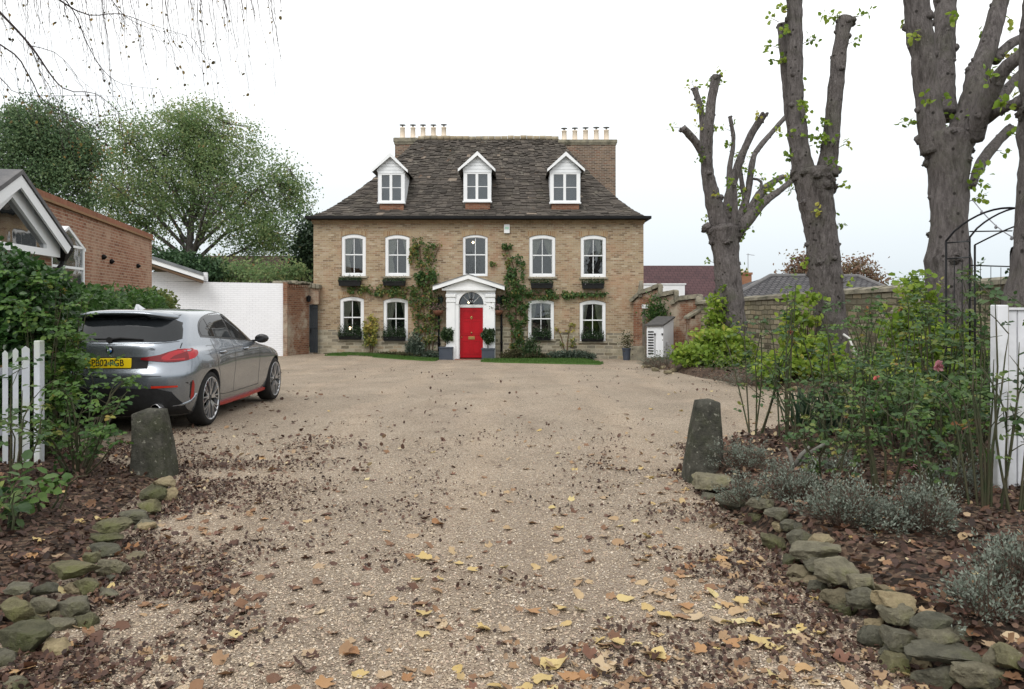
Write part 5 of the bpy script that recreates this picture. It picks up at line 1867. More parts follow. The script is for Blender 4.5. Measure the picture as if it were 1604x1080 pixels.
for q in range(6):
    mb.tube([(ax_ + .07 * q, YN + 4.05, z_ - .01 * q), (ax_ + .07 * q, YN + 4.35, z_ - .01 * q)], .008, 4)
mb.build("aerial", pm("aerial_metal", (.25, .25, .27), (.3, .3, .32), 5, .5), ch)

m_greytile = brick("grey_pantile", [(.075, .073, .078), (.105, .10, .105), (.13, .125, .13)], (.028, .027, .03), bw=.32, bh=.30, ms=.05, bump=1.0, rough=.75)
YN = 40.0
kn = YN / F
n2h = thing("bungalow", (X(1280), YN, -.8), "bungalow with grey hipped tile roof showing over the stone wall", "house")
X = lambda p, d=0: (p - CX) * (YN + d) / F
Z = lambda p, d=0: CH - (p - HY) * (YN + d) / F
mb = MB()
ea = [Vector((X(1135), YN, Z(472))), Vector((X(1428), YN, Z(468)))]
rg = [Vector((X(1207, 4.5), YN + 4.5, Z(432.5, 4.5))), Vector((X(1345, 4.5), YN + 4.5, Z(433.5, 4.5)))]
bk = [Vector((ea[0].x, YN + 9, ea[0].z)), Vector((ea[1].x, YN + 9, ea[1].z))]
mb.add([ea[0], ea[1], rg[1], rg[0]], [(0, 1, 2, 3)])
mb.add([ea[0], rg[0], bk[0]], [(0, 1, 2)])
mb.add([ea[1], bk[1], rg[1]], [(0, 1, 2)])
mb.add([bk[0], rg[0], rg[1], bk[1]], [(0, 1, 2, 3)])
r_ = mb.build("roof", m_greytile, n2h)
mb = MB()
mb.tube([ea[0], rg[0]], .13, 8); mb.tube([rg[0], rg[1]], .13, 8); mb.tube([rg[1], ea[1]], .13, 8)
mb.build("ridge", pm("grey_ridge", (.10, .098, .10), (.14, .135, .135), 5, .8), r_)
mb = MB()
mb.box(ea[0].x + .4, ea[1].x - .4, YN + .4, YN + 8.6, -1.2, ea[0].z - .02)
mb.build("wall", m_redwall, n2h)

# brown roofed house glimpsed through the big tree
YN = 44.0
X = lambda p, d=0: (p - CX) * (YN + d) / F
Z = lambda p, d=0: CH - (p - HY) * (YN + d) / F
n3 = thing("neighbour_house", (X(400), YN, -.8), "brown tiled house glimpsed through the big tree behind the white wall", "house")
mb = MB()
mb.add([(X(318), YN, Z(446)), (X(500), YN, Z(446)), (X(500, 4), YN + 4, Z(401, 4)), (X(318, 4), YN + 4, Z(401, 4))], [(0, 1, 2, 3)])
mb.add([(X(318, 4), YN + 4, Z(401, 4)), (X(500, 4), YN + 4, Z(401, 4)), (X(500), YN + 8, Z(446)), (X(318), YN + 8, Z(446))], [(0, 1, 2, 3)])
mb.build("roof", brick("brown_roof_tile", [(.11, .07, .05), (.15, .10, .075), (.13, .08, .06)], (.05, .035, .03), bw=.3, bh=.28, ms=.03, bump=.5), n3)
mb = MB()
mb.box(X(320) + .3, X(498) - .3, YN + .3, YN + 7.7, -1.2, Z(446) - .02)
mb.build("wall", m_redwall, n3)
mb = MB()
zq = Z(446) - .3
for q in (335, 395, 455):
    mb.box(X(q), X(q + 30), YN + .26, YN + .298, zq - 1.3, zq)
mb.build("window", m_glass, n3)
# ------------------------------------------------------------------ pollarded limes
k = NT("lime_bark")
k.set(0.95, 0.15)
co = k.coord()
mp = k.n("ShaderNodeMapping")
mp.inputs['Scale'].default_value = (1, 1, .22)
k.l(co, mp.inputs[0])
f1 = k.noise(mp.outputs[0], 22, 6, .7)
c = k.ramp(f1, [(0.28, (0.075, 0.066, 0.064)), (0.5, (0.150, 0.134, 0.130)), (0.75, (0.235, 0.214, 0.206))])
c = k.mix(k.ramp(k.noise(co, 2.0, 6, .7), [(0.5, 0.0), (0.7, 0.7)]), c, (0.115, 0.115, 0.085))
c = k.mix(k.ramp(k.noise(co, 1.1, 4, .6), [(0.5, 0.0), (0.7, 0.5)]), c, (0.17, 0.15, 0.14))
vs_ = k.n("ShaderNodeTexVoronoi", Scale=5.5)
k.l(co, vs_.inputs['Vector'])
c = k.mix(k.ramp(vs_.outputs['Distance'], [(.10, .85), (.17, 0.0)]), c, (.022, .019, .017))
f2 = k.noise(mp.outputs[0], 7, 5, .7)
c = k.mix(k.ramp(f2, [(.34, .65), (.46, 0.0)]), c, (.045, .039, .036))
k.col(c)
sm_ = k.n("ShaderNodeMath", operation='MULTIPLY_ADD')
sm_.inputs[1].default_value = 1.5
k.l(f2, sm_.inputs[0])
k.l(f1, sm_.inputs[2])
k.bump(sm_.outputs[0], 1.0, .09)
m_bark = k.m
m_lime = leafmat("lime_leaf", [(0, (.10, .17, .025)), (.45, (.20, .31, .04)), (.8, (.34, .43, .07)), (1, (.46, .43, .09))], .5, .5)
m_cut = pm("sawn_end", (.33, .26, .18), (.20, .16, .11), 12, .9, .1)

def pxpath(raw, Y, sx, sy, ox, oy, dys=None):
    """crop coords -> world polyline with radii"""
    out, rr_ = [], []
    for i, q in enumerate(raw):
        y = Y + (dys[i] if dys else 0)
        v = PX(ox + q[0] / sx, oy + q[1] / sy, y)
        out.append(v)
        rr_.append(q[2] / sx / 2 * y / F)
    return out, rr_

def dense(pts, rad_, step):
    P, R = [], []
    for i in range(len(pts) - 1):
        n = max(1, int((pts[i + 1] - pts[i]).length / step))
        p0 = pts[max(0, i - 1)]; p1 = pts[i]; p2 = pts[i + 1]; p3 = pts[min(len(pts) - 1, i + 2)]
        for q in range(n):
            t = q / n
            P.append(0.5 * ((2 * p1) + (p2 - p0) * t + (2 * p0 - 5 * p1 + 4 * p2 - p3) * t * t + (3 * p1 - p0 - 3 * p2 + p3) * t ** 3))
            R.append(rad_[i] + (rad_[i + 1] - rad_[i]) * t)
    P.append(pts[-1]); R.append(rad_[-1])
    return P, R

def pollard(label, Y, sx, ox, oy, trunk, limbs, knobs=1.0, leafn=40, burr=8, seed=0, tk=1.0, fk=1.0):
    pts, rd = pxpath(trunk, Y, sx, sx, ox, oy)
    g = floor_z(pts[0].x, pts[0].y) - .1
    if pts[0].z > g:
        base = Vector((pts[0].x + .02, pts[0].y, g))
        pts = [base] + pts
        rd = [rd[0] * 1.35] + rd
    t = thing("lime_tree", (pts[0].x, pts[0].y, g), label, "tree", "pollarded lime trees along the stone wall")
    rl = random.Random(seed)
    P, R = dense(pts, [q * tk for q in rd], .07)
    P.append(P[-1] + (P[-1] - P[-2]).normalized() * R[-1] * .2); R.append(R[-1] * .7)
    P.append(P[-1] + (P[-1] - P[-2]).normalized() * R[-1] * .15); R.append(R[-1] * .3)
    mb = MB(); mb.sm = True
    mb.tube(P, R, 36, True, .10, 2.6 / max(.35, rd[1] * 2), seed)
    for q in range(burr * 2):       # burrs and old pruning wounds, crowded round the fork
        i = rl.randrange(4, len(P) - 3) if q < burr else rl.randrange(int(len(P) * .86), len(P) - 2)
        a = rl.uniform(0, 2 * math.pi)
        s_ = R[i] * (rl.uniform(.10, .26) if q < burr else rl.uniform(.14, .34) * fk)
        c_ = P[i] + Vector((math.cos(a), math.sin(a), 0)) * R[i] * .92
        vs, fs = [], []
        bm = bmesh.new()
        bmesh.ops.create_icosphere(bm, subdivisions=3, radius=1)
        for v in bm.verts:
            v.co = v.co * s_ * (1 + .5 * nz(v.co, 2.4, q + seed) + .4 * nz(v.co, 5, q))
            v.co.z *= .8
            v.co += c_
        mb.bm(bm)
    trunk_o = mb.build("trunk", m_bark, t)
    tips = []
    for li, (raw, dys) in enumerate(limbs):
        lp, lr = pxpath(raw, Y, sx, sx, ox, oy, dys)
        P2, R2 = dense(lp, lr, .08)
        mb = MB(); mb.sm = True
        # swollen knuckle at the cut end
        P2.append(P2[-1] + (P2[-1] - P2[-2]).normalized() * R2[-1] * .25); R2.append(R2[-1] * .8)
        nv = 14
        mb.tube(P2, R2, nv, True, .16, 4.0, seed + li)
        for q in range(int(6 * knobs + len(P2) * .14)):
            i = rl.randrange(1, len(P2) - 1)
            a = rl.uniform(0, 2 * math.pi)
            d = (P2[min(i + 1, len(P2) - 1)] - P2[i - 1]).normalized()
            s1 = d.cross(Vector((.2, 1, .1))).normalized()
            s2 = d.cross(s1)
            nrm = s1 * math.cos(a) + s2 * math.sin(a)
            s_ = R2[i] * rl.uniform(.15, .42)
            bm = bmesh.new()
            bmesh.ops.create_icosphere(bm, subdivisions=2, radius=1)
            for v in bm.verts:
                v.co = v.co * s_ * (1 + .4 * nz(v.co, 2.4, q + li)) + P2[i] + nrm * R2[i] * .95
            mb.bm(bm)
        if li < 9:
            for q in range(5):
                a = q * 1.26 + rl.random()
                s_ = R2[-1] * rl.uniform(.35, .6)
                bm = bmesh.new()
                bmesh.ops.create_icosphere(bm, subdivisions=2, radius=1)
                e_ = P2[-2] + Vector((math.cos(a), math.sin(a), rl.uniform(-.6, .2))) * R2[-2] * .9
                for v in bm.verts:
                    v.co = v.co * s_ * (1 + .4 * nz(v.co, 2.4, q + li * 3)) + e_
                mb.bm(bm)
        mb.build("limb", m_bark, t)
        tips += [(P2[i], R2[i]) for i in range(len(P2))]
    # tufts of late yellow-green leaves sprouting from trunk and limbs
    src = [(P[i], R[i]) for i in range(len(P) // 4, len(P))] * 1 + tips
    for q in range(leafn):
        p, r = rl.choice(src)
        a = rl.uniform(0, 2 * math.pi)
        o_ = Vector((math.cos(a), math.sin(a) * .8 - .15, rl.uniform(-.1, .5)))
        e_ = p + o_ * (r + rl.uniform(.06, .22))
        tw = MB()
        tw.tube([p + o_ * r * .8, e_], [.008, .004], 4)
        tw.mi = 1
        m = rl.randint(5, 15)
        V, Fc, nv = leaf_arrays(np.array(e_) + RNG.normal(size=(m, 3)) * .058, .10, axis=(0, 0, -.5), axis_bias=.6, tmpl='6', width=1.4)
        c0 = rl.gauss(.5, .2)
        for j in range(m):
            tw.rv = min(1, max(0, c0 + rl.gauss(0, .12)))
            tw.add(V[j * nv:(j + 1) * nv], LEAF6_F)
        tw.build("leafy_shoot", [m_twig, m_lime], t)
    return t, P, R

pollard("furthest pollarded lime tree, many thin cut limbs fanning up, by the white garden store", 22.0, 2.2045, 1040, 90,
        [(238, 1010, 104), (232, 900, 97), (222, 780, 88), (215, 690, 84), (210, 640, 92), (205, 590, 118)],
        [([(200, 600, 70), (182, 540, 62), (165, 470, 52), (148, 380, 42), (150, 300, 38), (156, 230, 34), (166, 140, 32), (180, 66, 34)], [0, 0, -.1, -.2, -.3, -.4, -.4, -.4]),
         ([(142, 350, 30), (108, 290, 26), (66, 247, 26)], [-.2, -.4, -.6]),
         ([(135, 320, 26), (131, 200, 22), (106, 108, 22)], [-.1, .1, .2]),
         ([(212, 590, 60), (218, 520, 36), (236, 440, 30), (265, 350, 28), (300, 270, 25), (346, 196, 25)], [.1, .2, .2, .1, 0, -.2]),
         ([(228, 630, 36), (246, 585, 38), (270, 530, 27), (290, 470, 23), (306, 360, 20), (330, 310, 18), (425, 200, 16)], [0, .1, .4, .6, .8, 1.0, 1.4]),
         ([(222, 665, 40), (252, 605, 50), (290, 560, 44), (345, 500, 28), (400, 460, 22), (452, 418, 18)], [0, 0, 0, .2, .4, .6]),
         ([(290, 545, 34), (335, 470, 30), (380, 430, 22), (412, 412, 18)], [.2, .6, 1.0, 1.2]),
         ([(226, 470, 20), (226, 390, 18), (240, 290, 15), (228, 205, 13)], [.3, .6, .8, .9]),
         ([(244, 580, 24), (246, 500, 19), (243, 440, 16)], [-.3, -.4, -.5]),
         ([(285, 520, 20), (270, 440, 16), (262, 375, 14)], [.4, .7, .9]),
         ([(330, 480, 12), (336, 430, 10), (310, 420, 9)], [.5, .6, .6])],
        1.0, 74, 9, 1)
pollard("middle pollarded lime tree with a tall upright limb on each side of its crown", 16.0, 1.928, 1200, 0,
        [(197, 1010, 92), (190, 930, 90), (182, 850, 93), (170, 740, 92), (158, 650, 96), (148, 580, 104), (142, 520, 118)],
        [([(118, 540, 72), (104, 460, 58), (92, 320, 46), (87, 170, 46), (86, 60, 46), (86, -50, 48)], [0, 0, 0, 0, 0, 0]),
         ([(100, 500, 44), (80, 400, 32), (66, 300, 29), (56, 180, 28), (48, 75, 30)], [.3, .4, .4, .4, .4]),
         ([(182, 530, 70), (192, 460, 52), (204, 330, 47), (218, 200, 45), (230, 100, 42), (240, 58, 52)], [0, 0, 0, 0, 0, 0])],
        1.2, 40, 15, 2)
pollard("thick pollarded lime tree behind the metal rose arch, with many heavy limbs", 12.5, 2.348, 1380, 0,
        [(252, 1330, 215), (250, 1190, 185), (246, 1060, 178), (246, 960, 182), (250, 860, 152), (250, 760, 152), (250, 660, 162), (246, 580, 186), (250, 500, 212)],
        [([(205, 560, 112), (188, 470, 92), (163, 300, 84), (146, 150, 86), (130, 0, 92), (124, -110, 88)], [0] * 6),
         ([(238, 430, 80), (236, 330, 68), (236, 150, 72), (236, 0, 80), (236, -110, 80)], [.3, .5, .7, .9, 1.1]),
         ([(290, 520, 110), (312, 450, 88), (350, 300, 74), (398, 150, 64), (440, 0, 60), (462, -90, 58)], [0, 0, 0, .1, .2, .3]),
         ([(330, 500, 90), (356, 440, 70), (400, 350, 60), (452, 260, 50), (530, 190, 46), (640, 105, 42)], [-.2, -.4, -.6, -.8, -1.0, -1.2]),
         ([(370, 450, 44), (420, 415, 38), (480, 385, 33), (560, 362, 29), (660, 335, 25)], [-.2, -.5, -.8, -1.0, -1.2]),
         ([(335, 690, 20), (350, 640, 36), (375, 590, 40), (418, 532, 38), (474, 476, 35)], [.3, .5, .7, .9, 1.1]),
         ([(400, 420, 44), (440, 365, 38), (480, 310, 34), (560, 230, 30)], [.3, .7, 1.0, 1.4]),
         ([(420, 225, 38), (465, 172, 34), (520, 140, 30), (600, 110, 26)], [.1, .3, .5, .8])],
        1.2, 34, 14, 3, .84, .55)
pollard("trunk of a lime tree at the right edge, standing behind the white boarded gate", 8.5, 1.0, 0, 0,
        [(1612, 700, 150), (1612, 640, 124), (1618, 560, 112), (1632, 470, 104), (1643, 380, 98), (1650, 280, 96), (1655, 150, 100)],
        [([(1640, 180, 70), (1630, 60, 56), (1640, -60, 52)], [0, 0, 0]), ([(1672, 180, 70), (1700, 60, 56), (1740, -60, 50)], [0, 0, 0])], 1.0, 8, 10, 4)

# bright suckers at the feet of the limes
def suckers(label, cx_, cy, rx, ry, zlo, zhi, n, name="lime_suckers"):
    z0 = floor_z(cx_, cy)
    t = thing(name, (cx_, cy, z0), label, "shrub", "leafy suckers round the lime trunks")
    mb = MB()
    for q in range(40):
        a = random.uniform(0, 6.28)
        r = random.random() ** .5
        b_ = Vector((cx_ + rx * .3 * r * math.cos(a), cy + ry * .3 * r * math.sin(a), z0 - .02))
        mb.tube([b_, b_ + Vector((math.cos(a) * rx * .5 * r, math.sin(a) * ry * .5 * r, random.uniform(.3, .8) * (zhi)))], [.009, .004], 4)
    mb.build("stem", m_twig, t)
    P, R = [], []
    for q in range(n // 22):
        a = random.uniform(0, 6.28)
        r = random.random() ** .5
        h = zlo + (zhi - zlo) * random.random() ** 1.3 * (1 - r ** 2.2) + .12
        c_ = np.array([cx_ + rx * r * math.cos(a), cy + ry * r * math.sin(a), z0 + h])
        P.append(c_ + RNG.normal(size=(22, 3)) * np.array([.11, .11, .07]))
        R.append(np.clip(random.gauss(.5, .16) + RNG.normal(size=22) * .13, 0, 1))
    leaves("foliage", np.concatenate(P), .115, m_lime, t, rnd=np.concatenate(R), nrm=(0, -.4, 1), nrm_bias=1.0, axis=(0, -.3, -.5), axis_bias=.5, tmpl='6', width=1.45)
x1 = (1120 - CX) * 21.3 / F
suckers("bright yellow-green leafy shrub round the foot of the furthest lime", x1, 21.0, 1.15, .9, .0, 1.0, 3400)
suckers("tall bright green shoots climbing the left of the furthest lime trunk", (1118 - CX) * 21.7 / F, 21.6, .42, .3, .4, 2.0, 900)
suckers("bright yellow-green shoots against the middle lime trunk", (1256 - CX) * 15.6 / F, 15.5, .42, .4, .1, 1.9, 1900)
suckers("low bright green growth at the foot of the middle lime", (1262 - CX) * 15.2 / F, 15.0, .95, .7, .0, .75, 1500)
suckers("yellow-green growth round the foot of the thick lime behind the arch", (1435 - CX) * 12.0 / F, 11.6, 1.0, .6, .1, 1.15, 2300)
suckers("small yellow-green tuft hanging on the left of the thick lime trunk", (1425 - CX) * 12.1 / F, 11.9, .35, .3, .8, 1.7, 700)

# ------------------------------------------------------------------ background trees
def crown_tree(name, label, base, blobs, nclump, per, csize, leaf, mat, trunk_r, bark=None, limb_to=None, seed=0, cat="tree", group=None, shell=.5, nlimb=14):
    """tapered trunk and limbs reaching clumps of leaves spread through the crown's volume. blobs: (centre, radii, weight)"""
    rl = np.random.default_rng(seed)
    ws = np.array([b_[2] for b_ in blobs], float)
    ws /= ws.sum()
    C = []
    for q in range(nclump):
        c_, r_, _ = blobs[rl.choice(len(blobs), p=ws)]
        d = norm_rows(rl.normal(size=(1, 3)))[0]
        C.append(np.array(c_) + d * np.array(r_) * (rl.random() ** shell))
    C = np.array(C)
    base = np.array(base, float)
    C = C[C[:, 2] > base[2] + .6]
    t = thing(name, tuple(base), label, cat, group)
    cen = C.mean(0)
    top = np.array([cen[0], cen[1], C[:, 2].max() - (C[:, 2].max() - base[2]) * .18])
    mb = MB(); mb.sm = True
    tp = [base + (top - base) * u + np.array([math.sin(u * 5 + seed) * .2, math.cos(u * 4) * .2, 0]) * u for u in np.linspace(0, 1, 9)]
    tr = [trunk_r * (1.25 if i == 0 else (1 - .82 * i / 8)) for i in range(9)]
    mb.tube(tp, tr, 10, True, .08, 2)
    # limbs
    sel = [int(rl.integers(len(C)))]
    dist = np.linalg.norm(C - C[sel[0]], axis=1)
    for q in range(nlimb - 1):
        i = int(dist.argmax())
        sel.append(i)
        dist = np.minimum(dist, np.linalg.norm(C - C[i], axis=1))
    nodes, owner = [], []
    for i in sel:
        e_ = C[i]
        hfrac = np.clip((e_[2] - base[2]) / (top[2] - base[2]) * .62 - .05, .16, .85)
        s_ = base + (top - base) * hfrac
        r0 = trunk_r * (1 - .8 * hfrac) * .55
        m1 = s_ + (e_ - s_) * .4 + np.array([0, 0, .06 * np.linalg.norm(e_ - s_)]) + rl.normal(size=3) * .12
        m2 = s_ + (e_ - s_) * .72 + np.array([0, 0, .05 * np.linalg.norm(e_ - s_)]) + rl.normal(size=3) * .15
        pts = [s_, m1, m2, e_]
        mb.tube(pts, [r0, r0 * .7, r0 * .42, r0 * .12], 6, False)
        for u in (.4, .55, .72, .86, 1):
            nodes.append(s_ + (e_ - s_) * u + np.array([0, 0, .05 * np.linalg.norm(e_ - s_)]))
    nodes = np.array(nodes)
    for c_ in C:
        j = int(np.linalg.norm(nodes - c_, axis=1).argmin())
        m_ = (nodes[j] + c_) / 2 + rl.normal(size=3) * .12
        mb.tube([nodes[j], m_, c_], [trunk_r * .09, trunk_r * .06, trunk_r * .02], 4, False)
    mb.build("trunk", bark or m_bark, t)
    n = len(C)
    cs = csize * (.6 + .8 * rl.random(n))
    P = np.repeat(C, per, 0) + rl.normal(size=(n * per, 3)) * np.repeat(cs, per)[:, None] * np.array([1, 1, .7])
    R = np.clip(np.repeat(rl.normal(.5, .17, n), per) + rl.normal(size=n * per) * .13, 0, 1)
    leaves("crown", P, leaf, mat, t, rnd=R, axis=(0, 0, -.4), axis_bias=.5, rng=rl)
    return t

m_oak = leafmat("autumn_oak_leaf", [(0, (.12, .20, .085)), (.40, (.20, .30, .13)), (.75, (.31, .38, .17)), (.97, (.42, .42, .19)), (1, (.45, .27, .13))], .6, .55, .2)
m_darktree = leafmat("dark_tree_leaf", [(0, (.08, .145, .075)), (.5, (.15, .23, .115)), (.90, (.22, .29, .13)), (.985, (.28, .26, .10)), (1, (.36, .2, .07))], .55, .42, .25)
m_ever = leafmat("evergreen_leaf", [(0, (.012, .028, .014)), (.6, (.03, .055, .026)), (.92, (.06, .09, .035)), (1, (.15, .13, .05))], .5, .2)
m_fresh = leafmat("conifer_frond", [(0, (.022, .05, .022)), (.6, (.045, .095, .038)), (1, (.08, .14, .055))], .6, .25)
def BL(px, py, rx, ry, Y, w=1.0, dep=.8):
    s_ = Y / F
    c_ = PX(px, py, Y)
    return ((c_.x, c_.y, c_.z), (rx * s_, rx * s_ * dep, ry * s_), w)
Yo = 42.0
crown_tree("oak_tree", "broad airy green oak behind the white wall, the largest background tree", (PX(288, 0, Yo).x, Yo, -.6),
           [BL(300, 210, 62, 62, Yo, 1.5), BL(245, 275, 105, 90, Yo, 1.9), BL(350, 255, 85, 75, Yo, 1.8), BL(405, 330, 72, 80, Yo, 1.6), BL(300, 335, 130, 85, Yo, 1.8), BL(440, 300, 45, 45, Yo, .45), BL(190, 320, 70, 75, Yo, .9), BL(430, 385, 50, 38, Yo, .6), BL(200, 215, 45, 45, Yo, .5)],
           560, 104, .46, .14, m_oak, .30, seed=21, nlimb=20)
Yo = 36.0
crown_tree("dark_tree", "dark green tree at the far left rising behind the outbuilding roof", (PX(45, 0, Yo).x, Yo, -.4),
           [BL(55, 205, 62, 48, Yo, 1.3), BL(0, 250, 80, 80, Yo, 1.4), BL(90, 270, 62, 62, Yo, 1.3), BL(120, 240, 42, 45, Yo, .6), BL(60, 320, 90, 60, Yo, 1.2), BL(-60, 240, 70, 80, Yo, .8)],
           400, 105, .40, .14, m_darktree, .3, seed=22, nlimb=14)
Yo = 33.5
crown_tree("conifer_bush", "bright feathery conifer bush above the car port roof", (PX(285, 0, Yo).x, Yo, -.6),
           [BL(262, 412, 30, 18, Yo, 1), BL(300, 420, 36, 22, Yo, 1), BL(325, 425, 20, 18, Yo, .6)], 110, 70, .22, .16, m_fresh, .12, seed=23, nlimb=5, cat="bush")
Yo = 38.5
crown_tree("holly_tree", "dark evergreen tree squeezed against the left corner of the house", (PX(483, 0, Yo).x, Yo, -.7),
           [BL(487, 380, 17, 34, Yo, 1), BL(480, 415, 24, 30, Yo, 1), BL(500, 370, 20, 30, Yo, .8)], 130, 60, .30, .17, m_ever, .18, seed=24, nlimb=6)
crown_tree("hedge_tree", "olive green tree hanging over the top of the white wall", (PX(350, 0, 34.5).x, 34.5, -.6),
           [BL(345, 425, 40, 16, 34.5, 1), BL(400, 430, 50, 14, 34.5, 1), BL(455, 428, 25, 14, 34.5, .7)], 90, 34, .28, .16, m_oak, .14, seed=29, nlimb=6)
m_brown = leafmat("thin_autumn_leaf", [(0, (.17, .10, .07)), (.5, (.26, .16, .11)), (.8, (.20, .19, .11)), (1, (.36, .20, .11))], .7, .35)
Yo = 60.0
crown_tree("birch_tree", "thin brownish autumn tree behind the bungalow roof, left of the middle lime", (PX(1250, 0, Yo).x, Yo, -.8),
           [BL(1250, 425, 22, 32, Yo, 1), BL(1268, 420, 14, 28, Yo, .7), BL(1237, 440, 10, 22, Yo, .5)], 75, 24, .35, .24, m_brown, .14, seed=25, nlimb=8)
crown_tree("birch_tree", "thin brownish autumn tree behind the bungalow roof, right of the middle lime", (PX(1345, 0, Yo).x, Yo, -.8),
           [BL(1345, 425, 26, 24, Yo, 1), BL(1325, 432, 18, 26, Yo, .7), BL(1368, 440, 18, 16, Yo, .6)], 85, 24, .35, .24, m_brown, .14, seed=26, nlimb=8)
crown_tree("distant_shrub", "pale wispy shrub top showing over the stone wall", (PX(1428, 0, 26).x, 26, -.5),
           [BL(1425, 437, 26, 8, 26, 1)], 16, 10, .14, .10, m_oak, .05, seed=27, nlimb=4, cat="shrub")

# ------------------------------------------------------------------ birch boughs hanging in from a tree beyond the left edge
m_birchleaf = leafmat("birch_leaf", [(0, (.045, .04, .025)), (.4, (.11, .09, .035)), (.75, (.22, .16, .045)), (1, (.34, .22, .07))], .6, .4)
m_birchtwig = pm("birch_twig", (.035, .026, .026), (.06, .045, .045), 12, .8, .2)
m_birchbark = pm("birch_bark", (.45, .43, .40), (.30, .28, .26), 6, .8, .2, .3, 30, c3=(.06, .055, .05), s3=4)
YB_ = 7.0
bt = thing("weeping_birch", (-7.6, 5.6, .0), "weeping birch whose fine bare boughs hang into the upper left sky", "tree")
mb = MB(); mb.sm = True
mb.tube([(-7.6, 5.6, -.1), (-7.55, 5.6, 2), (-7.4, 5.7, 4), (-7.3, 5.8, 6.5), (-7.2, 5.9, 9)], [.24, .2, .17, .12, .05], 12, True, .06, 3)
mb.build("trunk", m_birchbark, bt)
rb = random.Random(17)
mb = MB(); mb.sm = True
LP = []
boughs = [
    ([(-250, -160), (-60, -40), (2, 22), (48, 72), (98, 138), (150, 147), (192, 182)], [12, 8, 5.0, 4.2, 2.4, 1.6, .8], .0),
    ([(-200, -20), (0, 70), (45, 118), (70, 160), (140, 195), (165, 207)], [6, 3.5, 2.6, 2.0, 1.4, .7], .4),
    ([(-120, -190), (60, -30), (100, 5), (140, 24), (188, 22), (240, 40), (300, 58)], [9, 4.5, 3.2, 2.3, 1.6, 1.1, .5], -.3),
    ([(70, -40), (115, 18), (135, 65), (160, 108), (192, 132), (250, 140)], [3.2, 2.4, 1.9, 1.4, 1.0, .5], .6),
    ([(110, -80), (175, 0), (195, 25), (235, 45), (290, 55)], [3.5, 2, 1.5, 1.0, .5], .9),
    ([(-90, 80), (0, 122), (18, 142), (60, 150), (150, 150), (205, 154)], [3, 2, 1.4, 1.0, .8, .4], .2),
    ([(20, 40), (50, 78), (62, 110), (85, 150), (98, 188)], [2.4, 1.9, 1.4, .9, .5], .3),
    ([(48, 72), (85, 82), (110, 105), (122, 122), (160, 152)], [2.0, 1.4, 1.0, .8, .5], .1),
]
def bough(pts2, wds, dy):
    P = [PX(a, b_, YB_ + dy + .12 * i) for i, (a, b_) in enumerate(pts2)]
    R = [w_ / 2 * YB_ / F * .8 for w_ in wds]
    P, R = dense(P, R, .07)
    mb.tube(P, R, 6, True)
    return P
mains = [bough(*q) for q in boughs]
# hanging hair-fine twigs
def hang(p, L, lean, leafy):
    pts = [Vector(p)]
    n = 7
    for i in range(n):
        f_ = (i + 1) / n
        pts.append(Vector(p) + Vector((lean * L * f_ + rb.uniform(-.012, .012), rb.uniform(-.02, .02), -L * f_ * (1 - .12 * abs(lean)))))
    mb.tube(pts, [.0030 - .0018 * i / n for i in range(n + 1)], 4, False)
    for i in range(2, n + 1):
        if rb.random() < leafy:
            LP.append(pts[i] + Vector((rb.uniform(-.03, .03), rb.uniform(-.05, .05), rb.uniform(-.03, .03))))
for P in mains:
    for i in range(2, len(P), 1):
        if rb.random() < .95 and P[i].z < 4.6:
            hang(P[i], rb.uniform(.12, .55), rb.uniform(0, .6), .2)
        if rb.random() < .4:
            LP.append(P[i] + Vector((rb.uniform(-.08, .08), rb.uniform(-.08, .08), rb.uniform(-.12, .02))))
for q in range(110):       # curtain of twigs dropping from boughs above the frame
    px = rb.uniform(110, 440)
    Yq = YB_ + rb.uniform(-.4, 1.6)
    top = PX(px, -25, Yq)
    hang(top, rb.uniform(.3, 1.3) * (1.0 if px < 330 else .95), rb.uniform(0, .25), .15)
for q in range(34):
    hang(PX(rb.uniform(0, 140), -20, YB_ + rb.uniform(-.3, 1)), rb.uniform(.2, 1.1), rb.uniform(0, .25), .16)
# boughs above the frame that carry the curtain
mb.tube([(-7.3, 5.8, 6.2), (-5.0, 6.8, 5.2), (-3.5, 7.4, 5.1), (-2.0, 7.8, 5.2)], [.06, .035, .02, .006], 7)
mb.tube([(-7.4, 5.7, 4.3), (-6.2, 6.4, 4.9), (-5.2, 6.9, 4.65)], [.06, .04, .03], 7)
mb.build("bough", m_birchtwig, bt)
LP = np.array([tuple(p) for p in LP])
leaves("foliage", LP, RNG.uniform(.018, .042, len(LP)), m_birchleaf, bt, axis=(0, 0, -1), axis_bias=1.2, width=1.25, tmpl='6')
# ------------------------------------------------------------------ the grey hatchback
m_paint = NT("storm_grey_metallic")
m_paint.set(0.26, 0.5, 0.75)
m_paint.col(m_paint.mix(m_paint.noise(m_paint.coord(), 400, 1), (0.195, 0.218, 0.248), (0.255, 0.28, 0.315)))
m_paint.b.inputs['Coat Weight'].default_value = 1.0
m_paint.b.inputs['Coat Roughness'].default_value = 0.03
m_paint = m_paint.m
m_tint = pm("tinted_car_glass", (.010, .012, .014), (.016, .018, .02), 1.5, .03, .35)
m_gloss = pm("gloss_black_trim", (.008, .008, .009), (.014, .014, .015), 5, .18, .5)
m_matt = pm("matt_black_plastic", (.014, .014, .015), (.022, .022, .023), 20, .75, .25)
m_tyre = pm("tyre_rubber", (.014, .014, .015), (.026, .025, .024), 14, .85, .2, .15, 60)
m_alloy = pm("bright_alloy", (.58, .59, .61), (.48, .49, .51), 6, .28, .5, metal=.85)
m_dark_alloy = pm("dark_alloy", (.02, .021, .023), (.035, .036, .038), 6, .4, .5, metal=.5)
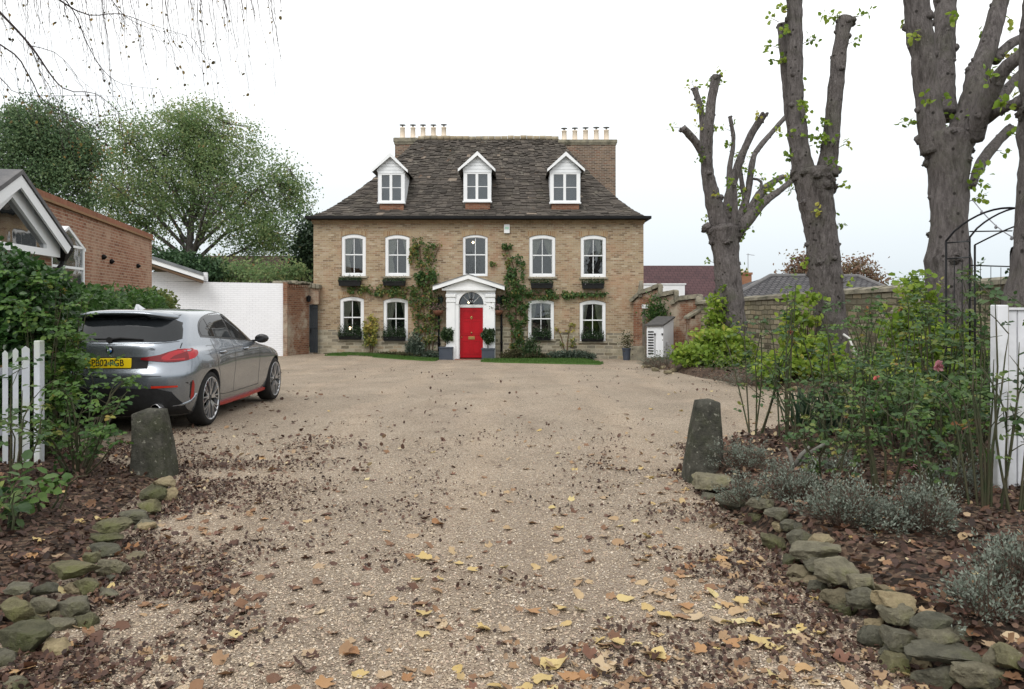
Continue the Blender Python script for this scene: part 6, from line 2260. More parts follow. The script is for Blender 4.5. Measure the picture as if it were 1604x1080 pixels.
m_redtrim = pm("red_accent", (.32, .016, .012), (.26, .012, .010), 4, .35, .5)
m_taillens = pm("red_tail_lens", (.20, .003, .007), (.14, .002, .005), 3, .2, .4, coat=.15)
m_tailbright = pm("bright_red_lens", (.42, .010, .018), (.34, .008, .014), 3, .2, .4, coat=.15)
m_reflector = pm("reflector_orange_red", (.55, .03, .010), (.45, .02, .008), 8, .25, .6)
m_plate = pm("yellow_plate", (.92, .68, .015), (.88, .64, .012), 3, .4, .4)
m_plateink = pm("black_plate_ink", (.012, .012, .012), (.02, .02, .02), 3, .5, .3)
m_chrome = pm("satin_chrome", (.6, .6, .62), (.5, .5, .52), 6, .2, .5, metal=.9)

CARX, CARY = -4.62, 9.06        # centre line, rear bumper
car = thing("parked_car", (CARX, CARY, gz(CARX, CARY)), "grey hatchback car parked on the gravel with its tail to the camera", "car")
CZ = .0

def spl(tab, x):
    """monotone-ish interpolation through (x, v) pairs"""
    if x <= tab[0][0]:
        return tab[0][1]
    for i in range(len(tab) - 1):
        if x <= tab[i + 1][0]:
            x0, v0 = tab[i]
            x1, v1 = tab[i + 1]
            t = (x - x0) / (x1 - x0)
            s0 = (tab[i + 1][1] - tab[max(0, i - 1)][1]) / max(1e-6, tab[i + 1][0] - tab[max(0, i - 1)][0])
            s1 = (tab[min(len(tab) - 1, i + 2)][1] - v0) / max(1e-6, tab[min(len(tab) - 1, i + 2)][0] - x0)
            h = x1 - x0
            d = (v1 - v0) / h
            s0 = max(-3 * abs(d), min(3 * abs(d), s0)) if s0 * d > 0 else 0
            s1 = max(-3 * abs(d), min(3 * abs(d), s1)) if s1 * d > 0 else 0
            return (2 * t ** 3 - 3 * t ** 2 + 1) * v0 + (t ** 3 - 2 * t ** 2 + t) * h * s0 + (-2 * t ** 3 + 3 * t ** 2) * v1 + (t ** 3 - t ** 2) * h * s1
    return tab[-1][1]

Wt = [(.18, .80), (.26, .845), (.36, .872), (.50, .888), (.62, .896), (.72, .900), (.82, .896), (.90, .880), (.97, .850), (1.02, .828), (1.1, .790), (1.2, .742), (1.3, .688), (1.37, .638), (1.41, .565), (1.432, .44)]
YRt = [(.18, .20), (.26, .075), (.34, .035), (.45, .012), (.58, .0), (.68, .004), (.735, .035), (.80, .065), (.90, .085), (1.0, .10), (1.055, .125), (1.09, .16), (1.16, .225), (1.25, .31), (1.32, .38), (1.37, .43), (1.41, .52), (1.432, .75)]
YFt = [(.18, 4.22), (.3, 4.30), (.5, 4.319), (.64, 4.29), (.72, 4.22), (.79, 4.05), (.85, 3.75), (.91, 3.35), (.955, 3.16), (1.0, 3.05), (1.1, 2.87), (1.2, 2.68), (1.3, 2.48), (1.37, 2.31), (1.41, 2.12), (1.432, 1.65)]
PE = 2.7
def Wz(z): return spl(Wt, z)
def side_taper(y, z):
    """the plan narrows a little to nose and tail"""
    v = 1 - .030 * max(0, (1.2 - y) / 1.2) ** 2 - .05 * max(0, (y - 3.0) / 1.3) ** 2
    if z > .95:
        v -= .06 * max(0, (y - 1.7) / 1.3) ** 2 + .045 * max(0, (1.35 - y) / 1.0) ** 2
    return v
def haunch(y, z):
    g = math.exp(-((z - .70) / .15) ** 2)
    return .018 * g * math.exp(-((y - .85) / .45) ** 2) + .014 * g * math.exp(-((y - 3.5) / .45) ** 2) - .016 * math.exp(-((z - .50) / .13) ** 2) * math.exp(-((y - 2.1) / .75) ** 2)
def A_r(z): return .42 if z < .95 else .34 + .05 * (z - .95)
def surf_side(y, z):
    """half width at length y, height z"""
    yr, yf = spl(YRt, z), spl(YFt, z)
    a, b = A_r(z), min(.75, (yf - yr) * .35)
    wv = Wz(z) * side_taper(y, z) + haunch(y, z)
    if y < yr + a:
        q = min(1, max(0, (yr + a - y) / a))
        wv *= (1 - q ** PE) ** (1 / PE)
    elif y > yf - b:
        q = min(1, max(0, (y - yf + b) / b))
        wv *= (1 - q ** 2.3) ** (1 / 2.3)
    return wv
def surf_rear(x, z):
    yr, a = spl(YRt, z), A_r(z)
    q = min(.9999, abs(x) / (Wz(z) * side_taper(yr + a * .5, z)))
    return yr + a * (1 - (1 - q ** PE) ** (1 / PE))

def outline(z, nr=11, ns=46, nf=12):
    yr, yf = spl(YRt, z), spl(YFt, z)
    a, b = A_r(z), min(.75, (yf - yr) * .35)
    pts = []
    for i in range(nr):
        th = math.pi / 2 * i / nr
        q = math.cos(th) ** (2 / PE)
        y = yr + a * (1 - q)
        x = Wz(z) * side_taper(y, z) * (math.sin(th) ** (2 / PE)) + (haunch(y, z) if i > nr * .7 else 0)
        pts.append((x, y))
    for i in range(ns):
        y = yr + a + (yf - b - yr - a) * i / (ns - 1)
        pts.append((surf_side(y, z), y))
    for i in range(1, nf + 1):
        th = math.pi / 2 * (1 - i / nf)
        q = math.cos(th) ** (2 / 2.3)
        y = yf - b + b * q
        x = Wz(z) * side_taper(min(y, yf), z) * (math.sin(th) ** (2 / 2.3)) if i < nf else 0.0
        pts.append((x, y))
    return pts
def carP(x, y, z): return Vector((CARX + x, CARY + y, CZ + z))
zl = [.18, .22, .26, .30, .34, .39, .45, .51, .56, .60, .63, .655, .68, .71, .75, .79, .83, .87, .91, .94, .97, 1.0, 1.05, 1.1, 1.15, 1.2, 1.25, 1.29, 1.33, 1.36, 1.385, 1.41, 1.424, 1.432]
mb = MB(); mb.sm = True
rings = []
for z in zl:
    o_ = outline(z)
    full = [(x, y) for x, y in o_] + [(-x, y) for x, y in o_[-2:0:-1]]
    rings.append([carP(x, y, z) for x, y in full])
nr_ = len(rings[0])
V = [p for r in rings for p in r]
Fc = []
for j in range(len(rings) - 1):
    for i in range(nr_):
        i2 = (i + 1) % nr_
        Fc.append((j * nr_ + i, j * nr_ + i2, (j + 1) * nr_ + i2, (j + 1) * nr_ + i))
Fc.append(list(range(nr_))[::-1])
cR = Vector((0, 0, 0))
V.append(carP(0, 1.25, 1.4345))
for i in range(nr_):
    Fc.append(((len(rings) - 1) * nr_ + i, (len(rings) - 1) * nr_ + (i + 1) % nr_, len(V) - 1))
mb.add(V, Fc)
body = mb.build("body", [m_paint, m_matt], car, fix=True)
AX_R, AX_F, WR = .80, 3.47, .333
cut = MB()
for ay in (AX_R, AX_F):
    for sg in (-1, 1):
        cut.lathe([(.365, 0), (.365, .5)] if sg > 0 else [(.365, -.5), (.365, 0)], (CARX + sg * .55, CARY + ay, CZ + WR), 40, 'x')
cut.mi = 0
cutter = cut.build("arch_tool", m_matt, None, fix=True)
bmod = body.modifiers.new("arches", 'BOOLEAN')
bmod.operation = 'DIFFERENCE'
bmod.object = cutter
bmod.solver = 'EXACT'
bmod.material_mode = 'TRANSFER'
dg = bpy.context.evaluated_depsgraph_get()
dg.update()
new = bpy.data.meshes.new_from_object(body.evaluated_get(dg))
body.modifiers.clear()
body.data = new
bpy.data.objects.remove(cutter)
new.materials.clear()
new.materials.append(m_paint); new.materials.append(m_matt)
for p in new.polygons:           # dark arch linings and underside
    c_ = p.center
    inside = any(math.hypot(c_.y - CARY - ay, c_.z - CZ - WR) < .362 and abs(c_.x - CARX) < .87 for ay in (AX_R, AX_F))
    p.material_index = 1 if (inside or c_.z < CZ + .19) else 0
    p.use_smooth = not inside
try:
    new.set_sharp_from_angle(angle=rad(40))
except Exception:
    pass

def patch_side(name, mat, poly, off, parent, nu=16, nv=10, sides=(1, -1), thick=0.0, smooth=True):
    """panel following the body side; poly: list of (y, zlow, zhigh) columns"""
    for sg in sides:
        mb = MB(); mb.sm = smooth
        cols = []
        n = len(poly)
        for i in range(nu + 1):
            f_ = i / nu * (n - 1)
            k0 = min(n - 2, int(f_))
            t = f_ - k0
            q = [poly[k0][m] + (poly[k0 + 1][m] - poly[k0][m]) * t for m in range(3)]
            cols.append(q)
        V = []
        for y, z0, z1 in cols:
            for j in range(nv + 1):
                z = z0 + (z1 - z0) * j / nv
                V.append(carP(sg * (surf_side(y, z) + off), y, z))
        Fc = [(i * (nv + 1) + j, (i + 1) * (nv + 1) + j, (i + 1) * (nv + 1) + j + 1, i * (nv + 1) + j + 1) for i in range(nu) for j in range(nv)]
        if sg < 0:
            Fc = [q[::-1] for q in Fc]
        mb.add(V, Fc)
        mb.build(name, mat, parent)

def patch_rear(name, mat, cols, off, parent, nu=24, nv=8, smooth=True):
    """cols: list of (x, zlow, zhigh)"""
    mb = MB(); mb.sm = smooth
    n = len(cols)
    V = []
    for i in range(nu + 1):
        f_ = i / nu * (n - 1)
        k0 = min(n - 2, int(f_))
        t = f_ - k0
        x, z0, z1 = [cols[k0][m] + (cols[k0 + 1][m] - cols[k0][m]) * t for m in range(3)]
        for j in range(nv + 1):
            z = z0 + (z1 - z0) * j / nv
            V.append(carP(x, surf_rear(x, z) - off, z))
    Fc = [(i * (nv + 1) + j, (i + 1) * (nv + 1) + j, (i + 1) * (nv + 1) + j + 1, i * (nv + 1) + j + 1) for i in range(nu) for j in range(nv)]
    mb.add(V, Fc)
    return mb.build(name, mat, parent)

# glass: black surround then the panes
belt = lambda y: .955 + .068 * (2.90 - y)
def roofz(y):
    return spl([(.76, 1.13), (.82, 1.21), (.95, 1.288), (1.15, 1.338), (1.5, 1.372), (1.9, 1.378), (2.1, 1.362), (2.3, 1.30), (2.6, 1.13), (2.90, .962)], y)
ys_ = [.76, .79, .83, .9, 1.05, 1.2, 1.4, 1.6, 1.8, 2.0, 2.15, 2.3, 2.5, 2.7, 2.90]
patch_side("window_trim", m_gloss, [(y, belt(y) - .012, max(belt(y), roofz(y)) + .012) for y in ys_], .003, car, 40, 8)
def pane(name, ya, yb, slant0=0, slant1=0):
    ya_, yb_ = ya, yb
    ysn = np.linspace(ya_, yb_, 8)
    patch_side(name, m_tint, [(y, belt(y) + .012, max(belt(y) + .014, roofz(y) - .014)) for y in ysn], .006, car, 16, 8)
pane("side_window", .80, 1.07)
pane("side_window", 1.095, 1.70)
pane("side_window", 1.77, 2.83)
# chrome-free belt line and door shut lines
for y0, y1, z0, z1 in ((1.67, 1.69, .33, 1.02), (2.70, 2.715, .33, .94)):
    patch_side("door_gap", m_matt, [(y0, z0, z1), (y0 + .007, z0, z1)], .0015, car, 1, 14)
patch_side("door_gap", m_matt, [(1.17, .345, .352), (1.4, .325, .331), (2.0, .32, .326), (2.73, .325, .331)], .0015, car, 16, 1)
mbp = [(1.0, .72, 1.06), (1.007, .72, 1.06)]
patch_side("door_gap", m_matt, mbp, .0015, car, 1, 8)
patch_side("door_gap", m_matt, [(1.0, .71, .72), (1.1, .60, .61), (1.16, .45, .46), (1.17, .345, .352)], .0015, car, 10, 1)
# handles
for ys0 in (1.12, 2.02):
    for sg in (1, -1):
        mb = MB(); mb.sm = True
        zc_ = .885
        pts = [carP(sg * (surf_side(ys0 + q, zc_) + o_), ys0 + q, zc_ + .004 * q) for q, o_ in ((0, .004), (.03, .028), (.10, .034), (.17, .028), (.20, .004))]
        mb.tube(pts, [.010, .014, .015, .014, .010], 8)
        mb.build("door_handle", m_paint, car)
    patch_side("handle_recess", m_matt, [(ys0 + .03, .86, .90), (ys0 + .17, .86, .90)], .0018, car, 6, 3)
# sill blade: red accent along the bottom
for sg in (1, -1):
    mb = MB()
    prof = [(1.17, .195), (1.4, .185), (2.2, .185), (3.08, .20)]
    V = []
    for y, z in prof:
        w_ = surf_side(y, .22) + .012
        for dx, dz in ((-.06, 0), (.012, 0), (.02, .035), (-.04, .045)):
            V.append(carP(sg * (w_ + dx), y, z + dz))
    Fc = []
    for i in range(len(prof) - 1):
        for j in range(4):
            j2 = (j + 1) % 4
            Fc.append((i * 4 + j, i * 4 + j2, (i + 1) * 4 + j2, (i + 1) * 4 + j))
    Fc += [(0, 1, 2, 3), (12, 15, 14, 13)]
    mb.add(V, Fc)
    mb.build("red_sill_blade", m_redtrim, car, fix=True)
# fuel flap on the right
patch_side("fuel_flap_gap", m_matt, [(.80, .83, .833), (.98, .832, .835)], .0015, car, 6, 1, sides=(1,))
patch_side("fuel_flap_gap", m_matt, [(.80, .98, .983), (.98, .98, .983)], .0015, car, 6, 1, sides=(1,))
patch_side("fuel_flap_gap", m_matt, [(.80, .83, .98), (.804, .83, .98)], .0015, car, 1, 6, sides=(1,))

# rear screen, roof spoiler, tailgate
patch_rear("rear_screen", m_tint, [(-.735, 1.09, 1.12), (-.68, 1.07, 1.26), (-.57, 1.062, 1.316), (0, 1.055, 1.33), (.57, 1.062, 1.316), (.68, 1.07, 1.26), (.735, 1.09, 1.12)], .005, car, 30, 10)
mb = MB(); mb.sm = True
V = []
xs_ = np.linspace(-.60, .60, 21)
for x in xs_:
    e_ = (abs(x) / .60) ** 3
    yr = surf_rear(min(abs(x), .62), 1.33)
    zt = 1.424 - .052 * e_ - .006 * (x / .60) ** 2
    yb_ = .285 + (yr - .02 - .285) * (abs(x) / .60) ** 5
    V += [carP(x, yr + .20, zt - .004), carP(x, yr + .02, zt + .004), carP(x, yb_ + .03, zt - .010), carP(x, yb_, zt - .035), carP(x, yb_ + .012, zt - .05), carP(x, yr + .0, zt - .085)]
Fc = []
for i in range(20):
    for j in range(5):
        Fc.append((i * 6 + j, (i + 1) * 6 + j, (i + 1) * 6 + j + 1, i * 6 + j + 1))
mb.add(V, Fc)
mb.build("roof_spoiler", m_paint, car, fix=True)
mb = MB()
mb.sm = True
V = []
for x in np.linspace(-.60, .60, 13):
    yr = surf_rear(abs(x), 1.33)
    V += [carP(x, .30 + (yr - .30) * (abs(x) / .6) ** 5, 1.366 - .012 * (x / .6) ** 2), carP(x, yr + .01, 1.325)]
mb.add(V, [(i * 2, i * 2 + 2, i * 2 + 3, i * 2 + 1) for i in range(12)])
mb.build("spoiler_underside", m_gloss, car)
# black roof glass panel
mb = MB(); mb.sm = True
V = []
for j, y in enumerate(np.linspace(.95, 1.95, 8)):
    for x in np.linspace(-.44, .44, 9):
        zz = 1.4375 - .012 * (x / .44) ** 2 - .035 * max(0, (y - 1.55) / .4) ** 2 - .006 * max(0, (1.2 - y) / .3) ** 2
        V.append(carP(x, y, zz))
mb.add(V, [(j * 9 + i, j * 9 + i + 1, (j + 1) * 9 + i + 1, (j + 1) * 9 + i) for j in range(7) for i in range(8)])
mb.build("roof_glass", m_tint, car)
# windscreen
mb = MB(); mb.sm = True
V = []
for z in np.linspace(1.0, 1.36, 8):
    yf = spl(YFt, z)
    wv = .84 * (.80 - .62 * (z - .95))
    for x in np.linspace(-1, 1, 13):
        V.append(carP(x * wv, yf + .006 - .16 * abs(x) ** 2.3 - .02, z + .012))
mb.add(V, [(j * 13 + i, j * 13 + i + 1, (j + 1) * 13 + i + 1, (j + 1) * 13 + i) for j in range(7) for i in range(12)])
mb.build("windscreen", m_tint, car)
# shark-fin aerial
mb = MB(); mb.sm = True
mb.add([carP(-.03, .74, 1.43), carP(.03, .74, 1.43), carP(.018, .95, 1.434), carP(-.018, .95, 1.434), carP(-.006, .74, 1.495), carP(.006, .74, 1.495), carP(0, .80, 1.492)],
       [(0, 1, 5, 4), (1, 2, 6, 5), (2, 3, 6), (3, 0, 4, 6), (4, 5, 6)])
mb.build("roof_aerial", pm("silver_fin", (.5, .52, .55), (.45, .47, .5), 4, .3, .5), car)
# wiper
mb = MB()
pw = [(0.0, 1.005), (.10, 1.012), (.34, 1.0)]
mb.tube([carP(-.02, surf_rear(0, 1.085) - .03, 1.085), carP(.10, surf_rear(.1, 1.10) - .03, 1.10), carP(.36, surf_rear(.36, 1.085) - .022, 1.085)], [.016, .012, .006], 6)
mb.lathe([(.035, -.02), (.03, .02)], carP(-.02, surf_rear(0, 1.08) - .02, 1.08), 10, 'y')
mb.obox(carP(-.22, surf_rear(.22, 1.10) - .02, 1.092), carP(.34, surf_rear(.34, 1.085) - .018, 1.085), .012, .02, (0, -1, 0))
mb.build("rear_wiper", m_matt, car)
# tailgate shut lines
patch_rear("tailgate_gap", m_matt, [(-.745, 1.058, 1.062), (-.5, 1.04, 1.044), (0, 1.03, 1.034), (.5, 1.04, 1.044), (.745, 1.058, 1.062)], .0025, car, 24, 1)
patch_rear("tailgate_gap", m_matt, [(-.60, .665, .672), (0, .66, .667), (.60, .665, .672)], .003, car, 20, 1)
for sg in (1, -1):
    patch_rear("tailgate_gap", m_matt, [(sg * .735, .98, 1.055), (sg * .742, .98, 1.055)], .0025, car, 1, 6)
# matt black panel across the tailgate around the number plate
patch_rear("plate_recess", m_matt, [(-.44, .755, .885), (.44, .755, .885)], .0035, car, 12, 4)
# number plate
mb = MB()
zp, yp_ = .818, surf_rear(.0, .80) - .022
mb.bbox(CARX - .26, CARX + .26, CARY + yp_ - .004, CARY + yp_ + .03, zp - .056, zp + .056, .004)
plate = mb.build("number_plate", m_plate, car)

def text_mesh(name, body_, size, mat, parent, loc, rot, depth=.0012, sx=1.0, bold=0.0):
    cu = bpy.data.curves.new(name, 'FONT')
    cu.body = body_
    cu.size = size
    cu.align_x = 'CENTER'
    cu.align_y = 'CENTER'
    cu.extrude = depth
    cu.offset = bold
    tmp = bpy.data.objects.new(name + "_tmp", cu)
    COL.objects.link(tmp)
    dg_ = bpy.context.evaluated_depsgraph_get()
    me = bpy.data.meshes.new_from_object(tmp.evaluated_get(dg_))
    bpy.data.objects.remove(tmp)
    me.transform(Matrix.Translation(loc) @ rot @ Matrix.Diagonal((sx, 1, 1, 1)))
    me.materials.clear()
    me.materials.append(mat)
    o = bpy.data.objects.new(name, me)
    link(o, parent)
    return o
RX = Matrix.Rotation(rad(90), 4, 'X')
text_mesh("plate_lettering", "PB02 PGB", .108, m_plateink, plate, carP(0, yp_ - .0052, zp), RX, .0008, .83, .0011)
yb_ = surf_rear(.5, .885) - .006
text_mesh("badge_lettering", "128ti", .042, m_chrome, car, carP(.46, surf_rear(.46, .975) - .004, .975), RX)
# round badge
yb_ = surf_rear(0, .965) - .004
mb = MB(); mb.sm = False
mb.lathe([(.041, -.006), (.043, .004)], carP(0, yb_, .965), 24, 'y')
bd = mb.build("round_badge", m_gloss, car)
for a0, mt in ((0, m_white), (1, pm("badge_blue", (.03, .16, .45), (.025, .13, .40), 3, .3)), (2, m_white), (3, bpy.data.materials["badge_blue"] if "badge_blue" in bpy.data.materials else m_white)):
    mb = MB()
    c_ = carP(0, yb_ - .0075, .965)
    pts = [c_] + [c_ + Vector((.027 * math.cos(a0 * math.pi / 2 + q * math.pi / 16), 0, .027 * math.sin(a0 * math.pi / 2 + q * math.pi / 16))) for q in range(9)]
    mb.add(pts, [(0, q, q + 1) for q in range(1, 9)])
    mb.build("badge_quarter", mt, bd)

# tail lights wrapping round the corners
for sg in (1, -1):
    cols = [(.36, .855, .875), (.46, .842, .892), (.56, .832, .91), (.64, .825, .942), (.72, .825, .968), (.79, .832, .976), (.835, .842, .972)]
    lt = patch_rear("tail_light", m_taillens, [(sg * x, a_, b_) for x, a_, b_ in cols], .014, car, 26, 8)
    # wrap onto the flank
    mb = MB(); mb.sm = True
    V = []
    side_c = [(.23, .842, .972), (.30, .848, .972), (.36, .862, .968), (.42, .89, .962), (.46, .92, .955)]
    for y, a_, b_ in side_c:
        for j in range(7):
            z = a_ + (b_ - a_) * j / 6
            V.append(carP(sg * (surf_side(y, z) + .010), y, z))
    mb.add(V, [(i * 7 + j, (i + 1) * 7 + j, (i + 1) * 7 + j + 1, i * 7 + j + 1) for i in range(len(side_c) - 1) for j in range(6)])
    mb.build("lens_wrap", m_tailbright, lt)
    patch_b = [(sg * .58, .855, .885), (sg * .66, .855, .94), (sg * .70, .895, .952), (sg * .80, .94, .962)]
    patch_rear("lens_bar", m_tailbright, patch_b, .017, lt, 14, 3)
    patch_b = [(sg * .60, .842, .852), (sg * .80, .847, .866)]
    patch_rear("lens_bar", m_tailbright, patch_b, .017, lt, 10, 2)
# bumper: dark diffuser, reflectors, exhausts, air curtain blades
patch_rear("diffuser", m_matt, [(-.80, .20, .32), (-.70, .20, .48), (-.55, .20, .525), (0, .20, .54), (.55, .20, .525), (.70, .20, .48), (.80, .20, .32)], .006, car, 30, 8)
for sg in (1, -1):
    patch_rear("reflector", m_reflector, [(sg * .50, .530, .556), (sg * .76, .535, .553)], .012, car, 10, 2)
    mb = MB(); mb.sm = True
    c_ = carP(sg * .56, .06, .30)
    mb.lathe([(.048, -.06), (.052, -.07), (.056, -.06), (.056, .1)], c_, 20, 'y', False)
    mb.build("exhaust_pipe", m_chrome, car)
    mb = MB()
    mb.lathe([(.047, -.045), (.0, -.045)], c_, 20, 'y')
    mb.build("exhaust_bore", m_matt, car)
    # slot with red insert, and silver blade below
    mb = MB(); mb.sm = True
    V = []
    for y0_, y1_, z in ((.29, .305, .60), (.285, .33, .55), (.285, .34, .48), (.29, .345, .40), (.31, .34, .35)):
        V += [carP(sg * (surf_side(y0_, z) + .004), y0_, z), carP(sg * (surf_side(y1_, z) + .004), y1_, z)]
    mb.add(V, [(i * 2, i * 2 + 1, i * 2 + 3, i * 2 + 2) for i in range(4)])
    mb.build("vent_insert", m_redtrim, car)
    mb = MB(); mb.sm = True
    V = []
    for y, z, h in ((.15, .315, .022), (.22, .325, .03), (.29, .345, .035), (.35, .40, .016), (.37, .44, .006)):
        w_ = surf_side(y, z) if y > .05 else 0
        V += [carP(sg * (w_ + .004), y, z - h * .5), carP(sg * (w_ + .028), y + .004, z), carP(sg * (w_ + .004), y, z + h * .6)]
    Fc = [(i * 3 + j, (i + 1) * 3 + j, (i + 1) * 3 + j + 1, i * 3 + j + 1) for i in range(4) for j in range(2)]
    mb.add(V, Fc)
    mb.build("vent_blade", m_paint, car)
    mb = MB(); mb.sm = True
    V = []
    for y0_, y1_, z in ((.20, .285, .585), (.265, .284, .55), (.27, .284, .48), (.275, .289, .40)):
        V += [carP(sg * (surf_side(y0_, z) + .003), y0_, z), carP(sg * (surf_side(y1_, z) + .003), y1_, z)]
    mb.add(V, [(i * 2, i * 2 + 1, i * 2 + 3, i * 2 + 2) for i in range(3)])
    mb.build("vent_slot", m_gloss, car)
    # door mirror
    bm = bmesh.new()
    bmesh.ops.create_icosphere(bm, subdivisions=3, radius=1)
    for v in bm.verts:
        v.co = Vector((v.co.x * .10, v.co.y * (.06 if v.co.y < 0 else .10), v.co.z * .066))
        if v.co.y < -.03:
            v.co.y = -.03 - (abs(v.co.y) - .03) * .3
        v.co += Vector((CARX + sg * .955, CARY + 2.60, 1.0))
    mb = MB(); mb.sm = True
    mb.bm(bm)
    mb.obox(carP(sg * .80, 2.64, .96), carP(sg * .93, 2.61, .98), .05, .03)
    mr_ = mb.build("door_mirror", m_gloss, car)

# wheels
def wheel(sg, ay):
    cx_ = CARX + sg * (.905 - .115)
    c_ = Vector((cx_, CARY + ay, CZ + WR))
    out = .113 * sg
    mb = MB(); mb.sm = True
    prof = [(.258, -.105), (.275, -.113), (.306, -.108), (.325, -.092), (.332, -.06), (.333, 0), (.332, .06), (.325, .092), (.306, .108), (.275, .113), (.258, .105)]
    mb.lathe(prof, c_, 44, 'x', False)
    ty = mb.build("wheel", m_tyre, car)
    mb = MB(); mb.sm = True
    mb.lathe([(.264, sg * .110), (.262, sg * .113), (.254, sg * .108), (.248, sg * .10)], c_, 44, 'x', False)
    mb.mi = 1
    mb.lathe([(.248, sg * .10), (.243, sg * .095), (.243, -sg * .09)], c_, 44, 'x', False)
    rim = mb.build("rim", [m_alloy, m_gloss], ty)
    mb = MB()
    mb.lathe([(.243, sg * .0), (.03, sg * .0)], c_, 32, 'x')
    mb.build("brake_disc", m_matt, ty)
    mb = MB()
    for a_ in range(5):         # five double Y spokes
        for da, w0, w1, mt in ((-.20, .030, .016, 0), (.20, .030, .016, 0), (-.46, .022, .013, 0), (.46, .022, .013, 0)):
            a0 = a_ * 2 * math.pi / 5 + .3
            s_ = c_ + Vector((out * .72, .045 * math.cos(a0 + da * .5), .045 * math.sin(a0 + da * .5)))
            rm = .250
            e_ = c_ + Vector((out * .90, rm * math.cos(a0 + da), rm * math.sin(a0 + da)))
            m_ = c_ + Vector((out * .84, .12 * math.cos(a0 + da * .55), .12 * math.sin(a0 + da * .55)))
            mb.obox(s_, m_, w0 * .7, .03, (1, 0, 0))
            mb.obox(m_, e_, w1 * .8, .026, (1, 0, 0))
    mb.build("spoke", m_alloy, ty)
    mb = MB(); mb.sm = True
    mb.lathe([(.058, sg * .06), (.055, sg * .085), (.03, sg * .092), (0, sg * .092)], c_, 20, 'x')
    mb.build("hub_cap", m_dark_alloy, ty)
    mb = MB()
    a0 = 2.7 if ay < 2 else .5
    V = []
    for x_ in (sg * .005, sg * .055):
        for r_ in (.13, .205):
            for q in range(5):
                a = a0 - .35 + .7 * q / 4
                V.append(c_ + Vector((x_, r_ * math.cos(a), r_ * math.sin(a))))
    Fc = [(10 + q, 11 + q, 16 + q, 15 + q) for q in range(4)] + [(5 + q, 6 + q, 16 + q, 15 + q) for q in range(4)]
    mb.add(V, Fc)
    mb.build("brake_caliper", m_redtrim, ty)
for sg in (1, -1):
    for ay in (AX_R, AX_F):
        wheel(sg, ay)
# ------------------------------------------------------------------ staddle-like stone bollards
m_boll = NT("mossy_gritstone")
m_boll.set(.95, .15)
co = m_boll.coord()
c = m_boll.ramp(m_boll.noise(co, 9, 8, .7), [(.3, (.030, .030, .026)), (.52, (.075, .073, .060)), (.75, (.15, .145, .12))])
c = m_boll.mix(m_boll.ramp(m_boll.noise(co, 3, 6, .7), [(.50, 0), (.72, .7)]), c, (.055, .066, .028))
c = m_boll.mix(m_boll.ramp(m_boll.noise(co, 24, 5, .65), [(.60, 0), (.68, .8)]), c, (.33, .32, .27))
m_boll.col(c)
m_boll.bump(m_boll.noise(co, 38, 6, .75), 1.0, .03)
m_boll = m_boll.m
def bollard(label, base, top, Y, dep, seed):
    """base, top: pixel x extents at the foot and head"""
    s_ = Y / F
    (bx0, bx1, by), (tx0, tx1, ty) = base, top
    X = lambda p: (p - CX) * s_
    zt, zb = CH - (ty - HY) * s_, -.12
    zb0 = CH - (by - HY) * s_
    bm = bmesh.new()
    n = 16
    vs = []
    for j in range(n + 1):
        t = j / n
        z = zb + (zt - zb) * t
        u = (z - zb0) / (zt - zb0)
        x0 = X(bx0) + (X(tx0) - X(bx0)) * u
        x1 = X(bx1) + (X(tx1) - X(bx1)) * u
        d0, d1 = Y - .02 + .05 * u, Y + dep - (dep * .35) * u
        ring_ = []
        m = 8
        for k_ in range(4 * m):
            side, f_ = divmod(k_, m)
            f_ /= m
            q = [(x0 + (x1 - x0) * f_, d0), (x1, d0 + (d1 - d0) * f_), (x1 - (x1 - x0) * f_, d1), (x0, d1 - (d1 - d0) * f_)][side]
            ring_.append(bm.verts.new((q[0], q[1], z)))
        vs.append(ring_)
    L = 32
    for j in range(n):
        for k_ in range(L):
            bm.faces.new((vs[j][k_], vs[j][(k_ + 1) % L], vs[j + 1][(k_ + 1) % L], vs[j + 1][k_]))
    top_c = bm.verts.new(((X(tx0) + X(tx1)) / 2, Y + dep * .35, zt + .015))
    for k_ in range(L):
        bm.faces.new((vs[n][k_], vs[n][(k_ + 1) % L], top_c))
    cx_ = (X(bx0) + X(bx1)) / 2
    for v in bm.verts:      # worn arrises and pitted faces
        p = v.co.copy()
        cen = Vector((cx_, Y + dep / 2, p.z))
        r = (p - cen)
        wv = max(abs(r.x) / ((X(bx1) - X(bx0)) / 2), abs(r.y) / (dep / 2))
        corner = min(abs(r.x) / ((X(bx1) - X(bx0)) / 2), abs(r.y) / (dep / 2))
        k2 = 1 - .10 * sm(.55, 1.0, corner) + .035 * nz(p, 7, seed) + .015 * nz(p, 22, seed)
        v.co = cen + r * k2
        if p.z > zt - .08:
            v.co.z -= .035 * sm(.5, 1.0, wv) + .02 * nz(p, 9, seed)
    t = thing("stone_bollard", (cx_, Y, 0), label, "bollard", "stone bollards at the mouth of the drive")
    mb = MB(); mb.sm = True
    mb.bm(bm)
    mb.build("bollard_stone", m_boll, t, fix=True)
bollard("mossy wedge-shaped stone bollard on the left of the drive, in front of the car", (199, 263, 756), (201, 247, 645), 6.75, .30, 3)
bollard("lichen-spotted wedge-shaped stone bollard on the right of the drive", (1076, 1139, 758), (1096, 1131, 630), 6.60, .30, 8)

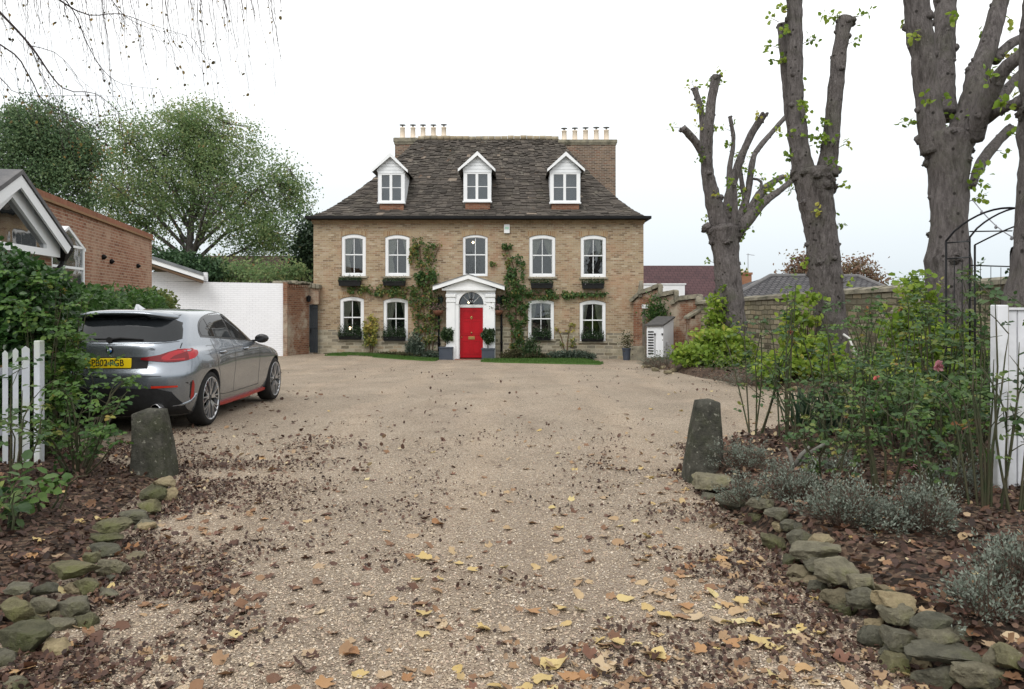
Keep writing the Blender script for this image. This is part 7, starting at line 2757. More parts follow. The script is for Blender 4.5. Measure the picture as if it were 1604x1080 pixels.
# ------------------------------------------------------------------ edging stones
def stonemat(nm, a, b_, moss, amt):
    k = NT(nm)
    k.set(.93, .18)
    co = k.coord()
    c = k.ramp(k.noise(co, 11, 8, .72), [(.28, a), (.6, b_), (.8, tuple(x * 1.35 for x in b_))])
    c = k.mix(k.ramp(k.noise(co, 5, 6, .7), [(amt, 0), (amt + .2, .85)]), c, moss)
    c = k.mix(k.ramp(k.noise(co, 42, 4, .6), [(.64, 0), (.74, .6)]), c, (.33, .32, .27))
    oi = k.n("ShaderNodeObjectInfo")
    c = k.mix(1.0, c, k.ramp(oi.outputs['Random'], [(0, (.62, .64, .62)), (.5, (1, .98, .92)), (1, (1.35, 1.28, 1.12))]), 'MULTIPLY')
    k.col(c)
    k.bump(k.noise(co, 26, 8, .75), 1.0, .045)
    return k.m
SM = {'grey': stonemat("grey_edging_stone", (.075, .073, .058), (.215, .205, .160), (.115, .122, .055), .52),
      'moss': stonemat("mossy_edging_stone", (.070, .070, .045), (.190, .18, .118), (.112, .128, .042), .48),
      'buff': stonemat("buff_edging_stone", (.16, .135, .09), (.33, .28, .19), (.14, .14, .07), .56)}
def rock(c_, dx, dy, dz, seed, mat, label, group, yaw=0.0):
    bm = bmesh.new()
    bmesh.ops.create_icosphere(bm, subdivisions=4, radius=1)
    rl = random.Random(seed)
    planes = []
    for q in range(11):
        v = Vector((rl.gauss(0, 1), rl.gauss(0, 1), rl.gauss(0, .8))).normalized()
        planes.append((v, rl.uniform(.45, .80)))
    planes.append((Vector((rl.uniform(-.15, .15), rl.uniform(-.15, .15), 1)).normalized(), rl.uniform(.55, .75)))
    planes.append((Vector((0, 0, -1)), .6))
    ry = Matrix.Rotation(yaw, 3, 'Z')
    for v in bm.verts:
        p = v.co.copy()
        for n_, d in planes:      # split faces
            e_ = p.dot(n_) - d
            if e_ > 0:
                p -= n_ * e_ * .92
        p *= 1 + .16 * nz(p, 1.6, seed) + .09 * nz(p, 4.5, seed) + .05 * nz(p, 11, seed)
        p.z += .04 * math.sin(p.z * 9 + nz(p, 1.5, seed) * 3)       # bedding lines
        v.co = ry @ Vector((p.x * dx * 1.08, p.y * dy * 1.08, p.z * dz * 1.2))
    mb = MB(); mb.sm = True
    mb.bm(bm)
    o = mb.build("edging_stone", mat, None)
    o.data.set_sharp_from_angle(angle=rad(24))
    o.location = c_ - Vector((0, 0, .022))
    tag(o, label, "stone", group)
    return o

def ordn(i):
    return ORD[i] if i < len(ORD) else "far"
# (px, py, w, h, centre height, shape word, material)
RS = [(1120, 752, 84, 30, .12, 'grey'), (1150, 781, 66, 46, .09, 'grey'), (1196, 787, 62, 24, .16, 'grey'), (1188, 806, 46, 26, .07, 'moss'), (1222, 802, 42, 32, .17, 'grey'), (1237, 820, 40, 26, .14, 'grey'),
      (1211, 846, 52, 36, .06, 'moss'), (1254, 838, 52, 36, .13, 'grey'), (1284, 842, 44, 26, .18, 'buff'), (1284, 863, 88, 30, .15, 'grey'), (1240, 874, 40, 28, .05, 'moss'),
      (1254, 896, 48, 34, .05, 'buff'), (1276, 881, 42, 32, .10, 'grey'), (1315, 892, 84, 46, .14, 'grey'), (1352, 908, 68, 38, .17, 'grey'), (1284, 917, 38, 32, .04, 'grey'), (1315, 934, 54, 34, .06, 'buff'),
      (1360, 932, 64, 40, .13, 'grey'), (1400, 938, 74, 42, .17, 'buff'), (1322, 955, 54, 36, .02, 'moss'), (1406, 960, 62, 44, .13, 'grey'), (1459, 975, 84, 36, .19, 'grey'), (1372, 975, 40, 30, .06, 'buff'),
      (1378, 995, 58, 48, .05, 'grey'), (1416, 996, 72, 42, .10, 'grey'), (1474, 996, 80, 44, .15, 'grey'), (1422, 1028, 78, 44, .03, 'grey'), (1500, 1022, 128, 32, .13, 'grey'),
      (1474, 1060, 76, 56, .05, 'grey'), (1556, 1056, 106, 54, .11, 'grey'), (1530, 1082, 48, 36, .04, 'grey'), (1600, 1080, 60, 50, .06, 'moss')]
LS = [(256, 752, 44, 20, .16, 'buff'), (240, 770, 48, 34, .08, 'moss'), (268, 772, 26, 36, .07, 'buff'), (231, 789, 38, 30, .09, 'moss'), (210, 804, 54, 30, .08, 'grey'), (228, 822, 32, 20, .04, 'buff'),
      (167, 822, 68, 28, .14, 'moss'), (160, 839, 54, 20, .09, 'moss'), (160, 857, 60, 24, .06, 'grey'), (209, 870, 42, 22, .03, 'buff'), (138, 870, 38, 18, .10, 'moss'), (108, 891, 88, 32, .11, 'moss'), (177, 888, 58, 42, .05, 'grey'),
      (136, 913, 54, 30, .06, 'moss'), (165, 927, 44, 28, .03, 'grey'), (70, 917, 40, 30, .10, 'grey'), (24, 917, 46, 22, .12, 'grey'), (64, 945, 42, 32, .07, 'grey'), (111, 949, 66, 46, .05, 'grey'), (22, 954, 58, 48, .10, 'moss'), (84, 977, 60, 30, .03, 'grey'),
      (32, 998, 84, 58, .07, 'moss'), (14, 1068, 44, 28, .02, 'grey')]
def row(data, side, group, seed0):
    order = sorted(range(len(data)), key=lambda i: data[i][1])
    rank = {j: i for i, j in enumerate(order)}
    words_ = {'grey': 'grey', 'moss': 'mossy green', 'buff': 'pale buff'}
    cnt = {}
    for j in order:
        px, py, w_, h, zc_, mk = data[j]
        Y = (CH - zc_) * F / (py - HY)
        s_ = Y / F
        X = (px - CX) * s_
        wd, hd = w_ * s_, h * s_
        cnt[mk] = cnt.get(mk, 0) + 1
        size = "flat" if w_ > 2.4 * h else ("big" if w_ * h > 2900 else ("small" if w_ * h < 1300 else "rough"))
        lab = "%s %s stone in the %s drive edging, %s %s one from the bollard" % (size, words_[mk], side, {0: "first"}.get(cnt[mk] - 1, ordn(cnt[mk] - 1)), words_[mk])
        rock(Vector((X, Y + wd * .15, zc_)), wd / 2, wd * .38, max(hd * .42, .03), seed0 + j, SM[mk], lab, group, random.Random(j).uniform(-.3, .3))
row(RS, "right", "stones edging the right side of the drive", 100)
row(LS, "left", "stones edging the left side of the drive", 300)
rf = random.Random(12)
for side, data, n_ in (("right", RS, 28), ("left", LS, 26)):
    got = sorted((data[rf.randrange(len(data))] for q in range(n_)), key=lambda q: q[1])
    for j, (px, py, w_, h, zc_, mk) in enumerate(got):
        Y = (CH - zc_) * F / (py - HY) + rf.uniform(-.12, .12)
        X = (px - CX) * Y / F + rf.uniform(-.14, .10) * (1 if side == "right" else -1)
        r_ = rf.uniform(.035, .07)
        rock(Vector((X, Y, floor_z(X, Y) + r_ * .4)), r_ * 1.3, r_, r_ * .8, 700 + j + n_, SM[rf.choice(['grey', 'buff', 'moss'])], "little broken stone wedged among the %s drive edging, %s little one from the bollard" % (side, ordn(j) if j else "first"), "small filler stones in the %s edging" % side, rf.uniform(0, 3))
# far edging along the tree bed: pale stones
FS = [(1012, 573, 16, 8), (1026, 578, 18, 9), (1040, 575, 18, 9), (1045, 582, 16, 8), (1054, 579, 16, 9), (1160, 588, 26, 12), (1184, 592, 24, 12), (1205, 597, 30, 12), (1228, 599, 26, 14), (1142, 584, 18, 9), (1250, 607, 26, 12), (1275, 615, 30, 14), (1302, 625, 28, 14), (1330, 634, 30, 15), (1356, 642, 26, 13), (1170, 580, 20, 9), (1214, 588, 22, 10)]
for j, (px, py, w_, h) in enumerate(FS):
    # meet the falling ground
    Y = 10.0
    for q in range(40):
        z = gz((px - CX) * Y / F, Y) + .07
        Y = (CH - z) * F / (py - HY)
    s_ = Y / F
    lab = "pale stone in the far edging of the tree bed, number %s from the house end" % ["one", "two", "three", "four", "five", "six", "seven", "eight", "nine", "ten", "eleven", "twelve", "thirteen", "fourteen", "fifteen", "sixteen", "seventeen"][sorted(range(len(FS)), key=lambda i: FS[i][0]).index(j)]
    X = (px - CX) * s_
    rock(Vector((X, Y, gz(X, Y) + .07)), w_ * s_ / 2, w_ * s_ * .4, max(.05, h * s_ * .45), 500 + j, SM['buff'], lab, "far edging stones of the tree bed")

# ------------------------------------------------------------------ right white gate, rose arch, string lights
YGt = 5.45
s_ = YGt / F
X = lambda p: (p - CX) * s_
Z = lambda p: CH - (p - HY) * s_
m_gate = pm("worn_white_gate", (.66, .67, .70), (.56, .57, .60), 5, .6, .3, .2, 22, c3=(.42, .43, .40), s3=2.4)
gt = thing("boarded_gate", (X(1570), YGt, floor_z(X(1570), YGt)), "white boarded gate leaf with a square end post at the right edge", "gate")
mb = MB()
mb.bbox(X(1563), X(1580), YGt, YGt + .09, .12, Z(478), .006)
mb.build("gate_post", m_gate, gt)
x = X(1580.5)
for i in range(6):
    mb = MB()
    mb.bbox(x + .003, x + .082, YGt + .045, YGt + .065, .20, Z(486), .004)
    mb.build("board", m_gate, gt)
    x += .088
mb = MB()
for z0, z1 in ((.42, .50), (1.25, 1.33)):
    mb.box(X(1580.5), x, YGt + .067, YGt + .10, z0, z1)
mb.box(X(1580.5), x, YGt + .03, YGt + .0655, Z(485.8), Z(482))
mb.build("rail", m_gate, gt)
mb = MB()
mb.box(X(1580), X(1583), YGt + .02, YGt + .044, .15, Z(480))
mb.build("jamb_strip", pm("grey_weathered_strip", (.22, .20, .17), (.28, .25, .21), 10, .9), gt)

ar = thing("rose_arch", (5.0, 9.4, floor_z(5, 9.4)), "black tubular metal rose arch with curved hoops and mesh sides on the right", "garden arch")
mb = MB(); mb.sm = True
def AP(px, py, Y): return PX(px, py, Y)
YA, YB2 = 9.1, 9.9
gA, gB = .12, .12
xA, xB = AP(1482, 0, YA).x, AP(1519, 0, YB2).x
xC = AP(1583, 0, 10.6).x
def leg(x, y, ztop):
    mb.tube([(x, y, .1), (x, y, ztop)], .0125, 6)
zA, zB = AP(0, 378, YA).z, AP(0, 372, YB2).z
leg(xA, YA, zA); leg(xB, YB2, zB)
spanx = 1.45
def hoop(x, y, z, rise):
    pts = []
    for i in range(17):
        u = i / 16
        pts.append((x + spanx * u, y, z + rise * (math.sin(math.pi * u) ** .75)))
    mb.tube(pts, .0125, 6)
    leg(x + spanx, y, z)
hoop(xA, YA, zA, .38); hoop(xB, YB2, zB, .38)
leg(AP(1527, 0, 9.3).x, 9.3, AP(0, 384, 9.3).z)
pts = [(AP(1527, 0, 9.3).x + 1.3 * u, 9.3 + .1 * u, AP(0, 384, 9.3).z + .34 * math.sin(math.pi * min(.5, u * .6)) ) for u in np.linspace(0, .8, 9)]
mb.tube(pts, .010, 6)
leg(xC, 10.6, AP(0, 398, 10.6).z)
mb.tube([(xC, 10.6, AP(0, 398, 10.6).z), AP(1588, 388, 10.6), AP(1597, 366, 10.6), AP(1606, 358, 10.6)], .0125, 6)
mb.tube([AP(1583, 396, 10.55), AP(1585, 389, 10.5), AP(1592, 385, 10.5), AP(1604, 386, 10.5)], .0125, 6)
for py in (381, 406, 522, 545):
    mb.tube([(xA, YA, AP(0, py, YA).z), (xB, YB2, AP(0, py - 3, YB2).z)], .009, 5)
for py in (363, 416, 520):
    mb.tube([(xB, YB2, AP(0, py, YB2).z), (xC + .02, 10.6, AP(0, py - 1 if py < 400 else py + 2, 10.6).z)], .009, 5)
for u in (.33, .66):
    x = xA + (xB - xA) * u; y = YA + (YB2 - YA) * u
    mb.tube([(x, y, .1), (x, y, zA - .2)], .006, 5)
for u in (.25, .5, .75):
    x = xB + (xC - xB) * u; y = YB2 + (10.6 - YB2) * u
    mb.tube([(x, y, .1), (x, y, AP(0, 416, YB2).z)], .004, 4)
for q in range(8):
    z = .35 + q * .17
    mb.tube([(xB, YB2, z), (xC, 10.6, z)], .004, 4)
mb.build("arch_frame", m_black, ar)
m_rope = pm("grey_cable", (.25, .25, .27), (.2, .2, .22), 9, .6)
mb = MB(); mb.sm = True
p0, p1 = AP(1524, 314, 12.0), AP(1612, 384, 10.0)
cp_ = [p0.lerp(p1, u) + Vector((0, 0, -.10 * math.sin(math.pi * u))) for u in np.linspace(0, 1, 12)]
mb.tube(cp_, .008, 5)
wl = thing("festoon_light", tuple(p0), "thin cable with small bulbs strung from the thick lime to the rose arch", "string light")
mb.build("cable", m_rope, wl)
for i in (2, 5, 8, 10):
    mb = MB(); mb.sm = True
    mb.lathe([(0, -.05), (.022, -.035), (.02, -.01), (.012, 0), (.012, .012)], cp_[i], 8)
    mb.build("bulb", m_rope, wl)

# ------------------------------------------------------------------ roses
m_rose = leafmat("rose_leaf", [(0, (.024, .058, .022)), (.38, (.055, .11, .034)), (.62, (.10, .165, .045)), (.82, (.18, .21, .05)), (.96, (.25, .20, .04)), (1, (.22, .09, .03))], .5, .35, .35)
m_roselight = leafmat("light_rose_leaf", [(0, (.035, .085, .025)), (.4, (.07, .145, .03)), (.75, (.12, .21, .045)), (.9, (.21, .25, .05)), (1, (.30, .23, .05))], .5, .4, .3)
m_cane = pm("green_cane", (.035, .050, .020), (.065, .055, .032), 9, .7, .3)
m_pink = leafmat("pink_petal", [(0, (.72, .30, .36)), (1, (.80, .48, .52))], .6, .45)
m_coral = leafmat("coral_petal", [(0, (.70, .16, .14)), (1, (.80, .32, .28))], .6, .45)
m_cream = leafmat("cream_petal", [(0, (.75, .68, .48)), (1, (.82, .78, .62))], .6, .45)
def flower(parent, p, r, mat, seed):
    rl = np.random.default_rng(seed)
    n = 26
    lay = np.repeat(np.linspace(.25, 1, n), 1)
    d = norm_rows(rl.normal(size=(n, 3)) + np.array([0, -.4, .5]))
    P = np.array(p) + d * r * .15
    V, Fc, nv = leaf_arrays(P, r * (.6 + .6 * lay), axis=d, axis_bias=2.5, tmpl='6', width=2.0, rng=rl)
    np_mesh("flower", V, Fc, mat, parent, rnd=np.repeat(rl.random(n), nv))
def rose(label, x, y, h, spread, ncane, nleaf, mat, size=.045, flowers=(), lean=(0, 0), seed=0, low=.25, cat="rose bush", name="rose_bush", group="roses"):
    rl = random.Random(seed)
    z0 = floor_z(x, y) - .02
    t = thing(name, (x, y, z0), label, cat, group)
    mb = MB(); mb.sm = True
    paths = []
    for q in range(ncane):
        a = rl.uniform(0, 6.283)
        r0 = rl.uniform(.02, .10)
        b_ = Vector((x + r0 * math.cos(a), y + r0 * math.sin(a), z0))
        hh_ = h * rl.uniform(.55, 1.0)
        o_ = spread * rl.uniform(.25, 1.0)
        e_ = b_ + Vector((o_ * math.cos(a) + lean[0] * hh_, o_ * math.sin(a) + lean[1] * hh_, hh_))
        m_ = b_.lerp(e_, .55) + Vector((0, 0, hh_ * .14)) + Vector((rl.gauss(0, .03), rl.gauss(0, .03), 0))
        pts = [b_, b_.lerp(m_, .5) + Vector((rl.gauss(0, .015), rl.gauss(0, .015), .02)), m_, m_.lerp(e_, .5) + Vector((0, 0, .03)), e_]
        P, R = dense(pts, [.0085, .0075, .006, .0045, .002], .12)
        mb.tube(P, R, 5, False)
        paths.append(P)
        for s2 in range(rl.randint(1, 3)):       # side shoots
            i = rl.randrange(len(P) // 3, len(P))
            d2 = Vector((rl.gauss(0, 1), rl.gauss(0, 1), .7)).normalized() * h * rl.uniform(.08, .24)
            sh_ = [P[i], P[i] + d2 * .5 + Vector((0, 0, .01)), P[i] + d2]
            mb.tube(sh_, [.004, .003, .0015], 4, False)
            paths.append([sh_[0].lerp(sh_[1], u) for u in (0, .5)] + [sh_[1].lerp(sh_[2], u) for u in (0, .5, 1)])
    P, AXs, R = [], [], []
    tot = sum(len(p) for p in paths)
    per = nleaf / 5 / max(1, tot)
    for path in paths:
        for p in path:
            if (p.z - z0) < h * low * rl.uniform(.5, 1.3):
                continue
            k_ = int(per) + (1 if rl.random() < per - int(per) else 0)
            for q in range(k_):      # a compound leaf: five leaflets on a stalk
                d = Vector((rl.gauss(0, 1), rl.gauss(0, 1), rl.gauss(.15, .5))).normalized()
                sd = d.cross(Vector((0, 0, 1)))
                sd = sd.normalized() if sd.length > .1 else Vector((1, 0, 0))
                c0 = rl.gauss(.45, .2)
                L = size * 2.2
                for u, s2 in ((.35, 1), (.35, -1), (.7, 1), (.7, -1), (1, 0)):
                    P.append(tuple(p + d * L * u)); AXs.append(tuple((d * (1 if s2 == 0 else .6) + sd * s2 + Vector((0, 0, -.25))).normalized()))
                    R.append(min(1, max(0, c0 + rl.gauss(0, .06))))
    mb.build("cane", m_cane, t)
    if P:
        P, AXs = np.array(P), np.array(AXs)
        leaves("foliage", P, size * (.75 + .5 * RNG.random(len(P))), mat, t, rnd=np.array(R), axis=AXs, axis_bias=3.0, nrm=(0, -.3, 1), nrm_bias=1.2, tmpl='6', width=1.25)
    for i, (fp, r, mt) in enumerate(flowers):
        flower(t, fp, r, mt, seed * 10 + i)
        near = min((p for pa_ in paths for p in pa_), key=lambda p: (p - Vector(fp)).length)
        q = MB(); q.tube([near, (near + Vector(fp)) / 2 + Vector((0, 0, .02)), Vector(fp)], .003, 4); q.build("flower_stalk", m_cane, t)
    return t
def at(px, py, Y): return PX(px, py, Y)
# left of the drive, in front of the car
rose("light green arching rose in front of the car's bumper, with one cream bloom", at(128, 0, 7.1).x, 7.1, .80, .42, 12, 360, m_roselight, .050, [(at(164, 673, 7.0), .035, m_cream)], (.06, 0), 1)
rose("tall leafy rose between the picket gate and the car's left corner", at(66, 0, 7.55).x, 7.55, 1.55, .24, 11, 1700, m_roselight, .052, (), (.04, 0), 2, .1)
rose("dense green rose growing up the hedge end beside the car", at(84, 0, 7.9).x, 7.9, 1.75, .26, 12, 2200, m_roselight, .05, (), (.05, 0), 3, .3)
rose("low sprawling rose with yellowing leaves behind the left bollard", at(120, 0, 6.7).x, 6.7, .62, .45, 12, 500, m_roselight, .045, (), (.1, 0), 4)
rose("dark sparse rose growing across the picket gate", at(14, 0, 6.2).x, 6.2, .9, .40, 8, 330, m_rose, .052, (), (0, 0), 5)
rose("short leafy plant with large leaves at the foot of the picket gate", at(40, 0, 5.3).x, 5.5, .26, .2, 7, 110, m_roselight, .075, (), (0, 0), 6)
rose("low plant with blue-green leaves at the left edge of the picture", at(12, 0, 5.0).x, 5.0, .30, .18, 7, 90, m_rose, .08, (), (0, 0), 7)
# right bed
RR = [("slender open rose just behind the right bollard, few leaves on thin canes", 1178, 8.0, 1.28, .42, 9, 700, m_rose, .042),
      ("tall thin rose canes rising left of the middle lime trunk", 1228, 7.7, 1.75, .16, 7, 420, m_rose, .045),
      ("airy rose in front of the iris clump with mid-green leaves", 1290, 7.9, 1.45, .38, 9, 800, m_rose, .046),
      ("leafy rose beneath the middle lime, topped with light green leaves", 1335, 8.4, 1.55, .34, 9, 900, m_roselight, .045),
      ("dark upright rose with a pale pink bloom low in its middle", 1410, 6.4, 1.12, .28, 13, 1150, m_rose, .042),
      ("spreading rose with a coral bud, left of the thick lime", 1372, 8.2, 1.25, .36, 9, 850, m_rose, .043),
      ("bushy rose under the rose arch with a large pink bloom", 1470, 7.6, 1.40, .42, 13, 1700, m_rose, .046),
      ("dense leafy rose between the rose arch and white gate post", 1535, 7.2, 1.42, .36, 13, 1800, m_rose, .048),
      ("bare-stemmed green cane clump in front of the white gate", 1545, 5.0, 1.15, .26, 15, 420, m_rose, .042),
      ("dark rose with round leaves leaning across the white gate boards", 1592, 4.9, 1.42, .26, 8, 420, m_rose, .052),
      ("rambling rose trained on the rose arch", 1560, 9.9, 2.1, .4, 10, 1500, m_rose, .05),
      ("low reddish rose seedling behind the lavender-grey cushions", 1300, 6.9, .62, .3, 8, 330, m_rose, .04),
      ("short leafy rose filling the gap left of the dark upright rose", 1370, 7.3, .75, .36, 11, 900, m_rose, .042),
      ("low spreading rose between dark upright rose and rose arch", 1455, 6.7, .62, .40, 11, 800, m_rose, .042),
      ("low leafy rose at the foot of the white gate post", 1520, 6.2, .70, .36, 11, 900, m_roselight, .042),
      ("young rose with red-tinged leaves right of the iris clumps", 1345, 7.6, .85, .30, 9, 520, m_rose, .04),
      ("thin young rose between right bollard and dead branch", 1262, 7.2, .82, .30, 7, 420, m_rose, .04),
      ("wispy rose just above the large silvery cushion", 1345, 6.3, .72, .34, 8, 420, m_rose, .04),
      ("wispy rose right of the pale pink bloom, above the grey cushions", 1478, 5.9, .80, .34, 9, 480, m_rose, .042),
      ("thin rose canes with light leaves left of the white gate post", 1530, 5.6, .95, .26, 9, 420, m_roselight, .042),
      ("knee-high rose with yellowing leaves behind the middle cushions", 1415, 7.0, .66, .40, 9, 560, m_roselight, .04),
      ("tall wispy rose reaching up in front of the thick lime", 1440, 8.6, 1.75, .30, 9, 900, m_rose, .045),
      ("tall wispy rose in front of the wall between middle and thick limes", 1375, 9.4, 1.7, .36, 9, 900, m_roselight, .046),
      ("wispy low rose in front of the dead branch, between grey cushions", 1288, 5.7, .62, .34, 9, 460, m_rose, .036),
      ("thin open rose rising through the middle of the grey cushions", 1385, 5.5, .82, .32, 8, 480, m_roselight, .038),
      ("short wispy rose between grey cushions and green cane clump", 1472, 5.1, .66, .32, 8, 440, m_rose, .038),
      ("bright low green tuft of rose leaves at the foot of the rose arch", 1462, 7.0, .55, .3, 10, 420, m_roselight, .045)]
FL = {4: [(at(1433, 735, 6.2), .032, m_pink)], 5: [(at(1374, 594, 8.0), .036, m_coral), (at(1370, 648, 8.0), .03, m_coral)], 6: [(at(1470, 574, 7.4), .05, m_pink)], 3: [(at(1238, 520, 8.2), .028, m_coral)]}
for i, (lab, px, Y, h, sp_, nc, nl, mt, sz) in enumerate(RR):
    rose(lab, at(px, 0, Y).x, Y, h, sp_, max(5, int(nc * .75)), int(nl * .56), mt, sz, FL.get(i, ()), (0, 0), 20 + i, (.3, .5, .22, .18, .2, .18, .12, .1, .55, .35, .2, .3, .1, .1, .1, .1, .2, .2, .2, .3, .15, .3, .3, .2, .3, .2, .1)[i])
# two dead branching stumps with pale lichen
mb = MB(); mb.sm = True
b_ = at(1243, 740, 6.35); b_.z = floor_z(b_.x, b_.y)
for e_ in (at(1268, 700, 6.3), at(1297, 692, 6.3), at(1232, 702, 6.5)):
    mb.tube([b_, b_.lerp(e_, .5) + Vector((0, 0, .02)), e_], [.020, .017, .011], 8, True, .3, 18)
o = thing("dead_branch", tuple(b_), "forked grey lichened dead branch standing in the bed behind the right bollard", "branch")
mb.build("branch", pm("lichened_branch", (.09, .085, .07), (.17, .17, .15), 12, .95, .1, .5, 40), o)
mb = MB(); mb.sm = True
pts = [at(1321, 524, 14.2), at(1330, 530, 14.1), at(1338, 550, 14.0), at(1355, 572, 13.9)]
mb.tube(pts, [.02, .019, .018, .016], 8, True, .2, 10)
b2 = pts[-1]
mb.tube([b2, Vector((b2.x + .05, b2.y, floor_z(b2.x, b2.y)))], [.016, .015], 7)
o = thing("hose_pipe", (b2.x, b2.y, floor_z(b2.x, b2.y)), "pale bent pipe leaning beside the middle lime trunk", "pipe")
mb.build("pipe", pm("pale_plastic_pipe", (.5, .5, .48), (.42, .42, .40), 8, .6), o)

# ------------------------------------------------------------------ cotton lavender cushions and other low clumps
m_santo = leafmat("cotton_lavender_leaf", [(0, (.08, .055, .042)), (.22, (.125, .095, .075)), (.36, (.085, .10, .072)), (.7, (.15, .175, .14)), (1, (.25, .28, .235))], .85, .2, .1)
def cushion(label, x, y, r, h, n, seed, name="cotton_lavender", cat="lavender", m=None, brown=.35, group="cotton lavender cushions"):
    rl = np.random.default_rng(seed)
    z0 = floor_z(x, y) - .01
    t = thing(name, (x, y, z0), label, cat, group)
    a = rl.random(n) * 6.283
    rr_ = np.sqrt(rl.random(n))
    lob = 1 + .25 * np.sin(a * 3 + seed) + .12 * np.sin(a * 7 + seed * 2)
    base = np.stack([x + r * .45 * rr_ * np.cos(a), y + r * .45 * rr_ * np.sin(a), np.full(n, z0)], 1)
    tip = np.stack([x + r * rr_ * lob * np.cos(a), y + r * rr_ * lob * np.sin(a), z0 + h * np.sqrt(np.maximum(.03, 1 - .85 * rr_ ** 2)) * (.45 + .75 * rl.random(n))], 1) + rl.normal(size=(n, 3)) * .03
    blades("stem", base, tip, np.full(n, .0028), m or m_santo, t, rnd=rl.random(n) * .3, bend=.1, rng=rl)
    k_ = 20
    f_ = (1 - (rl.random((n, k_)) ** 1.6) * .55)
    P = (base[:, None, :] + (tip - base)[:, None, :] * f_[:, :, None]).reshape(-1, 3) + rl.normal(size=(n * k_, 3)) * .014
    R = np.clip(.25 + .65 * (f_.ravel() - .4) / .6 + rl.normal(size=n * k_) * .15 - brown * (f_.ravel() < .62), 0, 1)
    ax_ = np.repeat(norm_rows(tip - base), k_, 0)
    leaves("foliage", P, .013 + .011 * rl.random(n * k_), m or m_santo, t, rnd=R, axis=ax_, axis_bias=1.2, width=.75, rng=rl)
CU = [("grey cotton lavender cushion just right of the right bollard, partly brown", 1180, 775, .32, .20, 210, .9),
      ("twiggy brown and grey cushion behind the nearest right-hand edging stones", 1238, 764, .30, .26, 260, .6),
      ("large silvery cotton lavender cushion in the middle of the right bed", 1325, 798, .31, .36, 380, .3),
      ("silvery cotton lavender cushion in front of the pale pink rose", 1446, 806, .26, .34, 330, .3),
      ("small silver cushion beside the dark upright rose", 1388, 818, .22, .17, 150, .5),
      ("straggly silver-grey cushion at the right edge by the white gate", 1596, 905, .26, .34, 300, .3),
      ("greying cushion of dry stems in front of the white gate", 1545, 945, .26, .20, 200, .7),
      ("soft grey clump between right bollard and rose canes", 1165, 722, .34, .24, 240, .5),
      ("small grey-green tuft beside the dead branch", 1310, 728, .22, .17, 130, .2),
      ("blue-grey clump under the furthest lime's green suckers", 1180, 590, .8, .30, 300, .1),
      ("grey clump of leaves on the far side of the bed below the middle lime", 1345, 640, .5, .25, 240, .2),
      ("blue-green lavender in front of the white garden store", 1035, 572, .85, .42, 420, .0),
      ("twiggy grey-green plant under the rose arch", 1495, 760, .30, .30, 200, .4)]
for i, (lab, px, py, r, h, n, br_) in enumerate(CU):
    Y = 8.0
    for q in range(40):
        z = floor_z((px - CX) * Y / F, Y) + h * .25
        Y = .5 * Y + .5 * (CH - z) * F / (py - HY)
    cushion(lab, (px - CX) * Y / F, Y, r * (.78 if Y < 9 else 1), h * (.85 if Y < 9 else 1), int(n * (.42 if Y < 7 else .55)), 60 + i, brown=br_)
m_iris = leafmat("iris_blade", [(0, (.025, .05, .032)), (.6, (.055, .095, .055)), (.92, (.10, .15, .09)), (1, (.36, .32, .20))], .5, .25, .35)
for i, (px, py, lab, n, h) in enumerate(((1258, 668, "left clump of dark sword-shaped iris leaves behind the roses", 60, .46), (1306, 680, "right clump of dark sword-shaped iris leaves behind the roses", 75, .48), (1440, 668, "thin blue-green upright leaf clump below the pink rose", 40, .5))):
    Y = 8.0
    for q in range(40):
        z = floor_z((px - CX) * Y / F, Y)
        Y = .5 * Y + .5 * (CH - z) * F / (py - HY)
    x = (px - CX) * Y / F
    z0 = floor_z(x, Y)
    t = thing("iris", (x, Y, z0), lab, "plant", "strap-leaved clumps")
    base = np.array([x, Y, z0]) + RNG.normal(size=(n, 3)) * np.array([.07, .05, 0])
    tip = base + np.stack([RNG.normal(size=n) * .17, RNG.normal(size=n) * .12, h * (.6 + .5 * RNG.random(n))], 1)
    blades("foliage", base, tip, .011 + .006 * RNG.random(n), m_iris, t, bend=.3)
# low leafy cover through the bed so that little bare soil shows far off
m_bedgreen = leafmat("mixed_bed_leaf", [(0, (.025, .05, .02)), (.4, (.06, .10, .03)), (.7, (.10, .13, .06)), (.9, (.16, .17, .10)), (1, (.25, .20, .10))], .65, .3, .2)
P, R = [], []
rl = random.Random(77)
while len(P) < 13000:
    y = rl.uniform(7.0, 27)
    x = rl.uniform(1.6, 10.5)
    if poly_dist(RBED, x, y) < .35 or nz((x, y, 0), .9, 5) < (.06 if y < 9.5 else -.05):
        continue
    if y > 9.2 and rl.random() > .9:
        continue
    z = floor_z(x, y)
    m = rl.randint(5, 16)
    h = rl.uniform(.08, .5) if y > 9.5 else rl.uniform(.04, .20)
    c0 = rl.random()
    for q in range(m):
        P.append((x + rl.gauss(0, .13), y + rl.gauss(0, .13), z + abs(rl.gauss(0, .5)) * h))
        R.append(min(1, max(0, c0 * .8 + rl.gauss(.1, .1))))
o = leaves("ground_cover", np.array(P), .065, m_bedgreen, None, rnd=np.array(R), axis=(0, 0, .6), axis_bias=.8)
tag(o, "mixed low leafy ground cover spread through the bed under the limes", "ground cover", kind='stuff')

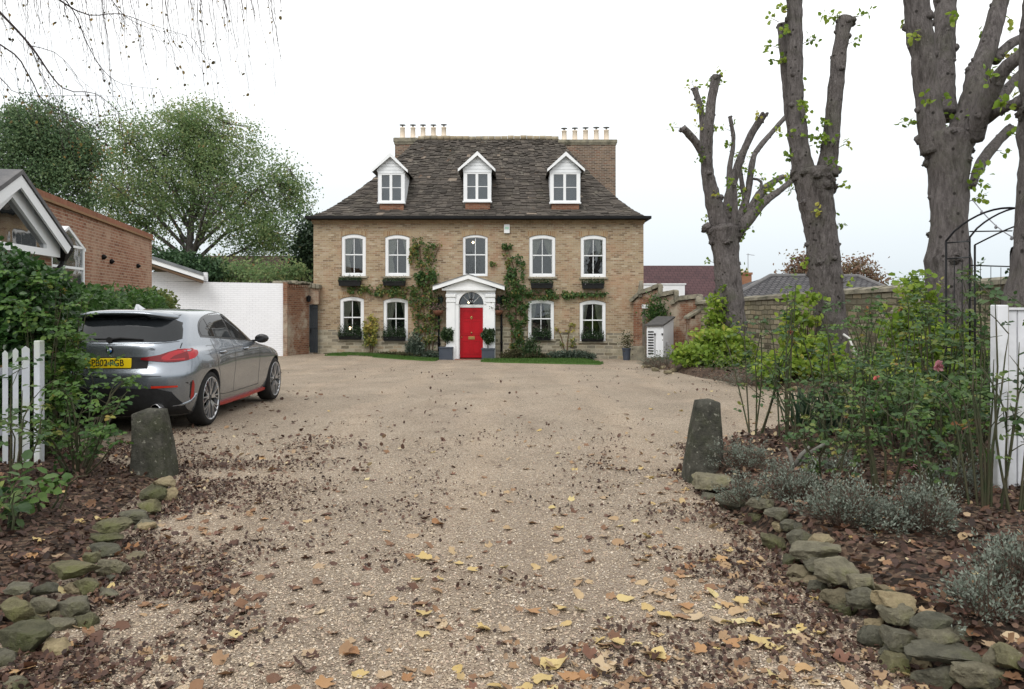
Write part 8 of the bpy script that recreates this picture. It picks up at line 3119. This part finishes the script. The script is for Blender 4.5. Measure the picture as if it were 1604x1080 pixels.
# ------------------------------------------------------------------ fallen leaves
m_fl = {'yellow': leafmat("fallen_yellow_leaf", [(0, (.46, .32, .12)), (.5, (.56, .44, .20)), (1, (.58, .51, .30))], .6, .15, .3, var=30),
        'orange': leafmat("fallen_orange_leaf", [(0, (.24, .115, .050)), (.5, (.36, .19, .085)), (1, (.44, .28, .13))], .6, .15, .3, var=30),
        'tan': leafmat("fallen_tan_leaf", [(0, (.32, .22, .13)), (.5, (.42, .305, .19)), (1, (.50, .39, .25))], .6, .15, .3, var=30),
        'brown': leafmat("fallen_brown_leaf", [(0, (.065, .028, .020)), (.5, (.13, .055, .035)), (1, (.19, .09, .055))], .6, .15, .4, var=30)}
def leaf_shape(seed, lobed=True):
    rl = random.Random(seed)
    n = 30
    pts = []
    for i in range(n):
        a = 2 * math.pi * i / n
        if lobed:
            r = .66 + .22 * abs(math.cos(2.5 * (a - math.pi / 2))) ** 1.2 + .09 * rl.uniform(-1, 1)
            if abs(a - 1.5 * math.pi) < .35:
                r *= .55
        else:
            r = .62 + .28 * abs(math.sin(a)) + .05 * rl.uniform(-1, 1)
        pts.append((r * math.cos(a) * .95, r * math.sin(a)))
    cu, cv, tw = rl.uniform(-.25, .55), rl.uniform(-.15, .6), rl.uniform(-.45, .45)
    V, Fc = [(0, 0, 0)], []
    for ring_ in (.5, 1.0):
        for x, y in pts:
            x_, y_ = x * ring_, y * ring_
            z = cu * x_ ** 2 + cv * y_ ** 2 + tw * x_ * y_ + .13 * nz((x_, y_, seed), 2.2) * ring_ + (.05 * abs(x_) if lobed else .0)
            V.append((x_, y_, z))
    for i in range(n):
        j = (i + 1) % n
        Fc.append((0, 1 + i, 1 + j))
        Fc.append((1 + i, 1 + n + i, 1 + n + j, 1 + j))
    zm = min(v[2] for v in V)
    return [(a_, b_, c_ - zm) for a_, b_, c_ in V], Fc
protos = {}
for kind, mt in m_fl.items():
    protos[kind] = []
    for s2 in range(7):
        V, Fc = leaf_shape(s2 * 13 + len(kind), s2 != 3)
        mb = MB(); mb.sm = True
        mb.rv = random.random()
        mb.add(V, Fc)
        zmin = min(v[2] for v in V)
        # stalk
        mb.tube([(0, -.35, .02), (.03, -.8, .03), (.07, -1.15, .0)], [.022, .018, .014], 4)
        me_o = mb.build("fallen_leaf", mt, None)
        protos[kind].append(me_o.data)
        bpy.data.objects.remove(me_o)
rl = random.Random(41)
PLACE = {'gravel': "lying on the gravel drive", 'rbed': "lying on the soil of the right bed", 'lbed': "lying on the soil of the left bed"}
WORD = {'yellow': 'yellow', 'orange': 'orange-brown', 'tan': 'pale pinkish tan', 'brown': 'dark red-brown'}
def put_leaf(x, y, kind, size, zextra=0.0):
    z = floor_z(x, y)
    place = 'rbed' if poly_dist(RBED, x, y) > 0 else ('lbed' if poly_dist(LBED, x, y) > 0 else 'gravel')
    o = bpy.data.objects.new("fallen_leaf", rl.choice(protos[kind]))
    o.location = (x, y, z + .002 + zextra)
    o.rotation_euler = (rl.gauss(0, .16), rl.gauss(0, .16), rl.uniform(0, 6.283))
    s2 = size / 2
    o.scale = (s2, s2, s2 * rl.uniform(.5, 1.1))
    COL.objects.link(o)
    tag(o, "%s fallen leaf %s" % (WORD[kind], PLACE[place]), "leaf", "%s fallen leaves %s" % (WORD[kind], PLACE[place]))
# the ones that can be picked out in the photograph
def gp(px, py):
    Y = (CH - .02) * F / (py - HY)
    return (px - CX) * Y / F, Y
named = [(640, 870, 'orange', .14), (664, 872, 'yellow', .17), (655, 905, 'yellow', .12), (690, 905, 'yellow', .09), (718, 880, 'yellow', .10), (605, 830, 'orange', .10), (685, 818, 'orange', .14), (740, 890, 'yellow', .11), (665, 958, 'yellow', .13), (663, 990, 'yellow', .12), (690, 970, 'tan', .10),
         (550, 1020, 'orange', .15), (510, 1066, 'orange', .13), (755, 982, 'yellow', .14), (790, 985, 'tan', .11), (920, 862, 'orange', .11), (876, 824, 'yellow', .11), (875, 845, 'tan', .12), (948, 838, 'tan', .12), (905, 905, 'tan', .11), (980, 935, 'yellow', .14), (1035, 930, 'tan', .11), (835, 955, 'orange', .14), (880, 950, 'yellow', .11), (908, 952, 'yellow', .10),
         (1045, 962, 'yellow', .16), (1072, 947, 'orange', .14), (1090, 965, 'tan', .14), (1125, 970, 'tan', .15), (1160, 972, 'yellow', .14), (965, 1003, 'yellow', .13), (1020, 1020, 'tan', .16), (1030, 1025, 'yellow', .15), (870, 1038, 'yellow', .18), (945, 1042, 'tan', .18), (850, 1060, 'yellow', .16), (890, 1056, 'orange', .14), (1095, 1015, 'orange', .12), (1148, 1005, 'orange', .13), (1190, 1000, 'yellow', .16),
         (1140, 860, 'yellow', .11), (1130, 875, 'orange', .13), (1165, 880, 'orange', .12), (1080, 885, 'orange', .11), (1065, 900, 'orange', .10), (1160, 940, 'yellow', .14), (1140, 945, 'orange', .12), (1240, 990, 'yellow', .12), (1255, 1000, 'tan', .13), (1285, 990, 'yellow', .10), (1210, 1010, 'yellow', .14), (1260, 1045, 'orange', .15), (1320, 1030, 'brown', .14), (1215, 960, 'yellow', .12), (925, 1025, 'brown', .15),
         (25, 825, 'tan', .16), (95, 785, 'yellow', .13), (60, 860, 'yellow', .12), (45, 885, 'orange', .14), (170, 920, 'yellow', .12), (208, 855, 'orange', .15), (30, 1050, 'orange', .18), (100, 1010, 'orange', .14), (285, 810, 'orange', .12), (1490, 1045, 'yellow', .16), (1420, 985, 'tan', .15)]
for px, py, kind, s2 in named:
    x, y = gp(px, py)
    put_leaf(x, y, kind, s2 * .74, .008)
def density(x, y):
    """where leaves gather: edges of the drive, right foreground, near the left stones"""
    if poly_dist(RBED, x, y) > 0 or poly_dist(LBED, x, y) > 0:
        return .85
    e_r = math.exp(-max(0, -poly_dist(RBED, x, y)) / .55)
    e_l = math.exp(-max(0, -poly_dist(LBED, x, y)) / 1.05)
    v = .05 + .75 * e_r + 1.05 * e_l + .22 * sm(.0, 1.4, x) * sm(7, 4, y)
    return v * (.55 + .9 * max(0, .5 + nz((x, y, 0), .9, 2)))
cnt = 0
while cnt < 235:
    y = 3.0 + 5.0 * rl.random() ** 1.6
    x = rl.uniform(-.66, .66) * y
    if x > 4.5 or x < -4.6 or rl.random() > density(x, y):
        continue
    if poly_dist(LBED, x, y) > .1 or (poly_dist(LBED, x, y) > -.7):
        kind = rl.choices(['yellow', 'orange', 'tan', 'brown'], [.07, .15, .13, .65])[0]
    elif x < 0:
        kind = rl.choices(['yellow', 'orange', 'tan', 'brown'], [.08, .15, .25, .52])[0]
    else:
        kind = rl.choices(['yellow', 'orange', 'tan', 'brown'], [.2, .30, .36, .14])[0]
    put_leaf(x, y, kind, rl.uniform(.05, .10))
    cnt += 1

# ------------------------------------------------------------------ leaf litter too small and too many to count
m_litter = leafmat("leaf_litter", [(0, (.032, .020, .016)), (.35, (.070, .038, .028)), (.6, (.115, .064, .045)), (.8, (.20, .125, .085)), (.92, (.34, .24, .15)), (1, (.50, .41, .25))], .7, .1, .3, var=25)
P, S_, R = [], [], []
rl2 = random.Random(5)
def litter(n, sampler, smin, smax, dens, mean=.35):
    c_ = 0
    while c_ < n:
        x, y = sampler()
        if rl2.random() > dens(x, y):
            continue
        P.append((x, y, floor_z(x, y) + rl2.uniform(.004, .02)))
        S_.append(rl2.uniform(smin, smax)); R.append(min(1, max(0, rl2.gauss(mean, .25))))
        c_ += 1
litter(17000, lambda: (rl2.uniform(1.4, 6.5), 2.4 + 8 * rl2.random() ** 1.3), .018, .055, lambda x, y: .9 if poly_dist(RBED, x, y) > 0 else .0, .38)
litter(13000, lambda: (rl2.uniform(-5.6, -1.9), 2.4 + 6 * rl2.random() ** 1.2), .016, .052, lambda x, y: .9 if poly_dist(LBED, x, y) > 0 else .0, .30)
litter(19000, lambda: (rl2.uniform(-4.2, 2.2), 2.6 + 7.5 * rl2.random() ** 1.5), .008, .034, lambda x, y: density(x, y) ** 1.5 * sm(-.12, .42, nz((x, y, 0), 1.7, 21) + .55 * math.exp(-max(0, -poly_dist(LBED, x, y)) / .5) + .45 * math.exp(-max(0, -poly_dist(RBED, x, y)) / .35)) if poly_dist(RBED, x, y) < 0 and poly_dist(LBED, x, y) < 0 else 0, .36)
litter(1300, lambda: (rl2.uniform(-6, 5.0), 7 + 17 * rl2.random() ** 1.6), .02, .07, lambda x, y: .35 * max(0, .25 + nz((x, y, 0), .7, 9)) + (.5 if x < -1.2 and y < 9 else 0) + .35 * math.exp(-max(0, -poly_dist(RBED, x, y)) / .6), .55)
litter(1500, lambda: (rl2.uniform(4.4, 10), rl2.uniform(9, 26)), .04, .10, lambda x, y: .8 if poly_dist(RBED, x, y) > 0.1 else 0, .42)
o = leaves("leaf_litter", np.array(P), np.array(S_), m_litter, None, rnd=np.array(R), nrm=(0, 0, 1), nrm_bias=2.4, tmpl='6', width=1.4)
tag(o, "crumbled red-brown leaf litter scattered over drive edges and beds", "leaf litter", kind='stuff')

# whole leaves past the ones placed singly: the same curled shapes, pale tan, pink-brown and russet
m_scat = leafmat("drifted_leaf", [(0, (.070, .036, .026)), (.3, (.14, .070, .042)), (.5, (.25, .14, .075)), (.68, (.36, .24, .135)), (.85, (.45, .33, .19)), (.94, (.50, .36, .13)), (1, (.56, .46, .22))], .65, .15, .3, var=25)
bank = []
for s2 in range(8):
    V, Fc = leaf_shape(900 + s2, s2 % 3 != 1)
    tri = [q for q in Fc if len(q) == 3] + [t_ for q in Fc if len(q) == 4 for t_ in ((q[0], q[1], q[2]), (q[0], q[2], q[3]))]
    bank.append((np.array(V, np.float32), np.array(tri, np.int32)))
SV, SF, SR, off_ = [], [], [], 0
rl3 = random.Random(91)
cnt = 0
while cnt < 1500:
    y = 2.9 + 11.5 * rl3.random() ** 1.7
    x = rl3.uniform(-.66, .66) * min(y, 9)
    if x > 5 or x < -4.8:
        continue
    inr, inl = poly_dist(RBED, x, y), poly_dist(LBED, x, y)
    d_ = density(x, y) + .16 * sm(-.8, .8, x) * sm(12, 5, y) + .05
    if rl3.random() > d_:
        continue
    V, Tn = bank[rl3.randrange(8)]
    s2 = rl3.uniform(.020, .046)
    a = rl3.uniform(0, 6.283)
    M = np.array((Matrix.Rotation(a, 3, 'Z') @ Matrix.Rotation(rl3.gauss(0, .25), 3, 'X') @ Matrix.Rotation(rl3.gauss(0, .25), 3, 'Y')))
    W_ = (V * np.array([s2, s2, s2 * rl3.uniform(.5, 1.3)])) @ M.T
    W_[:, 2] -= W_[:, 2].min() * .8
    W_ += np.array([x, y, floor_z(x, y) + .001])
    SV.append(W_); SF.append(Tn + off_); off_ += len(V)
    mean = .30 if (x < -.4 or inr > 0) else .62
    SR.append(np.full(len(V), min(1, max(0, rl3.gauss(mean, .22)))))
    cnt += 1
o = np_mesh("drifted_leaves", np.concatenate(SV), np.concatenate(SF), m_scat, None, rnd=np.concatenate(SR), smooth=True)
tag(o, "drift of smaller tan and russet leaves scattered over the gravel and beds", "leaf drift", kind='stuff')

# ------------------------------------------------------------------ loose pebbles over the near drive
def pebbles(n):
    rp = np.random.default_rng(8)
    y = 2.75 + 6.2 * rp.random(n * 2) ** 1.55
    x = (rp.random(n * 2) * 1.25 - .64) * y
    ok = (x > -3.2) & (x < 2.1)
    x, y = x[ok][:n], y[ok][:n]
    inb = np.array([poly_dist(RBED, a, b_) > .05 or poly_dist(LBED, a, b_) > .05 for a, b_ in zip(x, y)])
    x, y = x[~inb], y[~inb]
    m = len(x)
    O = np.array([(1, 0, 0), (0, 1, 0), (-1, 0, 0), (0, -1, 0), (0, 0, 1), (0, 0, -1)], np.float32)
    Fc = np.array([(0, 1, 4), (1, 2, 4), (2, 3, 4), (3, 0, 4)], np.int32)
    s2 = (.003 + .0048 * rp.random(m) ** 1.8)
    a = rp.random(m) * 6.283
    ca, sa = np.cos(a), np.sin(a)
    sc_ = np.stack([s2 * (.8 + .6 * rp.random(m)), s2 * (.6 + .5 * rp.random(m)), s2 * (.45 + .5 * rp.random(m))], 1)
    V = O[None] * sc_[:, None, :]
    V = V + rp.normal(size=V.shape) * s2[:, None, None] * .22
    X_ = V[:, :, 0] * ca[:, None] - V[:, :, 1] * sa[:, None]
    Y_ = V[:, :, 0] * sa[:, None] + V[:, :, 1] * ca[:, None]
    Z_ = V[:, :, 2] + .002
    V = np.stack([X_ + x[:, None], Y_ + y[:, None], Z_], 2).reshape(-1, 3)
    faces = (np.arange(m)[:, None, None] * 6 + Fc[None]).reshape(-1, 3)
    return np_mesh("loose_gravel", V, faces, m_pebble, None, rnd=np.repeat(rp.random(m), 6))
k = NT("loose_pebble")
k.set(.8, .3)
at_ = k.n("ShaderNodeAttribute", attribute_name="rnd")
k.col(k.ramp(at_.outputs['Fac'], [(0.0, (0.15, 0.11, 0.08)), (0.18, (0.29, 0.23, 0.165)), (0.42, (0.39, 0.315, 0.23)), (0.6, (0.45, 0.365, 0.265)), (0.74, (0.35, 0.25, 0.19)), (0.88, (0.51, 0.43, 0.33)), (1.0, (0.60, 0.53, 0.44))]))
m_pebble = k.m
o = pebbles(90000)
tag(o, "loose pea gravel stones over the near part of the drive", "gravel", kind='stuff')
